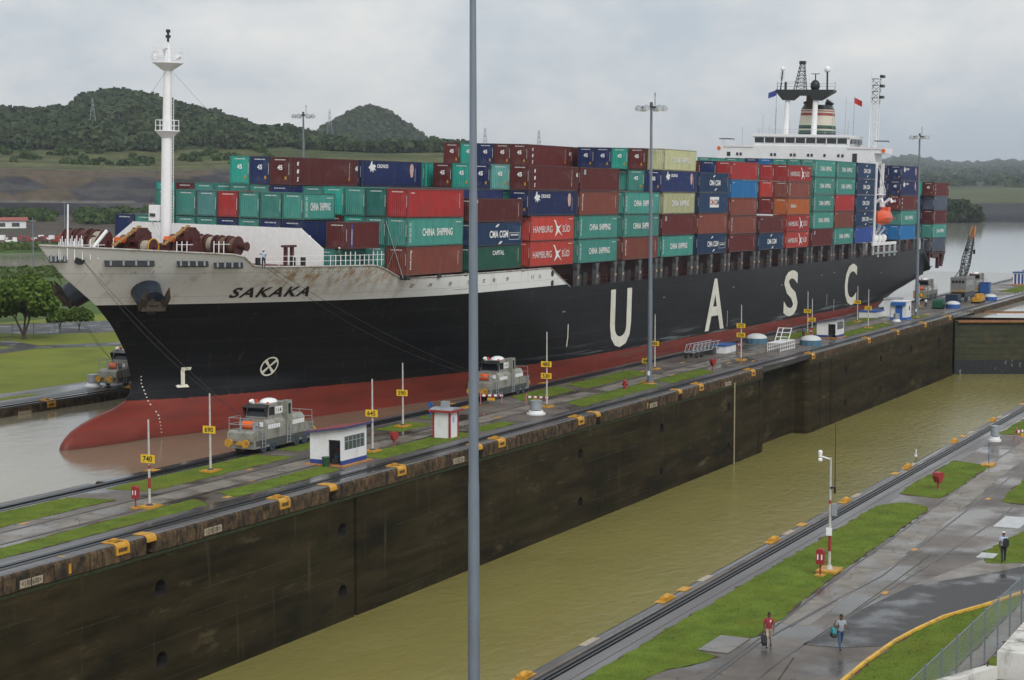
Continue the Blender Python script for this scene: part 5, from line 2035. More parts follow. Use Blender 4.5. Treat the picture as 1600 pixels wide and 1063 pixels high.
stk = MB().box(0, .003, -.12, .12, -.16, .16).mesh('yellow_sticker', M_YEL)
plate = MB().box(-1.9, 1.9, 0, .004, -.75, .75).mesh('white_panel', M_LETW)
M_LETR = mat('red_lettering', (.5, .03, .03), .5)


def put(me_, name, loc, par, sc=None, rot=None):
    o = link(name, me_, par)
    if name == 'id_mark':
        o['kind'] = 'stuff'
    o.location = loc
    if sc:
        o.scale = sc
    if rot:
        o.rotation_euler = rot
    return o


def decorate(o, Ln, h, tg, c):
    yo = -.022
    mid = Ln / 2
    if tg == 'CS':
        w_ = min(6.6, Ln * .62)
        text('CHINA  SHIPPING', w_, .78, M_LETW, (mid + Ln * .03, yo, h * .5), o, .025)
        text('中\n国\n海\n运', .42, 2.0, M_LETW, (.62, yo, h * .5), o, .0)
        put(dash_me, 'id_mark', (Ln - 1.7, yo, h - .5), o)
    elif tg == 'HS':
        text('HAMBURG', 5.2, .78, M_LETW, (3.35, yo, h * .47), o, .0)
        put(bird, 'emblem', (7.4, yo, h * .5), o, (1.25, 1, 1.0))
        text('SÜD', 2.2, .95, M_LETW, (9.9, yo, h * .50), o, .0)
        put(dash_me, 'id_mark', (Ln - 1.6, yo, h - .42), o)
    elif tg in ('CMA', 'CMAB'):
        text('CMA CGM', 4.6, .8, M_LETW, (mid + .2, yo, h * .5), o, .03)
        put(arcs, 'emblem', (mid + .2, yo, h * .5), o, (1.25, 1, 1.12))
        if tg == 'CMAB':
            bx = MB()
            for a_, b2, z0, z1 in ((-1.3, 1.3, .36, .4), (-1.3, 1.3, -.4, -.36), (-1.3, -1.26, -.36, .36), (1.26, 1.3, -.36, .36)):
                bx.box(a_, b2, 0, .002, z0, z1)
            put(bx.mesh('label_box', M_LETW), 'label_box', (mid + 4.1, yo, h * .4), o)
            put(dash_me, 'id_mark', (mid + 3.2, yo, h * .41), o, (1.7, 1, 2.0))
        put(vd_me, 'id_mark', (Ln - .5, yo, h - .5), o)
    elif tg == 'CMAW':
        put(plate, 'white_panel', (mid + .2, yo - .004, h * .55), o)
        text('CMA', 1.75, .8, M_LETR, (mid - .65, yo - .012, h * .55), o, .03)
        text('CGM', 1.75, .8, M_LETB, (mid + 1.15, yo - .012, h * .55), o, .03)
    elif tg == 'CAP':
        text('CAPITAL', 2.9, .5, M_LETW, (mid + .2, yo, h * .72), o, .02)
        put(vd_me, 'id_mark', (Ln - .9, yo, h - .3), o)
    elif tg == 'TEX':
        for k, ch in enumerate('tex'):
            text(ch, .42, .46, M_LETW, (1.5, yo, h * .78 - k * .82), o, .05, .25)
        put(vd_me, 'id_mark', (Ln - 1.9, yo, h - .4), o)
        put(MB().box(-.12, .12, 0, .003, -.2, .2).mesh('yellow_sticker', M_YEL), 'yellow_sticker', (Ln - 1.9, yo, .75), o)
        if Ln > 13:
            text('45', .55, .5, M_LETW, (Ln - .42, yo - .03, h * .66), o, .04)
    elif tg == 'CRO':
        put(rider, 'emblem', (2.2, yo, h - .75), o, (1.3, 1, .85))
        text('CRONOS', 2.5, .42, M_LETW, (4.6, yo, h - .62), o, .03)
        put(ball, 'emblem', (Ln - 2.4, yo, h - .85), o, (1.1, 1, 1.0))
        put(vd_me, 'id_mark', (Ln - 1.6, yo, h - .8), o)
    elif tg == 'GES':
        text('GESeaCo', 3.0, .5, M_LETW, (3.0, yo, h * .55), o, .02)
    elif tg == 'V':
        t_ = text('florens', 2.0, .34, M_LETW, (.85, yo, h * .55), o, .02)
        t_.rotation_euler = (0, R(90), 0)
        put(vd_me, 'id_mark', (Ln - 1.1, yo, h - .5), o)
    elif tg == 'CR20':
        lb_ = put(MB().box(-.18, .18, 0, .003, -1.15, 1.15).mesh('label_box', mat('label_blue', (.03, .05, .25), .5)), 'label_box', (.75, yo, h * .5), o)
        text('CRONOS', 1.5, .22, M_LETW, (.75, yo - .008, h * .5 - .1), o, .01).rotation_euler = (0, R(90), 0)
    elif tg == 'D':
        put(MB().box(-.3, .3, 0, .003, -.3, .3).mesh('label_box', mat('label_pale', (.35, .40, .42), .5)), 'label_box', (1.3, yo, h - .6), o)
    else:
        put(vd_me, 'id_mark', (Ln - 1.0, yo, h - .45), o)
        put(dash_me, 'id_mark', (.6, yo, h - .45), o, (.7, 1, 1))


def ends(o, Ln, h, c, big):
    put(de_me, 'id_mark', (-.012, 1.85, h - .36), o)
    if big:
        text('45', .62, .52, M_LETW, (-.014, 1.22, h * .62), o, .04, face='-x')
        put(stk, 'yellow_sticker', (-.016, .5, .72), o)


ORD = ['first', 'second', 'third', 'fourth', 'fifth', 'sixth', 'seventh', 'eighth', 'ninth', 'tenth', 'eleventh', 'twelfth', 'thirteenth', 'fourteenth', 'fifteenth', 'sixteenth', 'seventeenth']
TIER = ['bottom', 'second', 'third', 'fourth', 'top fifth']
WORDS = {'CS': ' with white block lettering', 'HS': ' with white lettering and bird emblem', 'CMA': ' with white letters between two arcs', 'CMAB': ' with white letters and small boxed text', 'CMAW': ' with a white name panel', 'CAP': ' with a short white name',
         'TEX': ' with white stacked letters', 'CRO': ' with white rider and pale balloon', 'GES': ' with a white name', 'V': ' with a thin upright white name', 'CR20': ' with a blue upright strip', 'D': ' with a pale square label'}


def container(bay, row, tier, x, y, z, Ln, h, c, tg='', big=False, end=True):
    o = link('container', cmesh(Ln, h, c)[0])
    o.matrix_basis = SHIP_M @ Matrix.Translation((x, y, z))
    link('frame', cmesh(Ln, h, c)[1], o)
    if row == 0 or tg:
        decorate(o, Ln, h, tg, c)
    if end:
        ends(o, Ln, h, c, big)
    ft = '20 foot ' if Ln < 7 else '45 foot ' if Ln > 13 else ''
    rw = 'nearest row' if row == 0 else ORD[row] + ' row'
    lab = f'{CN[c]} {ft}container{WORDS.get(tg, "")}, {TIER[tier]} tier, {rw}, {ORD[bay]} bay from bow'
    while len(lab.split()) > 16:
        lab = lab.replace(' with white', ' white').replace(' from bow', '') if ' with white' in lab else lab.replace(WORDS.get(tg, '#'), ' lettered') if WORDS.get(tg, '#') in lab else lab.replace(' tier,', ',')
        if len(lab.split()) > 16:
            lab = lab.replace(', nearest row', '').replace('and ', '')
            break
    tag(o, lab, 'container', 'containers stacked on the ship')
    return o


def ynear(row):
    return -16.05 + 2.5 * row if row < 5 else -2.5 + 2.5 * (row - 5)


# each bay: row -> tiers from the deck up, 'colour[:mark][*]' (* = a 45 foot box), '.' = nothing of it shows
BAYS = [
    ('A', {0: 'brown:V teal:CS red', 1: 'teal teal dark', 2: '. bright teal', 3: '. maroon bright', 4: '. . teal', 5: '. . navy* maroon:TEX*', 6: '. . teal* navy*', 7: '. . teal* bright*', 8: '. . teal', 9: '. . teal', 10: '. . maroon', 11: '. teal bright'}),
    ('B', {0: 'green:CAP cma:CMAB maroon:V', 1: '. . navy', 2: '. . teal', 4: '. . maroon', 5: '. . navy navy:CRO*', 6: '. . . maroon*', 7: '. . . navy*'}),
    ('C', {0: 'hred:HS hred:HS navy:CRO* maroon:TEX*', 1: '. . bright pale*', 2: '. . . navy*', 3: '. . . bright*', 4: '. . . maroon*', 5: '. . . bright*', 6: '. . . maroon*'}),
    ('D', {0: 'teal:CS teal:CS brown:V maroon:D', 1: '. . . maroon', 2: '. . . navy', 3: '. . . teal'}),
    ('E', {0: 'brown:V teal:CS teal:CS', 1: '. . red', 2: '. . teal', 5: '. . . . maroon:TEX*', 6: '. . . . maroon*', 7: '. . . . navy*', 8: '. . . . bright*', 9: '. . . . maroon*'}),
    ('F', {0: 'teal:CS maroon:D cream:CS navy:CRO* cream:CS', 1: '. . teal teal* maroon*', 2: '. . . teal bright*', 3: '. . . . navy*', 4: '. . . . navy*', 5: '. . . . maroon', 6: '. . . . teal*'}),
    ('G', {0: 'cma:CMAB brown cma:CMAW cma:CMA', 1: '. . . navy', 2: '. . . teal'}),
    ('H', {0: 'maroon brown:V brown blue red', 1: '. . . . navy', 2: '. . . . maroon'}),
    ('I', {0: 'cma:CMA maroon', 1: '. maroon', 2: '. teal'}),
    ('J', {0: 'hred:HS red:HS orange:GES brown:V red:HS', 1: '. . dred hred red', 2: '. . navy maroon teal'}),
    ('K', {0: 'maroon:D teal:CS teal:CS teal:CS teal:CS', 1: '. . teal teal teal', 2: '. . . . teal', 3: '. . . . blue', 4: '. . . . navy', 5: '. . . . teal', 7: '. . . . teal:CS'}),
    ('L', {0: 'teal:CS brown red teal:CS teal:CS', 1: '. . . . teal', 2: '. . . . maroon'}),
    ('M', {0: 'cobalt cma:CMAB cma:CMA cma:CMA cma:CMA', 1: '. . . . cma'}),
    ('N', {0: 'blue teal:CS maroon:TEX* navy:CRO* navy:CRO*', 1: 'blue teal navy* navy* navy*'}),
    ('P', {1: 'green teal navy bright*', 2: '. . . maroon'}),
    ('O', {0: 'slate teal:CS maroon:V slate maroon:TEX*', 1: '. teal navy navy maroon*', 2: '. . . bright*'}),
]
TH = 2.93
# the short forward bay of 20 foot boxes
zrow = {-14.2: '. maroon:CR20', -12.75: 'teal', -9.06: 'teal navy teal:CS', -6.5: '. navy teal', -3.95: '. teal teal', -1.4: '. navy red', 1.15: '. teal bluegreen', 3.7: '. teal teal', 6.25: '. teal teal', 8.8: '. teal', 11.35: '. navy'}
for r_, (y, cs) in enumerate(sorted(zrow.items())):
    for ti, s_ in enumerate(cs.split()):
        if s_ == '.':
            continue
        c_, _, tg = s_.partition(':')
        container(0, r_, ti, 27.9, y, 15.55 + 2.67 * ti, 6.06, 2.62, c_, tg)
for bi, (k, rws) in enumerate(BAYS):
    for row, cs in rws.items():
        for ti, s_ in enumerate(cs.split()):
            if s_ == '.':
                continue
            big = s_.endswith('*')
            c_, _, tg = s_.rstrip('*').partition(':')
            Ln = 13.72 if big else 12.19
            z0 = (12.43 if k == 'O' else 15.42)
            th = 2.62 if (k == 'B' and row == 0) or (k == 'I') else TH
            if k in 'HJ' and row < 3:
                th = 2.70
            container(bi + 1, row, ti, BX[k] - (.76 if big else 0), ynear(row), z0 + th * ti, Ln, th - .03, c_, tg, big)

# ------------------------------------------------------------------ towing locomotives
M_MULE = mat('mule_grey', (.31, .305, .27), .42, .25, var=.15, scale=2, dirt=(.09, .085, .07), dscale=1.2, dlo=.5, dhi=.75, dstretch=(1, 1, .4))
M_MULED = mat('mule_dark', (.07, .075, .075), .5, .2, var=.2)
M_WHEEL = mat('wheel_blue', (.05, .065, .09), .5, .2, var=.2)


def mule(label, x, y, num='', simple=False):
    """front (towards -x) platform, hood, cab tower, hood, rear platform; origin on the rail at mid length"""
    t_ = thing('towing_locomotive', label, 'locomotive', (x, y, 0.02), 0, 'towing locomotives on the lock walls')
    W_, H_ = 1.3, 1.25
    b_ = MB()
    b_.box(-4.6, 4.6, -W_, W_, .42, 1.05)
    b_.prism([(-4.75, 1.05), (-4.75, 1.75), (-4.45, 1.95), (-2.7, 1.95), (-2.7, 1.05)], 1, -W_, W_)
    b_.box(3.3, 4.7, -W_, W_, 1.05, 1.75)
    b_.prism([(-W_, 1.05), (-W_, 2.35), (-1.0, 2.75), (1.0, 2.75), (W_, 2.35), (W_, 1.05)], 0, -2.7, 3.3)
    body = b_.build('body', M_MULE, t_)
    b2 = MB()
    b2.prism([(-2.2, 2.6), (-2.35, 2.8), (-2.0, 3.85), (-1.75, 3.95), (.35, 3.95), (.35, 2.6)], 1, -1.05, 1.05)
    b2.box(.35, 1.2, -W_ - .06, -.75, 1.0, 4.05).box(.35, 1.2, -.75, 1.05, 2.6, 3.95)
    cab = b2.build('cab', M_MULE, t_)
    gl = MB()
    gl.add([(-2.36, -.95, 2.92), (-2.05, -.95, 3.72), (-2.05, .95, 3.72), (-2.36, .95, 2.92)], [(0, 1, 2, 3)])
    gl.build('windscreen', M_GLASS, cab)
    MB().box(-1.95, -1.15, -1.075, -1.05, 3.0, 3.7).build('side_window', M_GLASS, cab)
    MB().box(.62, .95, -W_ - .075, -W_ - .05, 2.9, 3.8).build('door_window', M_GLASS, cab)
    vz = MB().prism([(-2.75, 3.72), (-2.0, 3.95), (-2.0, 3.85), (-2.75, 3.66)], 1, -1.1, 1.1)
    for sy in (-1.12, 1.06):
        vz.prism([(-2.75, 3.7), (-2.1, 3.85), (-2.3, 2.8), (-2.6, 3.2)], 1, sy, sy + .05)
    vz.build('sun_visor', M_BLACK, cab)
    if num:
        pl = MB().box(-1.0, .1, -1.09, -1.06, 3.05, 3.65).build('number_board', M_LETW, cab)
        text(num, .75, .38, M_LETB, (-.45, -1.1, 3.35), pl, .02)
    ac = MB().sphere((-.25, .1, 3.95), .95, .7, .34, 12, 4, 0, 1.0, 0.0)
    ac.build('air_conditioner', M_WHITE2, cab)
    lt_ = MB()
    lt_.cyl((-1.4, .6, 3.95), (-1.4, .6, 4.25), .12, n=8, mi=0)
    lt_.cyl((-1.75, .75, 3.95), (-1.9, .75, 4.2), .22, n=8, mi=1)
    lt_.cyl((-1.0, .85, 3.95), (-1.0, .85, 4.2), .1, n=8, mi=2)
    lt_.cyl((-1.6, -.7, 3.95), (-1.6, -.7, 4.1), .1, n=8, mi=0)
    lt_.build('signal_lamps', [mat('lamp_red', (.6, .05, .02), .4), M_WHITE2, mat('lamp_green', (.02, .2, .14), .4)], cab)
    # louvres along both hoods
    for x0, n_ in ((-2.45, 7), (1.35, 7)):
        for k in range(n_):
            MB().box(x0 + k * .27, x0 + k * .27 + .19, -W_ - .02, -W_ + .02, 1.9, 2.28).build('louvre', M_LAMP, body)
    fr = MB()
    for k in range(4):
        fr.box(-2.73, -2.69, -.95 + k * .5, -.6 + k * .5, 2.1, 2.5)
    fr.build('front_louvre', M_LAMP, body)
    wd = MB().cyl((-3.4, -.55, 2.3), (-3.4, .5, 2.3), .34, n=14)
    wd.build('winch_cover', M_ORANGE, body)
    wf = MB().box(-3.7, -3.1, -.75, -.62, 1.95, 2.6).box(-3.7, -3.1, .55, .7, 1.95, 2.6).cyl((-3.4, -.9, 2.3), (-3.4, .95, 2.3), .12, n=8)
    wf.build('winch_frame', M_GREY, body)
    for side in (-1, 1):
        for sx in (-1, 1):
            bf = MB().cyl((sx * 4.7, side * .85, .95), (sx * 5.2, side * .85, .95), .12, n=10).cyl((sx * 5.15, side * .85, .95), (sx * 5.3, side * .85, .95), .36, n=16)
            bf.build('buffer', M_YEL, t_)
    cp_ = MB().box(-4.95, -4.6, -.25, .25, .75, 1.05)
    cp_.build('coupling', M_YEL, t_)
    for x_ in (-3.2, -1.9, 1.9, 3.2) if not simple else (-3.0, 3.0):
        for side in (-1, 1):
            wh = MB().cyl((x_, side * 1.12, .42), (x_, side * 1.36, .42), .42, n=14).cyl((x_, side * 1.36, .42), (x_, side * 1.42, .42), .14, n=8)
            wh.build('wheel', M_WHEEL, t_)
    sk = MB().box(-4.3, 4.3, -W_ - .02, -W_ + .05, .62, 1.08).box(-1.5, 1.5, -W_ - .1, W_ + .1, .35, .7)
    sk.build('underframe', M_MULED, t_)
    for x_ in (-3.55, .3, 3.95):
        l_ = MB()
        for dx in (0, .5):
            l_.cyl((x_ + dx, -W_ - .12, .4), (x_ + dx, -W_ - .12, 1.9), .035, n=5)
        for k in range(5):
            l_.cyl((x_, -W_ - .12, .5 + k * .3), (x_ + .5, -W_ - .12, .5 + k * .3), .03, n=4)
        l_.build('ladder', M_GREY, t_)
    for x0, x1 in ((-4.6, -2.9), (3.4, 4.65)):
        rl_ = MB()
        zb = 1.95 if x0 < 0 else 1.75
        pts_ = [(x0, -W_ + .1), (x0, W_ - .1)] if x0 < 0 else [(x1, -W_ + .1), (x1, W_ - .1)]
        cor = [(x1 if x0 < 0 else x0, W_ - .1), (x0 if x0 < 0 else x1, W_ - .1), (x0 if x0 < 0 else x1, .1), (x0 if x0 < 0 else x1, -W_ + .1)]
        for a_ in cor:
            rl_.cyl((*a_, zb), (*a_, zb + 1.05), .03, n=5)
        for zz_ in (.5, 1.05):
            for a_, c_ in zip(cor, cor[1:]):
                rl_.cyl((*a_, zb + zz_), (*c_, zb + zz_), .03, n=5)
        rl_.build('handrail', M_GREY, t_)
    return t_


mule('grey towing locomotive with orange winch cover beside the bow, next to the white hut', 133.9, 88.15, '114')
mule('grey towing locomotive just right of the tall foreground pole', 178.2, 88.15, '111')
mule('grey towing locomotive at the far end of the centre wall beside the stern', 371.5, 88.15, simple=True)
mule('grey towing locomotive on the far wall partly hidden behind the bow', 171.2, 131.4, simple=True)
mule('grey towing locomotive behind the crane at the end of the wall', 403, 84.6, simple=True)

# ------------------------------------------------------------------ huts
M_HUTW = mat('hut_white', (.74, .75, .76), .55, var=.05, scale=1.5, dirt=(.55, .52, .46), dscale=.7, dlo=.55, dhi=.85, dstretch=(1, 1, .4))
M_HUTB = mat('hut_blue', (.02, .055, .24), .5, var=.1)
M_ROOFR = mat('roof_red', (.23, .04, .045), .55, var=.15, scale=2)
M_TILE = mat('terracotta_edge', (.45, .20, .05), .6, var=.3, scale=2)


def hut(label, x, y, L_, W_, h0, h1, roofm, base=True, plinth=True):
    """lean-to watch hut: door in the -x wall, window in the -y wall; roof rises towards +x"""
    t_ = thing('watch_hut', label, 'hut', (x, y, 0))
    wl_ = MB()
    hz_ = lambda y_: h1 + (h0 - h1) * y_ / W_
    # -x wall with a door opening at its near end
    wl_.prism([(1.25, .1), (W_, .1), (W_, hz_(W_)), (1.25, hz_(1.25))], 0, 0, .1)
    wl_.prism([(0, .1), (.15, .1), (.15, hz_(.15)), (0, hz_(0))], 0, 0, .1)
    wl_.prism([(.15, 2.1), (1.25, 2.1), (1.25, hz_(1.25)), (.15, hz_(.15))], 0, 0, .1)
    # -y wall with a window opening
    wl_.box(.1, L_, 0, .1, .1, 1.25)
    wl_.box(.1, .45, 0, .1, 1.25, 2.35).box(L_ - .35, L_, 0, .1, 1.25, 2.35)
    wl_.box(.1, L_, 0, .1, 2.35, h1)
    wl_.box(.1, L_, W_ - .1, W_, .1, h0)
    wl_.prism([(.1, .1), (W_ - .1, .1), (W_ - .1, hz_(W_ - .1)), (.1, hz_(.1))], 0, L_ - .1, L_)
    wo = wl_.build('wall', M_HUTW, t_)
    MB().box(.1, L_ - .1, .1, W_ - .1, .05, .12).build('floor', mat('hut_floor', (.12, .05, .03), .6), t_)
    if base:
        bb = MB().box(-.015, .0, 1.25, W_, .1, .45).box(-.015, 0, 0, .15, .1, .45).box(0, L_, -.015, 0, .1, .45)
        bb.build('blue_skirting', M_HUTB, wo)
    if plinth:
        MB().box(-.35, L_ + .35, -.35, W_ + .3, 0.006, .1).build('plinth', M_TILE, t_)
    sl_ = (h0 - h1) / W_
    ro = MB().prism([(-.35, h1 - .35 * sl_), (-.35, h1 - .35 * sl_ + .12), (W_ + .3, h0 + .3 * sl_ + .12), (W_ + .3, h0 + .3 * sl_)], 0, -.35, L_ + .3)
    ro.build('roof', roofm, t_)
    fs = MB().box(-.37, L_ + .32, -.4, -.35, h1 - .02, h1 + .1 - .35 * sl_)
    fs.prism([(-.35, h1 - .35 * sl_ - .03), (-.35, h1 - .35 * sl_ + .1), (W_ + .3, h0 + .3 * sl_ + .1), (W_ + .3, h0 + .3 * sl_ - .03)], 0, -.4, -.352)
    fs.build('fascia', mat('fascia_blue', (.05, .06, .16), .5), t_)
    gp_ = MB().box(.45, L_ - .35, .04, .06, 1.25, 2.35)
    pane = gp_.build('window_pane', mat('hut_glass', (.10, .12, .10), .1, var=.4, scale=1.2), wo)
    mu = MB()
    n_ = 5 if L_ > 3.4 else 3
    for k in range(n_ + 1):
        xk = .45 + (L_ - .8) * k / n_
        mu.box(xk - .03, xk + .03, -.005, .04, 1.25, 2.3)
    mu.box(.45, L_ - .35, -.004, .04, 1.92, 1.98)
    mu.build('window_frame', M_GREY, wo)
    st = MB().box(.6, 1.1, .7, 1.3, .12, .55).box(1.05, 1.15, .7, 1.3, .55, 1.1)
    st.build('chair', M_DARK, t_)
    return t_


hut('white hut with blue base and sloping red roof beside the locomotive', 126.9, 76.85, 3.9, 3.0, 2.62, 3.08, M_ROOFR)
hut('smaller white hut with blue base farther along the wall, before the letter S', 268.6, 76.9, 4.1, 3.0, 2.35, 2.85, mat('roof_brown', (.12, .06, .055), .6))
tb_ = thing('litter_bin', 'green plastic litter bin at the corner of the white hut', 'bin', (126.35, 78.0, .006))
MB().cyl((0, 0, 0), (0, 0, .75), .27, .34, 12).build('bin_body', mat('bin_green', (.02, .07, .035), .5), tb_)
MB().cyl((0, 0, .72), (0, 0, .78), .37, .37, 12).build('bin_rim', mat('bin_green', (.02, .07, .035), .5), tb_)

k_ = thing('kiosk', 'white kiosk with dark red trim and roof vent on the centre wall', 'kiosk', (145.3, 76.75, 0))
wl_ = MB().box(.06, 1.6, .06, 1.7, 0, 2.35)
wl_.build('wall', M_HUTW, k_)
tr = MB()
for x_, y_ in ((0, 0), (1.5, 0), (0, 1.62), (1.5, 1.62)):
    tr.box(x_, x_ + .16, y_, y_ + .16, 0, 2.35)
tr.build('corner_trim', M_REDP, k_)
MB().box(-.3, 1.95, -.3, 2.05, 2.35, 2.55).build('roof_edge', M_REDP, k_)
MB().prism([(-.25, 2.55), (1.9, 2.55), (1.2, 2.72), (.5, 2.72)], 1, -.25, 2.0).build('roof', M_GREY, k_)
MB().box(.5, 1.15, .6, 1.2, 2.7, 3.25).build('roof_vent', M_GREY, k_)
MB().box(.55, .95, .04, .058, 1.4, 1.9).build('notice', mat('notice_blue', (.35, .45, .62), .5), k_)

h4 = thing('watch_hut', 'white booth with bright blue door canopy near the far lamp mast', 'hut', (310.9, 76.9, 0))
MB().box(0, 3.2, 0, 2.7, .3, 3.1).build('wall', M_HUTW, h4)
MB().box(-.06, 3.26, -.06, 2.76, 0, .45).build('blue_base', mat('bright_blue', (.02, .13, .42), .5), h4)
MB().box(-.05, 0, .7, 1.9, .45, 2.5).build('door', mat('bright_blue', (.02, .13, .42), .5), h4)
MB().box(-.55, 0, .1, 2.6, 2.5, 3.0).build('canopy', mat('bright_blue', (.02, .13, .42), .5), h4)
MB().box(1.6, 2.3, -.03, 0, 1.6, 2.3).build('window', M_GLASS, h4)
MB().box(-.1, 3.3, -.1, 2.8, 3.1, 3.22).build('roof', M_WHITE2, h4)
h5 = thing('equipment_cabin', 'pale grey cabin standing behind the blue door booth', 'cabin', (318.6, 80.2, 0))
MB().box(0, 3, 0, 2.6, 0, 3.0).build('wall', M_HUTW, h5)
MB().prism([(-.15, 3.0), (3.15, 3.0), (3.0, 3.2), (0, 3.2)], 1, -.1, 2.7).build('roof', M_GREY, h5)
MB().box(-.02, 0, .6, 1.5, .1, 2.2).build('door', M_GREY, h5)
h6 = thing('watch_hut', 'white and blue striped hut at the right edge beyond the crane', 'hut', (434, 80.2, 0))
MB().box(0, 3, 0, 2.6, 0, 2.9).build('wall', M_HUTW, h6)
for k in range(3):
    MB().box(-.03, 0, .25 + .8 * k, .7 + .8 * k, .3, 2.6).build('blue_stripe', M_HUTB, h6)
MB().box(-.2, 3.2, -.2, 2.8, 2.9, 3.1).build('roof', M_BLUE, h6)
MB().box(-.4, 3.4, -.4, 3.0, 0, .3).build('plinth', M_TILE, h6)

# ------------------------------------------------------------------ lamp masts
def lamp_mast(label, x, y, h, r0=.23, n_l=6):
    t_ = thing('lamp_mast', label, 'lamp mast', (x, y, 0), 0, 'tall steel lamp masts')
    p_ = MB()
    hs_ = [0, h * .33, h * .34, h * .66, h * .67, h]
    rs_ = [r0, r0 * .86, r0 * .80, r0 * .66, r0 * .60, r0 * .45]
    for a_, b2, ra, rb in zip(hs_, hs_[1:], rs_, rs_[1:]):
        p_.cyl((0, 0, a_), (0, 0, b2), ra, rb, 14, False)
    p_.build('pole', M_POLE, t_)
    MB().cyl((0, 0, 0), (0, 0, .12), .5, n=12).box(-.6, .6, -.6, .6, .0, .06).build('base_plate', M_YEL, t_)
    MB().box(-r0 - .05, -r0 + .06, -.12, .12, 1.0, 1.5).build('access_hatch', M_LAMP, t_)
    rg = MB()
    for k in range(12):
        a0, a1 = 2 * PI * k / 12, 2 * PI * (k + 1) / 12
        rg.cyl((1.1 * math.cos(a0), 1.1 * math.sin(a0), h - .2), (1.1 * math.cos(a1), 1.1 * math.sin(a1), h - .2), .06, n=5)
    for k in range(4):
        a0 = PI / 2 * k + .4
        rg.cyl((0, 0, h - .1), (1.1 * math.cos(a0), 1.1 * math.sin(a0), h - .2), .06, n=5)
    rg.cyl((0, 0, h - .3), (0, 0, h + .35), .22, .16, 8)
    rg.cyl((.35, -.3, h), (.35, -.3, h + 1.5), .04, n=5)
    rg.cyl((.2, -.3, h + 1.2), (.5, -.3, h + 1.2), .05, n=5)
    rg.build('lamp_ring', M_DARK, t_)
    for k in range(n_l):
        a0 = 2 * PI * k / n_l
        c_ = Vector((1.45 * math.cos(a0), 1.45 * math.sin(a0), h - .3))
        m_ = MB()
        m_.cyl(c_ + Vector((0, 0, .3)), c_ - Vector((0, 0, .05)), .2, .46, 10, mi=0)
        m_.cyl(c_ - Vector((0, 0, .05)), c_ - Vector((0, 0, .34)), .46, .3, 10, mi=1)
        m_.build('floodlight', [M_GREY, M_LAMP], t_)
    return t_


lamp_mast('tall grey lamp mast in the foreground crossing the whole picture', 62.6, 32.05, 33.0, .245)
lamp_mast('grey lamp mast on the centre wall in front of the ship', 196.6, 78.05, 31.6, .30)
lamp_mast('grey lamp mast near the stern of the ship', 318.8, 77.1, 31.3, .32)
lamp_mast('distant lamp mast rising behind the forward containers', 250, 158, 33.9, .3)
lamp_mast('distant lamp mast rising just behind the cream container', 420, 142, 31.0, .3)

# ------------------------------------------------------------------ distance marker posts
M_SIGN = mat('sign_yellow', (.80, .52, .02), .45, var=.06)
M_POST = mat('post_white', (.50, .495, .47), .55, var=.12, scale=3, dirt=(.3, .25, .18), dscale=2)


def marker(x, y, h, signs, bands=False, label=''):
    t_ = thing('distance_marker', label, 'marker post', (x, y, 0), 0, 'yellow distance markers along the centre wall')
    MB().cyl((0, 0, .1), (0, 0, h), .10, .06, 10).build('post', M_POST, t_)
    bs = MB().prism([(-.75, -.55), (.75, -.55), (.75, .55), (-.75, .55)], 2, 0, .16)
    bs.build('base', M_YEL, t_)
    MB().cyl((0, 0, .15), (0, 0, .28), .3, .16, 10).build('flange', M_DARK, t_)
    if bands:
        MB().cyl((0, 0, 1.35), (0, 0, 2.1), .108, .104, 10, False).cyl((0, 0, 2.75), (0, 0, 2.98), .102, .1, 10, False).build('red_band', M_REDP, t_)
    for s_, z in signs:
        b_ = MB().box(-.16, -.11, -.58, .58, z - .29, z + .29).build('sign_board', M_SIGN, t_)
        text(s_, .8, .40, M_LETB, (-.168, 0, z), b_, .02, face='-x', name='sign_number')
        MB().box(-.1, .0, -.05, .05, z - .2, z + .2).build('sign_clamp', M_DARK, b_)
    return t_


for a_ in ((104.6, 79.05, 6.2, [('740', 3.45)], True, 'red banded marker post with yellow sign reading 740'),
           (120.1, 84.8, 6.2, [('690', 3.35)], False, 'white marker post with yellow sign reading 690 left of the locomotive'),
           (135.3, 78.9, 6.2, [('645', 3.3)], False, 'white marker post with yellow sign reading 645 right of the hut'),
           (150.9, 84.7, 6.0, [('590', 3.2)], False, 'white marker post with yellow sign reading 590 behind the kiosk'),
           (171.1, 79.2, 7.7, [('530', 3.2), ('485', 4.4)], False, 'marker post with two yellow signs, the lower reading 530'),
           (213.0, 83.9, 6.8, [('385', 3.2)], False, 'marker post with yellow sign just behind the lamp mast'),
           (197.9, 78.9, 2.9, [('440', 2.5)], False, 'short marker with yellow sign hidden by the lamp mast'),
           (229.0, 78.2, 7.2, [('330', 3.3), ('275', 4.5)], False, 'marker post with two yellow signs beside the blue dome'),
           (273.8, 82.9, 6.6, [('175', 3.6)], False, 'thin marker post with yellow sign left of the small white hut'),
           (268.5, 80.6, 5.8, [('220', 2.7)], False, 'thin marker post with yellow sign at the corner of the small white hut'),
           (303.8, 83.4, 6.0, [('70', 3.3)], False, 'farther marker post with yellow sign below the letter C'),
           (290.6, 78.0, 6.2, [('120', 3.2)], False, 'farther marker post with yellow sign right of the small white hut'),
           (349.0, 84.0, 4.4, [('15', 2.2)], False, 'farthest marker post with yellow sign beside the stern locomotive')):
    marker(*a_)

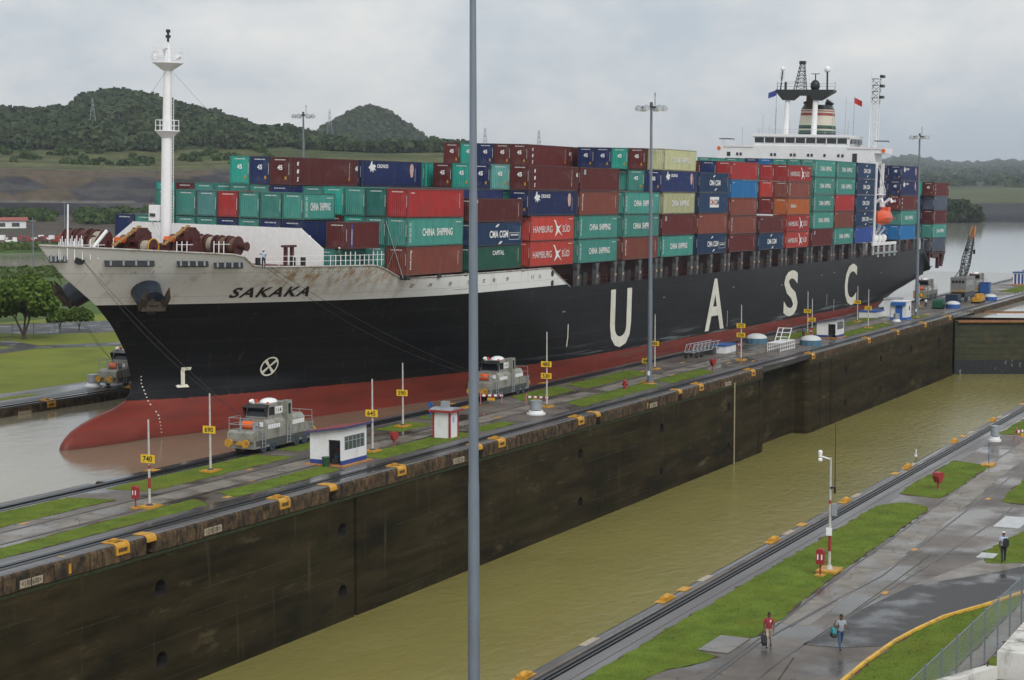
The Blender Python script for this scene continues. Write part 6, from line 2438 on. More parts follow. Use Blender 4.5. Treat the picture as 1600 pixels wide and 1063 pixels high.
# ------------------------------------------------------------------ small lockside things
def callbox(label, x, y):
    t_ = thing('call_box', label, 'call box', (x, y, 0))
    MB().cyl((0, 0, .1), (0, 0, .95), .07, n=8).build('post', M_REDP, t_)
    MB().prism([(-.3, 0), (.3, 0), (.3, 1.0), (.18, 1.14), (-.18, 1.14), (-.3, 1.0)], 0, -.2, .2).build('box', M_REDP, t_).location.z = .9
    MB().box(-.212, -.2, -.2, -.1, 1.25, 1.65).box(-.212, -.2, .1, .2, 1.25, 1.65).build('white_panel', M_LETW, t_)
    MB().box(-.35, .35, -.35, .35, 0, .12).build('base', M_YEL, t_)
    t_.scale = (.78, .78, .78)
    return t_


callbox('red call box beside the 740 marker post', 103.8, 79.65)
callbox('red call box on the near grass beside the camera post', 102.7, 30.15)
callbox('small red call box beside the nearest blue dome with the two sign post', 239.0, 81.8)
callbox('small red call box left of the small white hut', 266.8, 80.2)


def hood(label, x, y, rz=0.0, s=1.0):
    t_ = thing('telephone_hood', label, 'telephone hood', (x, y, 0), rz)
    MB().cyl((0, 0, 0), (0, 0, .8 * s), .07, n=8).build('post', M_REDP, t_)
    h_ = MB().prism([(-.12, .7), (.12, .65), (.55, 1.5), (.25, 1.75), (-.35, 1.7), (-.42, 1.35)], 1, -.38, .38)
    h_.T = None
    o = h_.build('hood', M_REDP, t_)
    o.scale = (s, s, s)
    MB().box(.1 * s, .2 * s, -.15, .15, .95 * s, 1.35 * s).build('handset', M_WHITE2, t_)
    MB().cyl((0, 0, 0), (0, 0, .05), .22, n=8).build('foot', M_CONC2, t_)
    return t_


hood('dark red telephone hood on the grass right of the white hut', 139.1, 79.0, -.5, .72)
hood('dark red telephone hood on the near grass by the rails', 136.5, 31.2, -.5, .75)
hood('dark red telephone hood beyond the lamp mast', 215.4, 77.2, -.5, .75)
hy = thing('hydrant', 'small red hydrant on the grass left of the lamp mast', 'hydrant', (190.3, 78.5, 0))
MB().cyl((0, 0, 0), (0, 0, .8), .2, .18, 10).cyl((0, -.35, .55), (0, .35, .55), .13, n=8).sphere((0, 0, .85), .22, nu=10, nv=5).build('barrel', M_REDP, hy)


def capstan(label, x, y, s=1.0):
    t_ = thing('capstan', label, 'bollard', (x, y, 0))
    MB().cyl((0, 0, 0), (0, 0, .16), .95 * s, n=18).cyl((0, 0, .16), (0, 0, .42), .78 * s, .7 * s, 18).build('base', M_HUTW, t_)
    MB().cyl((0, 0, .5), (0, 0, 1.3), .62 * s, .62 * s, 18).cyl((0, 0, 1.3), (0, 0, 1.38), .66 * s, n=18).build('drum', M_GREY, t_)
    return t_


capstan('pale grey capstan drum right of the foreground mast', 164.9, 77.5)
capstan('grey capstan drum on the near wall by the crossing', 165.0, 32.75, .6)
capstan('grey capstan drum on the far wall left of the bow', 166.4, 133.3)
capstan('small grey capstan beside the blue door booth', 306.9, 77.6, .8)


def dome(label, x, y, r_=1.6, bl=True):
    t_ = thing('skylight_dome', label, 'dome', (x, y, 0))
    MB().cyl((0, 0, 0), (0, 0, .75), r_, r_, 12, smooth=False).build('curb', mat('dome_blue', (.07, .16, .23), .5, var=.15) if bl else M_BLUE, t_)
    MB().sphere((0, 0, .75), r_ * .95, r_ * .95, r_ * .42, 16, 5, 0, 1.0, 0.0).build('dome', mat('dome_white', (.55, .58, .57), .4, var=.05), t_)
    return t_


dome('blue based white dome near the ship, beside the two sign post', 255.4, 84.9)
dome('blue based white dome in front of the small white hut', 255.6, 76.9)
dome('blue based white tent shaped dome beside the green machine', 346.5, 77.0, 1.4, False)
dome('small white dome at the far right of the wall', 373.5, 75.6, 1.3, False)
dome('white topped dome beside the far lamp mast', 333, 84.2, 1.3, False)

gc = thing('gangway_cart', 'wheeled aluminium gangway truss parked beside the ship', 'gangway', (228.4, 85.2, 0), R(-3))
tr = MB()
for y_ in (-.6, .6):
    for z_ in (.75, 1.75):
        tr.cyl((0 if z_ < 1 else .5, y_, z_), (9.2, y_, z_), .06, n=6)
    for k in range(7):
        tr.cyl((k * 1.3, y_, .75), (k * 1.3 + .65, y_, 1.75), .05, n=5)
        tr.cyl((k * 1.3 + 1.3, y_, .75), (k * 1.3 + .65, y_, 1.75), .05, n=5)
for k in range(8):
    tr.cyl((k * 1.3, -.6, .75), (k * 1.3, .6, .75), .05, n=5)
tr.build('truss', M_GREY, gc)
for x_ in (.9, 2.6):
    for y_ in (-.75, .75):
        MB().cyl((x_, y_ - .12, .4), (x_, y_ + .12, .4), .4, n=14).build('wheel', M_RUBBER, gc)
MB().box(6.6, 7.6, -.7, .7, 0, .9).build('stand', M_DARK, gc)
bx2 = thing('equipment_box', 'low white and blue equipment box behind the gangway truss', 'box', (237.2, 83.2, 0))
MB().box(0, 4.2, 0, 2.0, 0, .95).build('box_body', M_HUTW, bx2)
MB().box(-.1, 4.3, -.1, 2.1, .95, 1.15).build('box_lid', M_BLUE, bx2)
bx3 = thing('equipment_box', 'low white box with blue lid before the blue door booth', 'box', (313.5, 82.8, 0))
MB().box(0, 5.5, 0, 3.0, 0, 1.0).build('box_body', M_HUTW, bx3)
MB().box(-.1, 5.6, -.1, 3.1, 1.0, 1.2).build('box_lid', M_BLUE, bx3)
cg = thing('steel_frame', 'white open steel frame cart with raised ladder section', 'frame cart', (241.5, 76.9, 0))
fr = MB()
for z_ in (.3, .8, 1.3):
    fr.cyl((0, 0, z_), (6.5, 0, z_), .05, n=5).cyl((0, 1.8, z_), (6.5, 1.8, z_), .05, n=5)
for k in range(9):
    x_ = k * 6.5 / 8
    fr.cyl((x_, 0, .05), (x_, 0, 1.3), .045, n=5).cyl((x_, 1.8, .05), (x_, 1.8, 1.3), .045, n=5).cyl((x_, 0, 1.3), (x_, 1.8, 1.3), .045, n=5)
for y_ in (.3, 1.5, 2.2):
    fr.cyl((2.5, y_ - .6, 1.35), (6.3, y_ + .1, 2.9), .06, n=5)
for k in range(4):
    f_ = k / 3
    fr.cyl((2.5 + 3.8 * f_, -.3 + .7 * f_, 1.35 + 1.55 * f_), (2.5 + 3.8 * f_, 1.6 + .7 * f_, 1.35 + 1.55 * f_), .06, n=5)
fr.build('frame', M_WHITE2, cg)


def barrier(label, x, y, rz=0.0):
    t_ = thing('barrier', label, 'barrier', (x, y, 0), rz)
    m_ = MB()
    for k in range(8):
        m_.box(-.03, .03, -1.2 + k * .3, -.9 + k * .3, .78, .98, k % 2)
    m_.build('striped_board', [M_WHITE2, M_REDP], t_)
    l_ = MB()
    for y_ in (-1.1, 1.1):
        l_.cyl((-.35, y_, 0), (0, y_, 1.25), .05, n=5).cyl((.35, y_, 0), (0, y_, 1.25), .05, n=5)
    l_.build('leg', mat('barrier_pink', (.42, .16, .16), .5), t_)
    MB().box(-.05, .05, -.4, .4, .35, .65).build('yellow_sign', M_YEL, t_)
    return t_


barrier('striped barrier in front of the second locomotive', 171.0, 85.5, R(25))
barrier('striped barrier at the foot of the 530 marker post', 171.7, 80.6, R(10))
barrier('small red and white barrier by the crossing on the near wall', 166.5, 30.6, R(70))
bp_ = thing('blue_post', 'thin blue marker post on the near grass with yellow base', 'post', (150.4, 30.3, 0))
MB().cyl((0, 0, .1), (0, 0, 1.8), .035, n=8).build('post', M_BLUE, bp_)
MB().box(-.9, .9, -.45, .45, 0, .14).build('base', M_YEL, bp_)
bp_ = thing('blue_post', 'thin blue post with round head behind the kiosk', 'post', (157.6, 85.4, 0))
MB().cyl((0, 0, 0), (0, 0, 1.2), .05, n=8).cyl((-.05, 0, 1.35), (.05, 0, 1.35), .28, n=12).build('post', M_BLUE, bp_)
sk_ = thing('storage_bin', 'blue metal storage bin at the far right end of the wall', 'bin', (398.5, 81.0, 0))
MB().box(0, 1.9, 0, 1.9, .1, 2.2).build('bin_body', M_BLUE, sk_)
MB().box(-.1, 2.0, -.1, 2.0, 2.2, 2.32).build('bin_lid', M_HUTB, sk_)
sk2 = thing('storage_bin', 'dark blue skip standing in front of the crane', 'bin', (359.5, 79.0, 0))
MB().prism([(.2, 0), (2.6, 0), (2.9, 1.7), (-.1, 1.7)], 1, 0, 2.4).build('bin_body', mat('skip_blue', (.02, .045, .09), .5), sk2)
MB().box(-.15, 2.95, -.06, 2.46, 1.65, 1.78).build('bin_rim', M_DARK, sk2)
ym = thing('yellow_machine', 'yellow tracked machine parked right of the crane', 'machine', (362.0, 75.3, 0))
MB().box(0, 5.0, 0, 1.6, .3, 1.1).box(2.5, 4.6, .2, 1.4, 1.1, 1.7).build('body', M_YEL, ym)
MB().box(-.1, 5.1, -.05, .3, 0, .4).box(-.1, 5.1, 1.3, 1.65, 0, .4).build('track', M_RUBBER, ym)
MB().cyl((1.2, .8, 1.1), (1.2, .8, 1.6), .4, n=10).build('drum', M_YEL, ym)
gm = thing('green_machine', 'dark green winch machine on the wall before the tent shaped dome', 'machine', (343.5, 78.4, 0))
MB().box(0, 2.6, 0, 1.8, .2, 1.0).cyl((1.3, -.1, 1.1), (1.3, 1.9, 1.1), .65, n=14).build('body', mat('machine_green', (.01, .08, .05), .5), gm)
MB().cyl((.3, 0, .3), (.3, 1.8, .3), .3, n=10).cyl((2.3, 0, .3), (2.3, 1.8, .3), .3, n=10).build('wheel', M_RUBBER, gm)

# camera post on the near grass
cpst = thing('camera_post', 'white and red camera post with thin aerial on the near grass', 'camera post', (104.2, 30.05, 0))
MB().box(-.8, .8, -.6, .6, 0, .15).build('base', M_YEL, cpst)
MB().cyl((0, 0, .15), (0, 0, .4), .22, .12, 10).cyl((0, 0, .4), (0, 0, 4.2), .085, .075, 12).cyl((0, 0, 4.2), (0, 0, 6.7), .065, .055, 12).build('post', M_POST, cpst)
MB().cyl((0, 0, 1.2), (0, 0, 2.1), .09, .088, 12, False).cyl((0, 0, 4.0), (0, 0, 4.2), .081, .08, 12, False).build('red_band', M_REDP, cpst)
MB().box(-.22, -.1, -.16, .16, 2.15, 2.6).build('control_box', M_LAMP, cpst)
cmb = MB().cyl((0, 0, 6.6), (-.1, .55, 6.75), .05, n=6).cyl((-.1, .6, 6.72), (-.1, .6, 7.0), .10, .13, 10).sphere((-.1, .6, 7.02), .13, .13, .1, 10, 6).sphere((-.1, .6, 6.55), .14, nu=8, nv=5)
cmb.build('camera_head', M_LAMP, cpst)
MB().cyl((.05, -.25, 4.6), (.05, -.25, 5.0), .07, n=6).cyl((.05, -.25, 5.0), (.05, -.25, 8.8), .03, .015, 5).box(-.1, .1, -.3, .0, 4.9, 5.0).build('aerial', M_BLACK, cpst)
MB().box(-.1, .12, -.38, -.12, 3.3, 4.0).build('junction_box', M_GREY, cpst)

# egret on the coping
eg = thing('egret', 'white egret standing on the edge of the near wall', 'bird', (149.4, 36.0, 0.0), R(200))
MB().sphere((0, 0, .55), .30, .13, .17, 12, 8).cyl((.2, 0, .62), (.34, 0, .86), .07, .04, 8).cyl((.34, 0, .86), (.30, 0, 1.05), .04, .035, 8).sphere((.33, 0, 1.08), .075, .05, .05, 8, 6).prism([(-.2, .56), (-.52, .42), (-.5, .36), (-.2, .46)], 1, -.06, .06).build('body', M_WHITE2, eg)
MB().cyl((.39, 0, 1.08), (.55, 0, 1.05), .018, .004, 6).build('beak', M_YEL, eg)
MB().cyl((.02, -.05, 0), (.02, -.05, .45), .014, n=5).cyl((.05, .05, 0), (.03, .05, .45), .014, n=5).build('leg', M_BLACK, eg)

# ------------------------------------------------------------------ rail crane
cr = thing('rail_crane', 'grey rail crane with black lattice boom standing at the end of the wall', 'crane', (365.5, 80.3, 0), R(0))
M_CRANE = mat('crane_grey', (.19, .195, .19), .5, var=.12, dirt=(.15, .13, .1), dscale=.8)
MB().box(0, 8.5, -1.5, 1.5, 1.9, 4.6).prism([(0, 4.6), (0, 4.8), (8.5, 4.8), (8.5, 4.6)], 1, -1.55, 1.55).build('house', M_CRANE, cr)
for k in range(4):
    MB().box(-.03, 0, -1.2 + k * .64, -.72 + k * .64, 3.7, 4.2).build('window', M_GLASS, cr)
for k in range(4):
    MB().box(1.0 + k * 1.4, 1.9 + k * 1.4, -1.53, -1.5, 3.2, 4.1).build('panel', M_GREY, cr)
MB().box(-.4, 9, -1.4, 1.4, .9, 1.8).build('chassis', M_BLACK, cr)
st = MB()
for k in range(8):
    st.box(-.05, 0, -1.45 + k * .37, -1.26 + k * .37, 1.95, 2.4)
st.build('warning_stripes', M_YEL, cr)
for x_ in (.8, 2.2, 6.4, 7.8):
    for y_ in (-1.3, 1.3):
        MB().cyl((x_, y_ - .1, .5), (x_, y_ + .1, .5), .5, n=14).build('wheel', M_BLACK, cr)
bm_ = MB()
P0, P1 = Vector((6.5, .6, 4.6)), Vector((18.5, 1.0, 14.4))
ax = (P1 - P0).normalized()
sd = Vector((0, 1, 0))
upv = ax.cross(sd).normalized()


def chord(f, i, j):
    w_ = .75 - .45 * abs(f - .3) / .7
    return P0.lerp(P1, f) + sd * (w_ * i) + upv * (w_ * j)


for i, j in ((-1, -1), (-1, 1), (1, 1), (1, -1)):
    for k in range(14):
        bm_.cyl(chord(k / 14, i, j), chord((k + 1) / 14, i, j), .09, n=5, mi=0 if k < 11 else 1)
for k in range(14):
    f0, f1 = k / 14, (k + 1) / 14
    c4 = [(-1, -1), (-1, 1), (1, 1), (1, -1)]
    for q in range(4):
        a_, b2 = c4[q], c4[(q + 1) % 4]
        bm_.cyl(chord(f0, *a_), chord(f1, *b2), .06, n=4, mi=0 if k < 11 else 1)
        bm_.cyl(chord(f0, *a_), chord(f0, *b2), .06, n=4, mi=0 if k < 11 else 1)
bm_.build('boom', [M_BLACK, mat('boom_orange', (.42, .17, .05), .6)], cr)
gt = MB()
gt.cyl((1.5, -1, 4.7), (5.5, 0, 7.6), .09, n=5).cyl((1.5, 1, 4.7), (5.5, 0, 7.6), .09, n=5).cyl((6.6, 0, 4.7), (5.5, 0, 7.6), .09, n=5)
gt.cyl((5.5, 0, 7.6), tuple(P1), .045, n=4).cyl((2, 0, 4.7), (5.5, 0, 7.6), .045, n=4)
gt.cyl(tuple(P1), (18.9, 1.0, 9.6), .045, n=4).box(18.7, 19.1, .8, 1.2, 8.8, 9.7).sphere(tuple(P0.lerp(P1, .45) + upv * 1.2), .45, nu=8, nv=5)
gt.build('rigging', M_BLACK, cr)
# bare earth mound where the centre wall ends
md = MB()
rows_ = []
for a_ in np.linspace(0, 1, 22):
    rows_.append([(472 + 50 * a_, 80 + 15 * b2, -3 + 5.5 * math.sin(PI * min(1, a_ * 1.05)) * math.sin(PI * b2) ** .8 + .4 * math.sin(a_ * 31) * math.sin(b2 * 17)) for b2 in np.linspace(0, 1, 14)])
md.grid(rows_)
tag(md.build('earth_mound', mat('mound_earth', (.17, .12, .085), .9, var=.3, scale=.3, bump=.5, bscale=1.5, bdist=.3)), kind='structure')

# ------------------------------------------------------------------ mooring wires from ship to locomotives
def wire(label, a_, b2, sag=.6, r_=.02):
    m_ = MB()
    a_, b2 = Vector(a_), Vector(b2)
    pts_ = []
    for k in range(13):
        f = k / 12
        p_ = a_.lerp(b2, f)
        p_.z -= sag * 4 * f * (1 - f)
        pts_.append(tuple(p_))
    m_.tube(pts_, r_, 5)
    return tag(m_.build('mooring_wire', M_BLACK), label, 'wire', 'mooring wires')


def sh(x, y, z):
    return tuple(SHIP_M @ Vector((x, y, z)))


bo = sh(3.2, -hb(3.2, 17.4) - .2, 17.4)
wire('mooring wire slanting from the bow hole to the locomotive with orange cover', bo, (130.6, 88.15, 2.4))
wire('lower mooring wire running from the bow hole along the black bow', bo, (131.0, 87.4, 2.3), 1.6)
b3 = sh(3.2, hb(3.2, 17.4) + .2, 17.4)
wire('mooring wire from the bow down to the far wall locomotive', b3, (168.0, 131.4, 2.4))
wire('second mooring wire from the bow to the far wall locomotive', sh(5.5, hb(5.5, 17.3) + .2, 17.3), (168.0, 131.0, 2.4), 1.4)
wire('mooring wire from the foredeck side down to the second locomotive', sh(19.0, -hb(19, 16.6) - .05, 16.8), (174.8, 88.15, 2.4), .8)
wire('thin mooring wire beside it running aft along the pale hull', sh(18.6, -hb(18.6, 16.6) - .05, 16.8), (174.8, 87.9, 2.3), 1.6)

# ------------------------------------------------------------------ near right: wire fence, white parapet
def chain_fence(label, p0, p1, h, n_post, spacing=.24):
    t_ = thing('wire_fence', label, 'fence', (*p0, 0), math.atan2(p1[1] - p0[1], p1[0] - p0[0]))
    L_ = math.hypot(p1[0] - p0[0], p1[1] - p0[1])
    for k in range(n_post):
        x_ = L_ * k / (n_post - 1)
        MB().cyl((x_, 0, 0), (x_, 0, h + .12), .045, n=8).build('post', M_POLE, t_)
    r_ = MB().cyl((0, 0, h), (L_, 0, h), .03, n=6).cyl((0, 0, h * .5), (L_, 0, h * .5), .018, n=5).cyl((0, 0, .12), (L_, 0, .12), .018, n=5)
    r_.build('top_rail', M_POLE, t_)
    m_ = MB()
    w_ = .0055
    x_ = -h
    while x_ < L_:
        for sgn in (1, -1):
            a0, a1 = (x_, x_ + h) if sgn > 0 else (x_ + h, x_)
            # clip to the panel
            za, zb = .08, h
            xa, xb = a0, a1
            if xa < 0:
                za = za + (h - za) * (0 - xa) / (xb - xa)
                xa = 0
            if xb < 0:
                zb = zb - (h - .08) * (0 - xb) / (xa - xb)
                xb = 0
            if xb > L_:
                zb = zb - (h - .08) * (xb - L_) / (xb - xa)
                xb = L_
            if xa > L_:
                za = za + (h - za) * (xa - L_) / (xa - xb)
                xa = L_
            if zb > za + .02:
                m_.cyl((xa, sgn * .006, za), (xb, sgn * .006, zb), w_, n=3, caps=False)
        x_ += spacing
    m_.build('wire_mesh', M_GREY, t_)
    return t_


chain_fence('chain link fence with steel posts in the lower right corner', (70.0, 17.75), (130.0, 17.1), 2.45, 22)
chain_fence('low wire fence on the left bank behind the trees', (212.0, 192.8), (262.0, 157.5), 1.9, 20, .5)
wb = thing('white_parapet', 'stained white roof parapet at the lower right corner', 'parapet')
M_PARA = mat('parapet_white', (.62, .61, .57), .7, var=.1, scale=1.5, dirt=(.16, .15, .12), dscale=1.0, dlo=.5, dhi=.68, dstretch=(1, 1, .4), bump=.2)
MB().box(64.4, 71, 8.0, 12.55, 0, 6.25).build('block', M_PARA, wb)
MB().prism([(59.5, 14.9), (64.3, 12.9), (64.3, 12.5), (59.3, 14.45)], 2, 0, 5.75).build('wall', M_PARA, wb)
MB().box(55, 64.3, 6.0, 12.5, 0, 5.3).build('roof_slab', mat('roof_dark', (.10, .10, .10), .7, var=.3), wb)
MB().cyl((64.2, 12.8, 5.9), (63.5, 13.1, 4.0), .03, n=5).build('cable', M_BLACK, wb)
sheet('footpath', [(60, 17.5), (84, 17.5), (100, 17.35), (120, 13.8), (120, 15.2), (103.6, 18.35), (83, 18.45), (60, 18.5)], .02, M_CONC2)

# ------------------------------------------------------------------ far things: pylons, shed, machinery beside the channel
def pylon(label, x, y, z, h):
    t_ = thing('pylon', label, 'pylon', (x, y, z), .6, 'distant power pylons')
    m_ = MB()
    q_ = [(-1, -1), (-1, 1), (1, 1), (1, -1)]
    n_ = 8
    def pt(f, k):
        w_ = h * .11 * (1 - f) ** 1.3 + h * .016
        return (q_[k % 4][0] * w_, q_[k % 4][1] * w_, h * f)
    for k in range(4):
        for j in range(n_):
            m_.cyl(pt(j / n_, k), pt((j + 1) / n_, k), .13, n=4)
            m_.cyl(pt(j / n_, k), pt((j + 1) / n_, k + 1), .08, n=4)
    m_.build('tower', M_GREY, t_)
    a_ = MB()
    for f in (.62, .76, .9):
        a_.cyl((-h * .17, 0, h * f), (h * .17, 0, h * f), .25, n=4)
        a_.cyl((-h * .17, 0, h * f), (0, 0, h * f + h * .05), .16, n=4).cyl((h * .17, 0, h * f), (0, 0, h * f + h * .05), .16, n=4)
    a_.build('cross_arm', M_GREY, t_)
    return t_


for px, r_, hz, lab in ((758, 1690, 34, 'pylon on the skyline just right of the foreground mast'), (842, 1700, 30, 'pylon on the low hill right of the first skyline pylon'), (147, 1420, 24, 'pylon standing in the forest left of the foremast'), (516, 1500, 30, 'faint pylon in front of the cone hill')):
    a_ = float(az_of(px))
    pylon(lab, r_ * math.cos(a_), r_ * math.sin(a_), float(height(np.array(a_), np.array(float(r_)))), hz)
shd = thing('shed', 'small white shed with red roof beyond the channel at far left', 'shed', (679, 600, 3.0), R(-45))
MB().box(-14, 14, -4, 4, 0, 4.2).build('wall', M_HUTW, shd)
MB().prism([(-5, 4.1), (5, 4.1), (0, 5.6)], 0, -15, 15).build('roof', mat('shed_roof', (.30, .07, .06), .6), shd)
for k in range(4):
    MB().box(-12 + k * 6.5, -8.5 + k * 6.5, -4.06, -4.0, 1.2, 3).build('window', M_DARK, shd)
for k in range(18):
    r_ = 725 + 60 * rng.uniform()
    a_ = float(az_of(-25 + 150 * rng.uniform()))
    c_ = (mat('plant_red', (.34, .05, .035), .5), mat('plant_red', (.34, .05, .035), .5), mat('plant_dark', (.10, .06, .05), .6), M_WHITE2)[k % 4]
    v_ = thing('site_vehicle', 'small red and grey site machinery parked beyond the channel', 'vehicle', (r_ * math.cos(a_), r_ * math.sin(a_), 1.0), rng.uniform(0, 3), 'site machinery beyond the channel')
    MB().box(-2.2, 2.2, -1, 1, .7, 1.7).box(-2.1, -.6, -.95, .95, 1.7, 2.7).build('body', c_, v_)
    MB().cyl((-1.4, -1.05, .5), (-1.4, 1.05, .5), .5, n=8).cyl((1.4, -1.05, .5), (1.4, 1.05, .5), .5, n=8).build('wheel', M_RUBBER, v_)
for k, (px, r_, hh_) in enumerate(((50, 540, 8), (100, 700, 12))):
    a_ = float(az_of(px))
    pl_ = thing('utility_pole', ('grey utility pole by the reeds left of the bow', 'utility pole beyond the channel behind the bow rail')[k], 'pole', (r_ * math.cos(a_), r_ * math.sin(a_), 0))
    MB().cyl((0, 0, 0), (0, 0, hh_ + 6), .22, .14, 8).build('pole', M_POLE, pl_)
    MB().box(-.1, .1, -1.2, 1.2, hh_ + 5, hh_ + 5.2).build('cross_arm', M_GREY, pl_)
by = thing('channel_buoy_line', 'short dark floating boom far out on the lake', 'boom', (690, 165, -1.3))
for k in range(6):
    MB().box(k * 1.3 * .5, k * 1.3 * .5 + .5, -k * 1.1 - .5, -k * 1.1, 0, 1.3 if k % 2 == 0 else .8).build('float', M_BLACK, by)

# ------------------------------------------------------------------ people
M_SKIN = mat('skin_brown', (.16, .075, .045), .55, var=.1)
M_HAIR = mat('hair_black', (.012, .01, .009), .7, var=.2)
M_SHOE = mat('shoe_dark', (.02, .016, .014), .6, var=.2)


def person(label, loc, rz, shirt, pants, legs=((.30, -.05), (-.28, -.45)), arms=((-.25, .35), (.3, .5)), hair=True, cap=None, sleeves=False, h=1.74, fine=True, lean=.03):
    """legs: (thigh swing, knee bend) right, left; arms: (swing, elbow bend) right, left; the figure faces local +x"""
    t_ = thing('person', label, 'person', loc, rz)
    s = h / 1.74
    V, E, Rd, Tg = [], [], [], []

    def vert(p, r, par=None, tg=None):
        V.append(Vector(p) * s)
        r = r if isinstance(r, tuple) else (r, r)
        Rd.append((r[0] * s * 1.16, r[1] * s * 1.16))
        if par is not None:
            E.append((par, len(V) - 1))
            Tg.append(tg)
        return len(V) - 1

    pel = vert((0, 0, .97), (.115, .155))
    wa = vert((lean * .4, 0, 1.12), (.105, .145), pel, 'shirt')
    ch = vert((lean, 0, 1.32), (.12, .17), wa, 'shirt')
    nk0 = vert((lean + .005, 0, 1.455), (.065, .075), ch, 'shirt')
    nk = vert((lean + .02, 0, 1.53), .055, nk0, 'skin')
    hd0 = vert((lean + .035, 0, 1.60), (.082, .07), nk, 'skin')
    hd1 = vert((lean + .045, 0, 1.66), (.095, .078), hd0, 'skin')
    vert((lean + .04, 0, 1.715), (.07, .06), hd1, 'skin')
    hands = []
    for sd_, (sw, kb), (asw, eb) in ((-1, legs[0], arms[0]), (1, legs[1], arms[1])):
        hip = vert((0, sd_ * .09, .90), (.095, .09), pel, 'pants')
        kx, kz = .42 * math.sin(sw), .90 - .42 * math.cos(sw)
        kn = vert((kx, sd_ * .10, kz), .062, hip, 'pants')
        a2 = sw + kb
        ax_, az_ = kx + .40 * math.sin(a2), kz - .40 * math.cos(a2)
        an_ = vert((ax_, sd_ * .10, az_), .046, kn, 'pants')
        he = vert((ax_ + .02, sd_ * .10, az_ - .045), .04, an_, 'shoe')
        vert((ax_ + .17 * math.cos(a2), sd_ * .115, az_ - .06 + .17 * math.sin(a2)), (.045, .032), he, 'shoe')
        shd_ = vert((lean, sd_ * .185, 1.405), (.06, .06), ch, 'shirt')
        ex, ez = lean + .29 * math.sin(asw), 1.40 - .28 * math.cos(asw)
        mid = vert((lean + .15 * math.sin(asw), sd_ * .215, 1.40 - .15 * math.cos(asw)), .052, shd_, 'shirt')
        el = vert((ex, sd_ * .235, ez), .040, mid, 'shirt' if sleeves else 'skin')
        a3 = asw + eb
        wx, wz = ex + .25 * math.sin(a3), ez - .25 * math.cos(a3)
        wr_ = vert((wx, sd_ * .225, wz), .028, el, 'shirt' if sleeves else 'skin')
        vert((wx + .06 * math.sin(a3), sd_ * .22, wz - .06 * math.cos(a3)), (.034, .022), wr_, 'skin')
        hands.append((Vector((wx, sd_ * .225, wz)) * s, a3, sd_))
    me_ = bpy.data.meshes.new('body')
    me_.from_pydata([tuple(v) for v in V], E, [])
    ob = bpy.data.objects.new('body', me_)
    COL.objects.link(ob)
    sk = ob.modifiers.new('skin', 'SKIN')
    sk.use_smooth_shade = True
    for i, sv in enumerate(me_.skin_vertices[0].data):
        sv.radius = Rd[i]
        sv.use_root = (i == 0)
    ss = ob.modifiers.new('sub', 'SUBSURF')
    ss.levels = 2 if fine else 1
    ss.render_levels = ss.levels
    dg = bpy.context.evaluated_depsgraph_get()
    new = bpy.data.meshes.new_from_object(ob.evaluated_get(dg))
    bpy.data.objects.remove(ob)
    bpy.data.meshes.remove(me_)
    new.name = 'body'
    new.materials.clear()
    for m_ in (M_SKIN, shirt, pants, M_SHOE):
        new.materials.append(m_)
    order = {'skin': 0, 'shirt': 1, 'pants': 2, 'shoe': 3}
    for p_ in new.polygons:
        c_ = p_.center
        best, bt = 9, 'shirt'
        for (i, j), tg in zip(E, Tg):
            a_, b2 = V[i], V[j]
            ab = b2 - a_
            f = max(0, min(1, (c_ - a_).dot(ab) / max(ab.length_squared, 1e-6)))
            d_ = (c_ - (a_ + ab * f)).length - Rd[i][0] * (1 - f) * .8 - Rd[j][0] * f * .8
            if d_ < best:
                best, bt = d_, tg
        if bt == 'shirt' and c_.z < .95 * s:
            bt = 'pants'
        if bt == 'pants' and c_.z > .97 * s:
            bt = 'shirt'
        p_.material_index = order[bt]
        p_.use_smooth = True
    bo_ = link('body', new, t_)
    # set the lower foot on the ground
    zmin = min(v.co.z for v in new.vertices)
    bo_.location.z = -zmin
    dz = -zmin
    hc = Vector((lean + .045, 0, 1.665)) * s
    hc.z += dz
    if hair:
        MB().sphere((hc.x - .012, 0, hc.z + .012), .105 * s, .088 * s, .10 * s, 12, 6, 0, 1.0, -.05).build('hair', M_HAIR, t_)
    if cap:
        cp_ = MB().sphere((hc.x, 0, hc.z + .02), .112 * s, .094 * s, .10 * s, 12, 5, 0, 1.0, 0.0)
        cp_.cyl((hc.x + .06, 0, hc.z + .025), (hc.x + .17, 0, hc.z + .012), .085 * s, .05 * s, 8)
        cp_.build('cap', cap, t_)
    fc = MB()
    fc.sphere((hc.x + .095 * s, 0, hc.z - .018), .018 * s, .013 * s, .022 * s, 6, 4, 0)
    for sy in (-1, 1):
        fc.sphere((hc.x + .085 * s, sy * .033 * s, hc.z + .008), .010 * s, nu=6, nv=4, mi=1)
        fc.sphere((hc.x - .005, sy * .082 * s, hc.z - .008), .018 * s, .008 * s, .028 * s, 6, 4, 0)
    fc.box(hc.x + .074 * s, hc.x + .088 * s, -.022 * s, .022 * s, hc.z - .058 * s, hc.z - .05 * s, 1)
    fc.build('face', [M_SKIN, M_HAIR], t_)
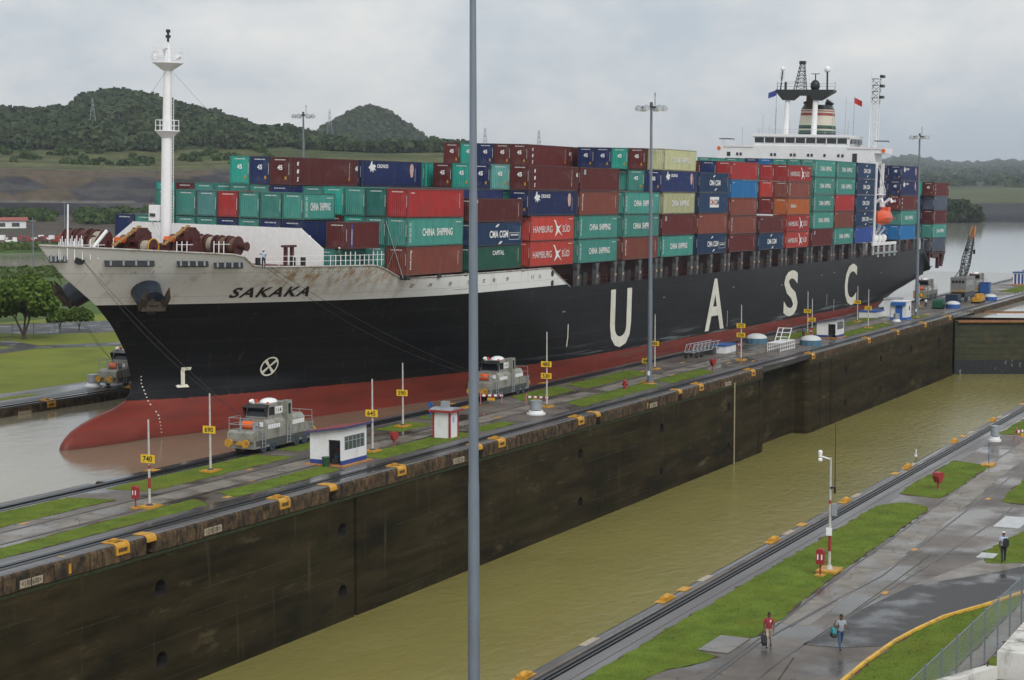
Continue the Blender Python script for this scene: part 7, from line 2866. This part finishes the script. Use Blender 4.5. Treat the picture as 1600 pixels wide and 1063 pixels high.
    if fine:
        for w_, a3, sd_ in hands:
            hm = MB()
            dr = Vector((math.sin(a3), 0, -math.cos(a3)))
            fwd = Vector((math.cos(a3), 0, math.sin(a3)))
            w0 = w_ + Vector((0, 0, dz))
            hm.cyl(w0, w0 + dr * .085, .026, .034, 7)
            for q, ln in enumerate((.068, .078, .074, .058)):
                b0 = w0 + dr * .08 + fwd * (.026 - .0175 * q)
                k1 = b0 + dr * ln * .55 + Vector((0, -sd_ * .006, 0))
                k2 = k1 + (dr * .8 + Vector((0, -sd_ * .6, 0))).normalized() * ln * .5
                hm.cyl(b0, k1, .0092, .0085, 5).cyl(k1, k2, .0085, .007, 5)
            th = w0 + dr * .03 + fwd * .025
            hm.cyl(th, th + (dr * .7 + fwd * .7) * .045, .011, .0095, 5).cyl(th + (dr * .7 + fwd * .7) * .045, th + (dr * .95 + fwd * .6) * .075, .0095, .007, 5)
            hm.build('hand', M_SKIN, t_)
    return t_, hands, dz


M_SHR = mat('shirt_red', (.30, .028, .045), .8, var=.12, scale=8)
M_KHAKI = mat('trousers_khaki', (.42, .35, .26), .85, var=.1, scale=8)
M_SHG = mat('shirt_grey', (.30, .33, .37), .8, var=.12, scale=8)
M_JEAN = mat('jeans', (.045, .09, .165), .85, var=.2, scale=9)
M_SHB = mat('shirt_pale_blue', (.42, .52, .68), .8, var=.08, scale=8)
M_NAVYT = mat('trousers_dark', (.018, .022, .035), .85, var=.15)
M_BAG = mat('bag_black', (.018, .018, .019), .7, var=.3, scale=8)
M_TURQ = mat('bag_turquoise', (.03, .28, .33), .7, var=.2)


def bag(label, loc, rz, size, m, strap=True, cat='bag'):
    b_ = thing('bag', label, cat, loc, rz)
    sx, sy, sz_ = size
    m_ = MB()
    m_.prism([(-sx / 2, 0), (sx / 2, 0), (sx * .58, sz_ * .35), (sx * .48, sz_ * .9), (sx * .3, sz_), (-sx * .3, sz_), (-sx * .48, sz_ * .9), (-sx * .58, sz_ * .35)], 1, -sy / 2, sy / 2)
    m_.build('bag_body', m, b_)
    if strap:
        st_ = MB()
        for y_ in (-sy * .25, sy * .25):
            st_.tube([(-sx * .3, y_, sz_), (-sx * .16, y_, sz_ + .2), (sx * .16, y_, sz_ + .2), (sx * .3, y_, sz_)], .014, 5)
        st_.build('strap', M_BAG, b_)
    return b_


def world(o, p_):
    return (Matrix.Translation(o.location) @ Matrix.Rotation(o.rotation_euler[2], 4, 'Z')) @ Vector(p_)


p1, hn, dz = person('man in red polo shirt and khaki trousers walking with a black bag', (85.25, 27.55, .016), R(200), M_SHR, M_KHAKI, ((.30, -.12), (-.26, -.30)), ((-.05, .12), (.22, .25)), h=1.74)
hp = world(p1, hn[0][0] + Vector((0, 0, dz)) + Vector((.0, 0, -.06)))
bag('black holdall in the right hand of the man in red', (hp.x, hp.y, hp.z - .66), R(205), (.50, .24, .46), M_BAG)
tr_ = MB().box(-.02, .02, -.03, .03, -.05, .05).build('badge', M_LETW, p1)
tr_.location = (.155, .07, 1.36)
p2, hn, dz = person('man in grey shirt and blue jeans walking with a bag', (86.35, 24.3, .02), R(215), M_SHG, M_JEAN, ((.36, -.08), (-.34, -.28)), ((-.1, 1.9), (.35, 1.2)), h=1.76)
q_ = world(p2, (-.05, -.34, .78))
bag('turquoise and black shoulder bag on the man in the grey shirt', (q_.x, q_.y, q_.z), R(215), (.34, .17, .3), M_TURQ, False)
q_ = world(p2, (-.05, -.34, .70))
bag('black lower bag hanging with the turquoise one', (q_.x, q_.y, q_.z - .06), R(215), (.38, .2, .2), M_BAG, False)
stp = MB().tube([(-.05, -.33, 1.18), (0, -.24, 1.45), (.08, -.1, 1.44), (.14, -.14, 1.2), (.0, -.33, 1.15)], .016, 5)
stp.build('strap', M_BAG, p2)
p3, hn, dz = person('man in pale blue shirt and white cap walking away with a black backpack', (111.1, 21.4, .05), R(20), M_SHB, M_NAVYT, ((.18, -.05), (-.2, -.25)), ((.12, .2), (-.2, .2)), cap=M_WHITE2, hair=True, h=1.78)
q_ = world(p3, (-.2, -.1, 1.0))
bag('black backpack worn by the man in the white cap', (q_.x, q_.y, q_.z), R(20) + PI / 2, (.30, .2, .46), M_BAG, False, 'backpack')
MB().tube([(-.1, -.14, 1.48), (.08, -.12, 1.45), (.15, -.1, 1.2)], .018, 5).build('strap', M_BAG, p3)
# workers on the wall and crew on the ship
M_HELM = mat('helmet_white', (.75, .76, .75), .4)
person('worker in dark clothes standing before the small white hut', (266.5, 81.3, .02), R(180), mat('shirt_slate', (.12, .12, .17), .8), M_NAVYT, ((.05, 0), (-.05, 0)), fine=False, sleeves=True)
person('man in white shirt and dark trousers near the stern locomotive', (345.3, 81.8, .01), R(200), M_WHITE2, M_NAVYT, ((.2, -.05), (-.2, -.2)), fine=False)
person('man in black clothes right of the man in white near the crane', (348.0, 80.5, .01), R(10), M_NAVYT, M_NAVYT, ((.15, -.05), (-.15, -.2)), fine=False, sleeves=True)
w1 = SHIP_M @ Vector((17.3, -11.6, 16.62))
person('crewman in pale blue shirt and helmet at the bulwark step', w1, R(200), M_SHB, M_NAVYT, ((.05, 0), (-.05, 0)), ((1.1, .5), (.3, .8)), cap=M_HELM, hair=False, fine=False)
w1 = SHIP_M @ Vector((27.7, -13.4, 16.62))
person('crewman in green overalls and white helmet behind the deck rail', w1, R(240), mat('overall_green', (.03, .10, .06), .8), mat('overall_green', (.03, .10, .06), .8), ((.05, 0), (-.05, 0)), cap=M_HELM, hair=False, fine=False, sleeves=True)
sp_ = person('seated worker in blue helmet and red vest inside the white hut', (128.2, 77.9, .12), R(180), mat('vest_red', (.35, .03, .05), .8), mat('trousers_blue', (.04, .12, .28), .8), ((1.45, -1.4), (1.45, -1.4)), ((.5, .9), (.5, .9)), cap=M_BLUE, hair=False, fine=False)

# ------------------------------------------------------------------ haze: damp air round the whole place
hz = MB().box(-400, 10600, -2500, 9200, -24, 215)
hz_o = hz.build('haze', None)
hz_o.data.materials.clear()
hm = bpy.data.materials.new('damp_air')
hm.use_nodes = True
t = hm.node_tree
t.nodes.clear()
o_ = t.nodes.new('ShaderNodeOutputMaterial')
pv_ = t.nodes.new('ShaderNodeVolumePrincipled')
pv_.inputs['Color'].default_value = (.82, .90, 1.0, 1)
pv_.inputs['Density'].default_value = HAZE
pv_.inputs['Anisotropy'].default_value = 0.2
t.links.new(pv_.outputs[0], o_.inputs['Volume'])
hz_o.data.materials.append(hm)
tag(hz_o, kind='stuff')
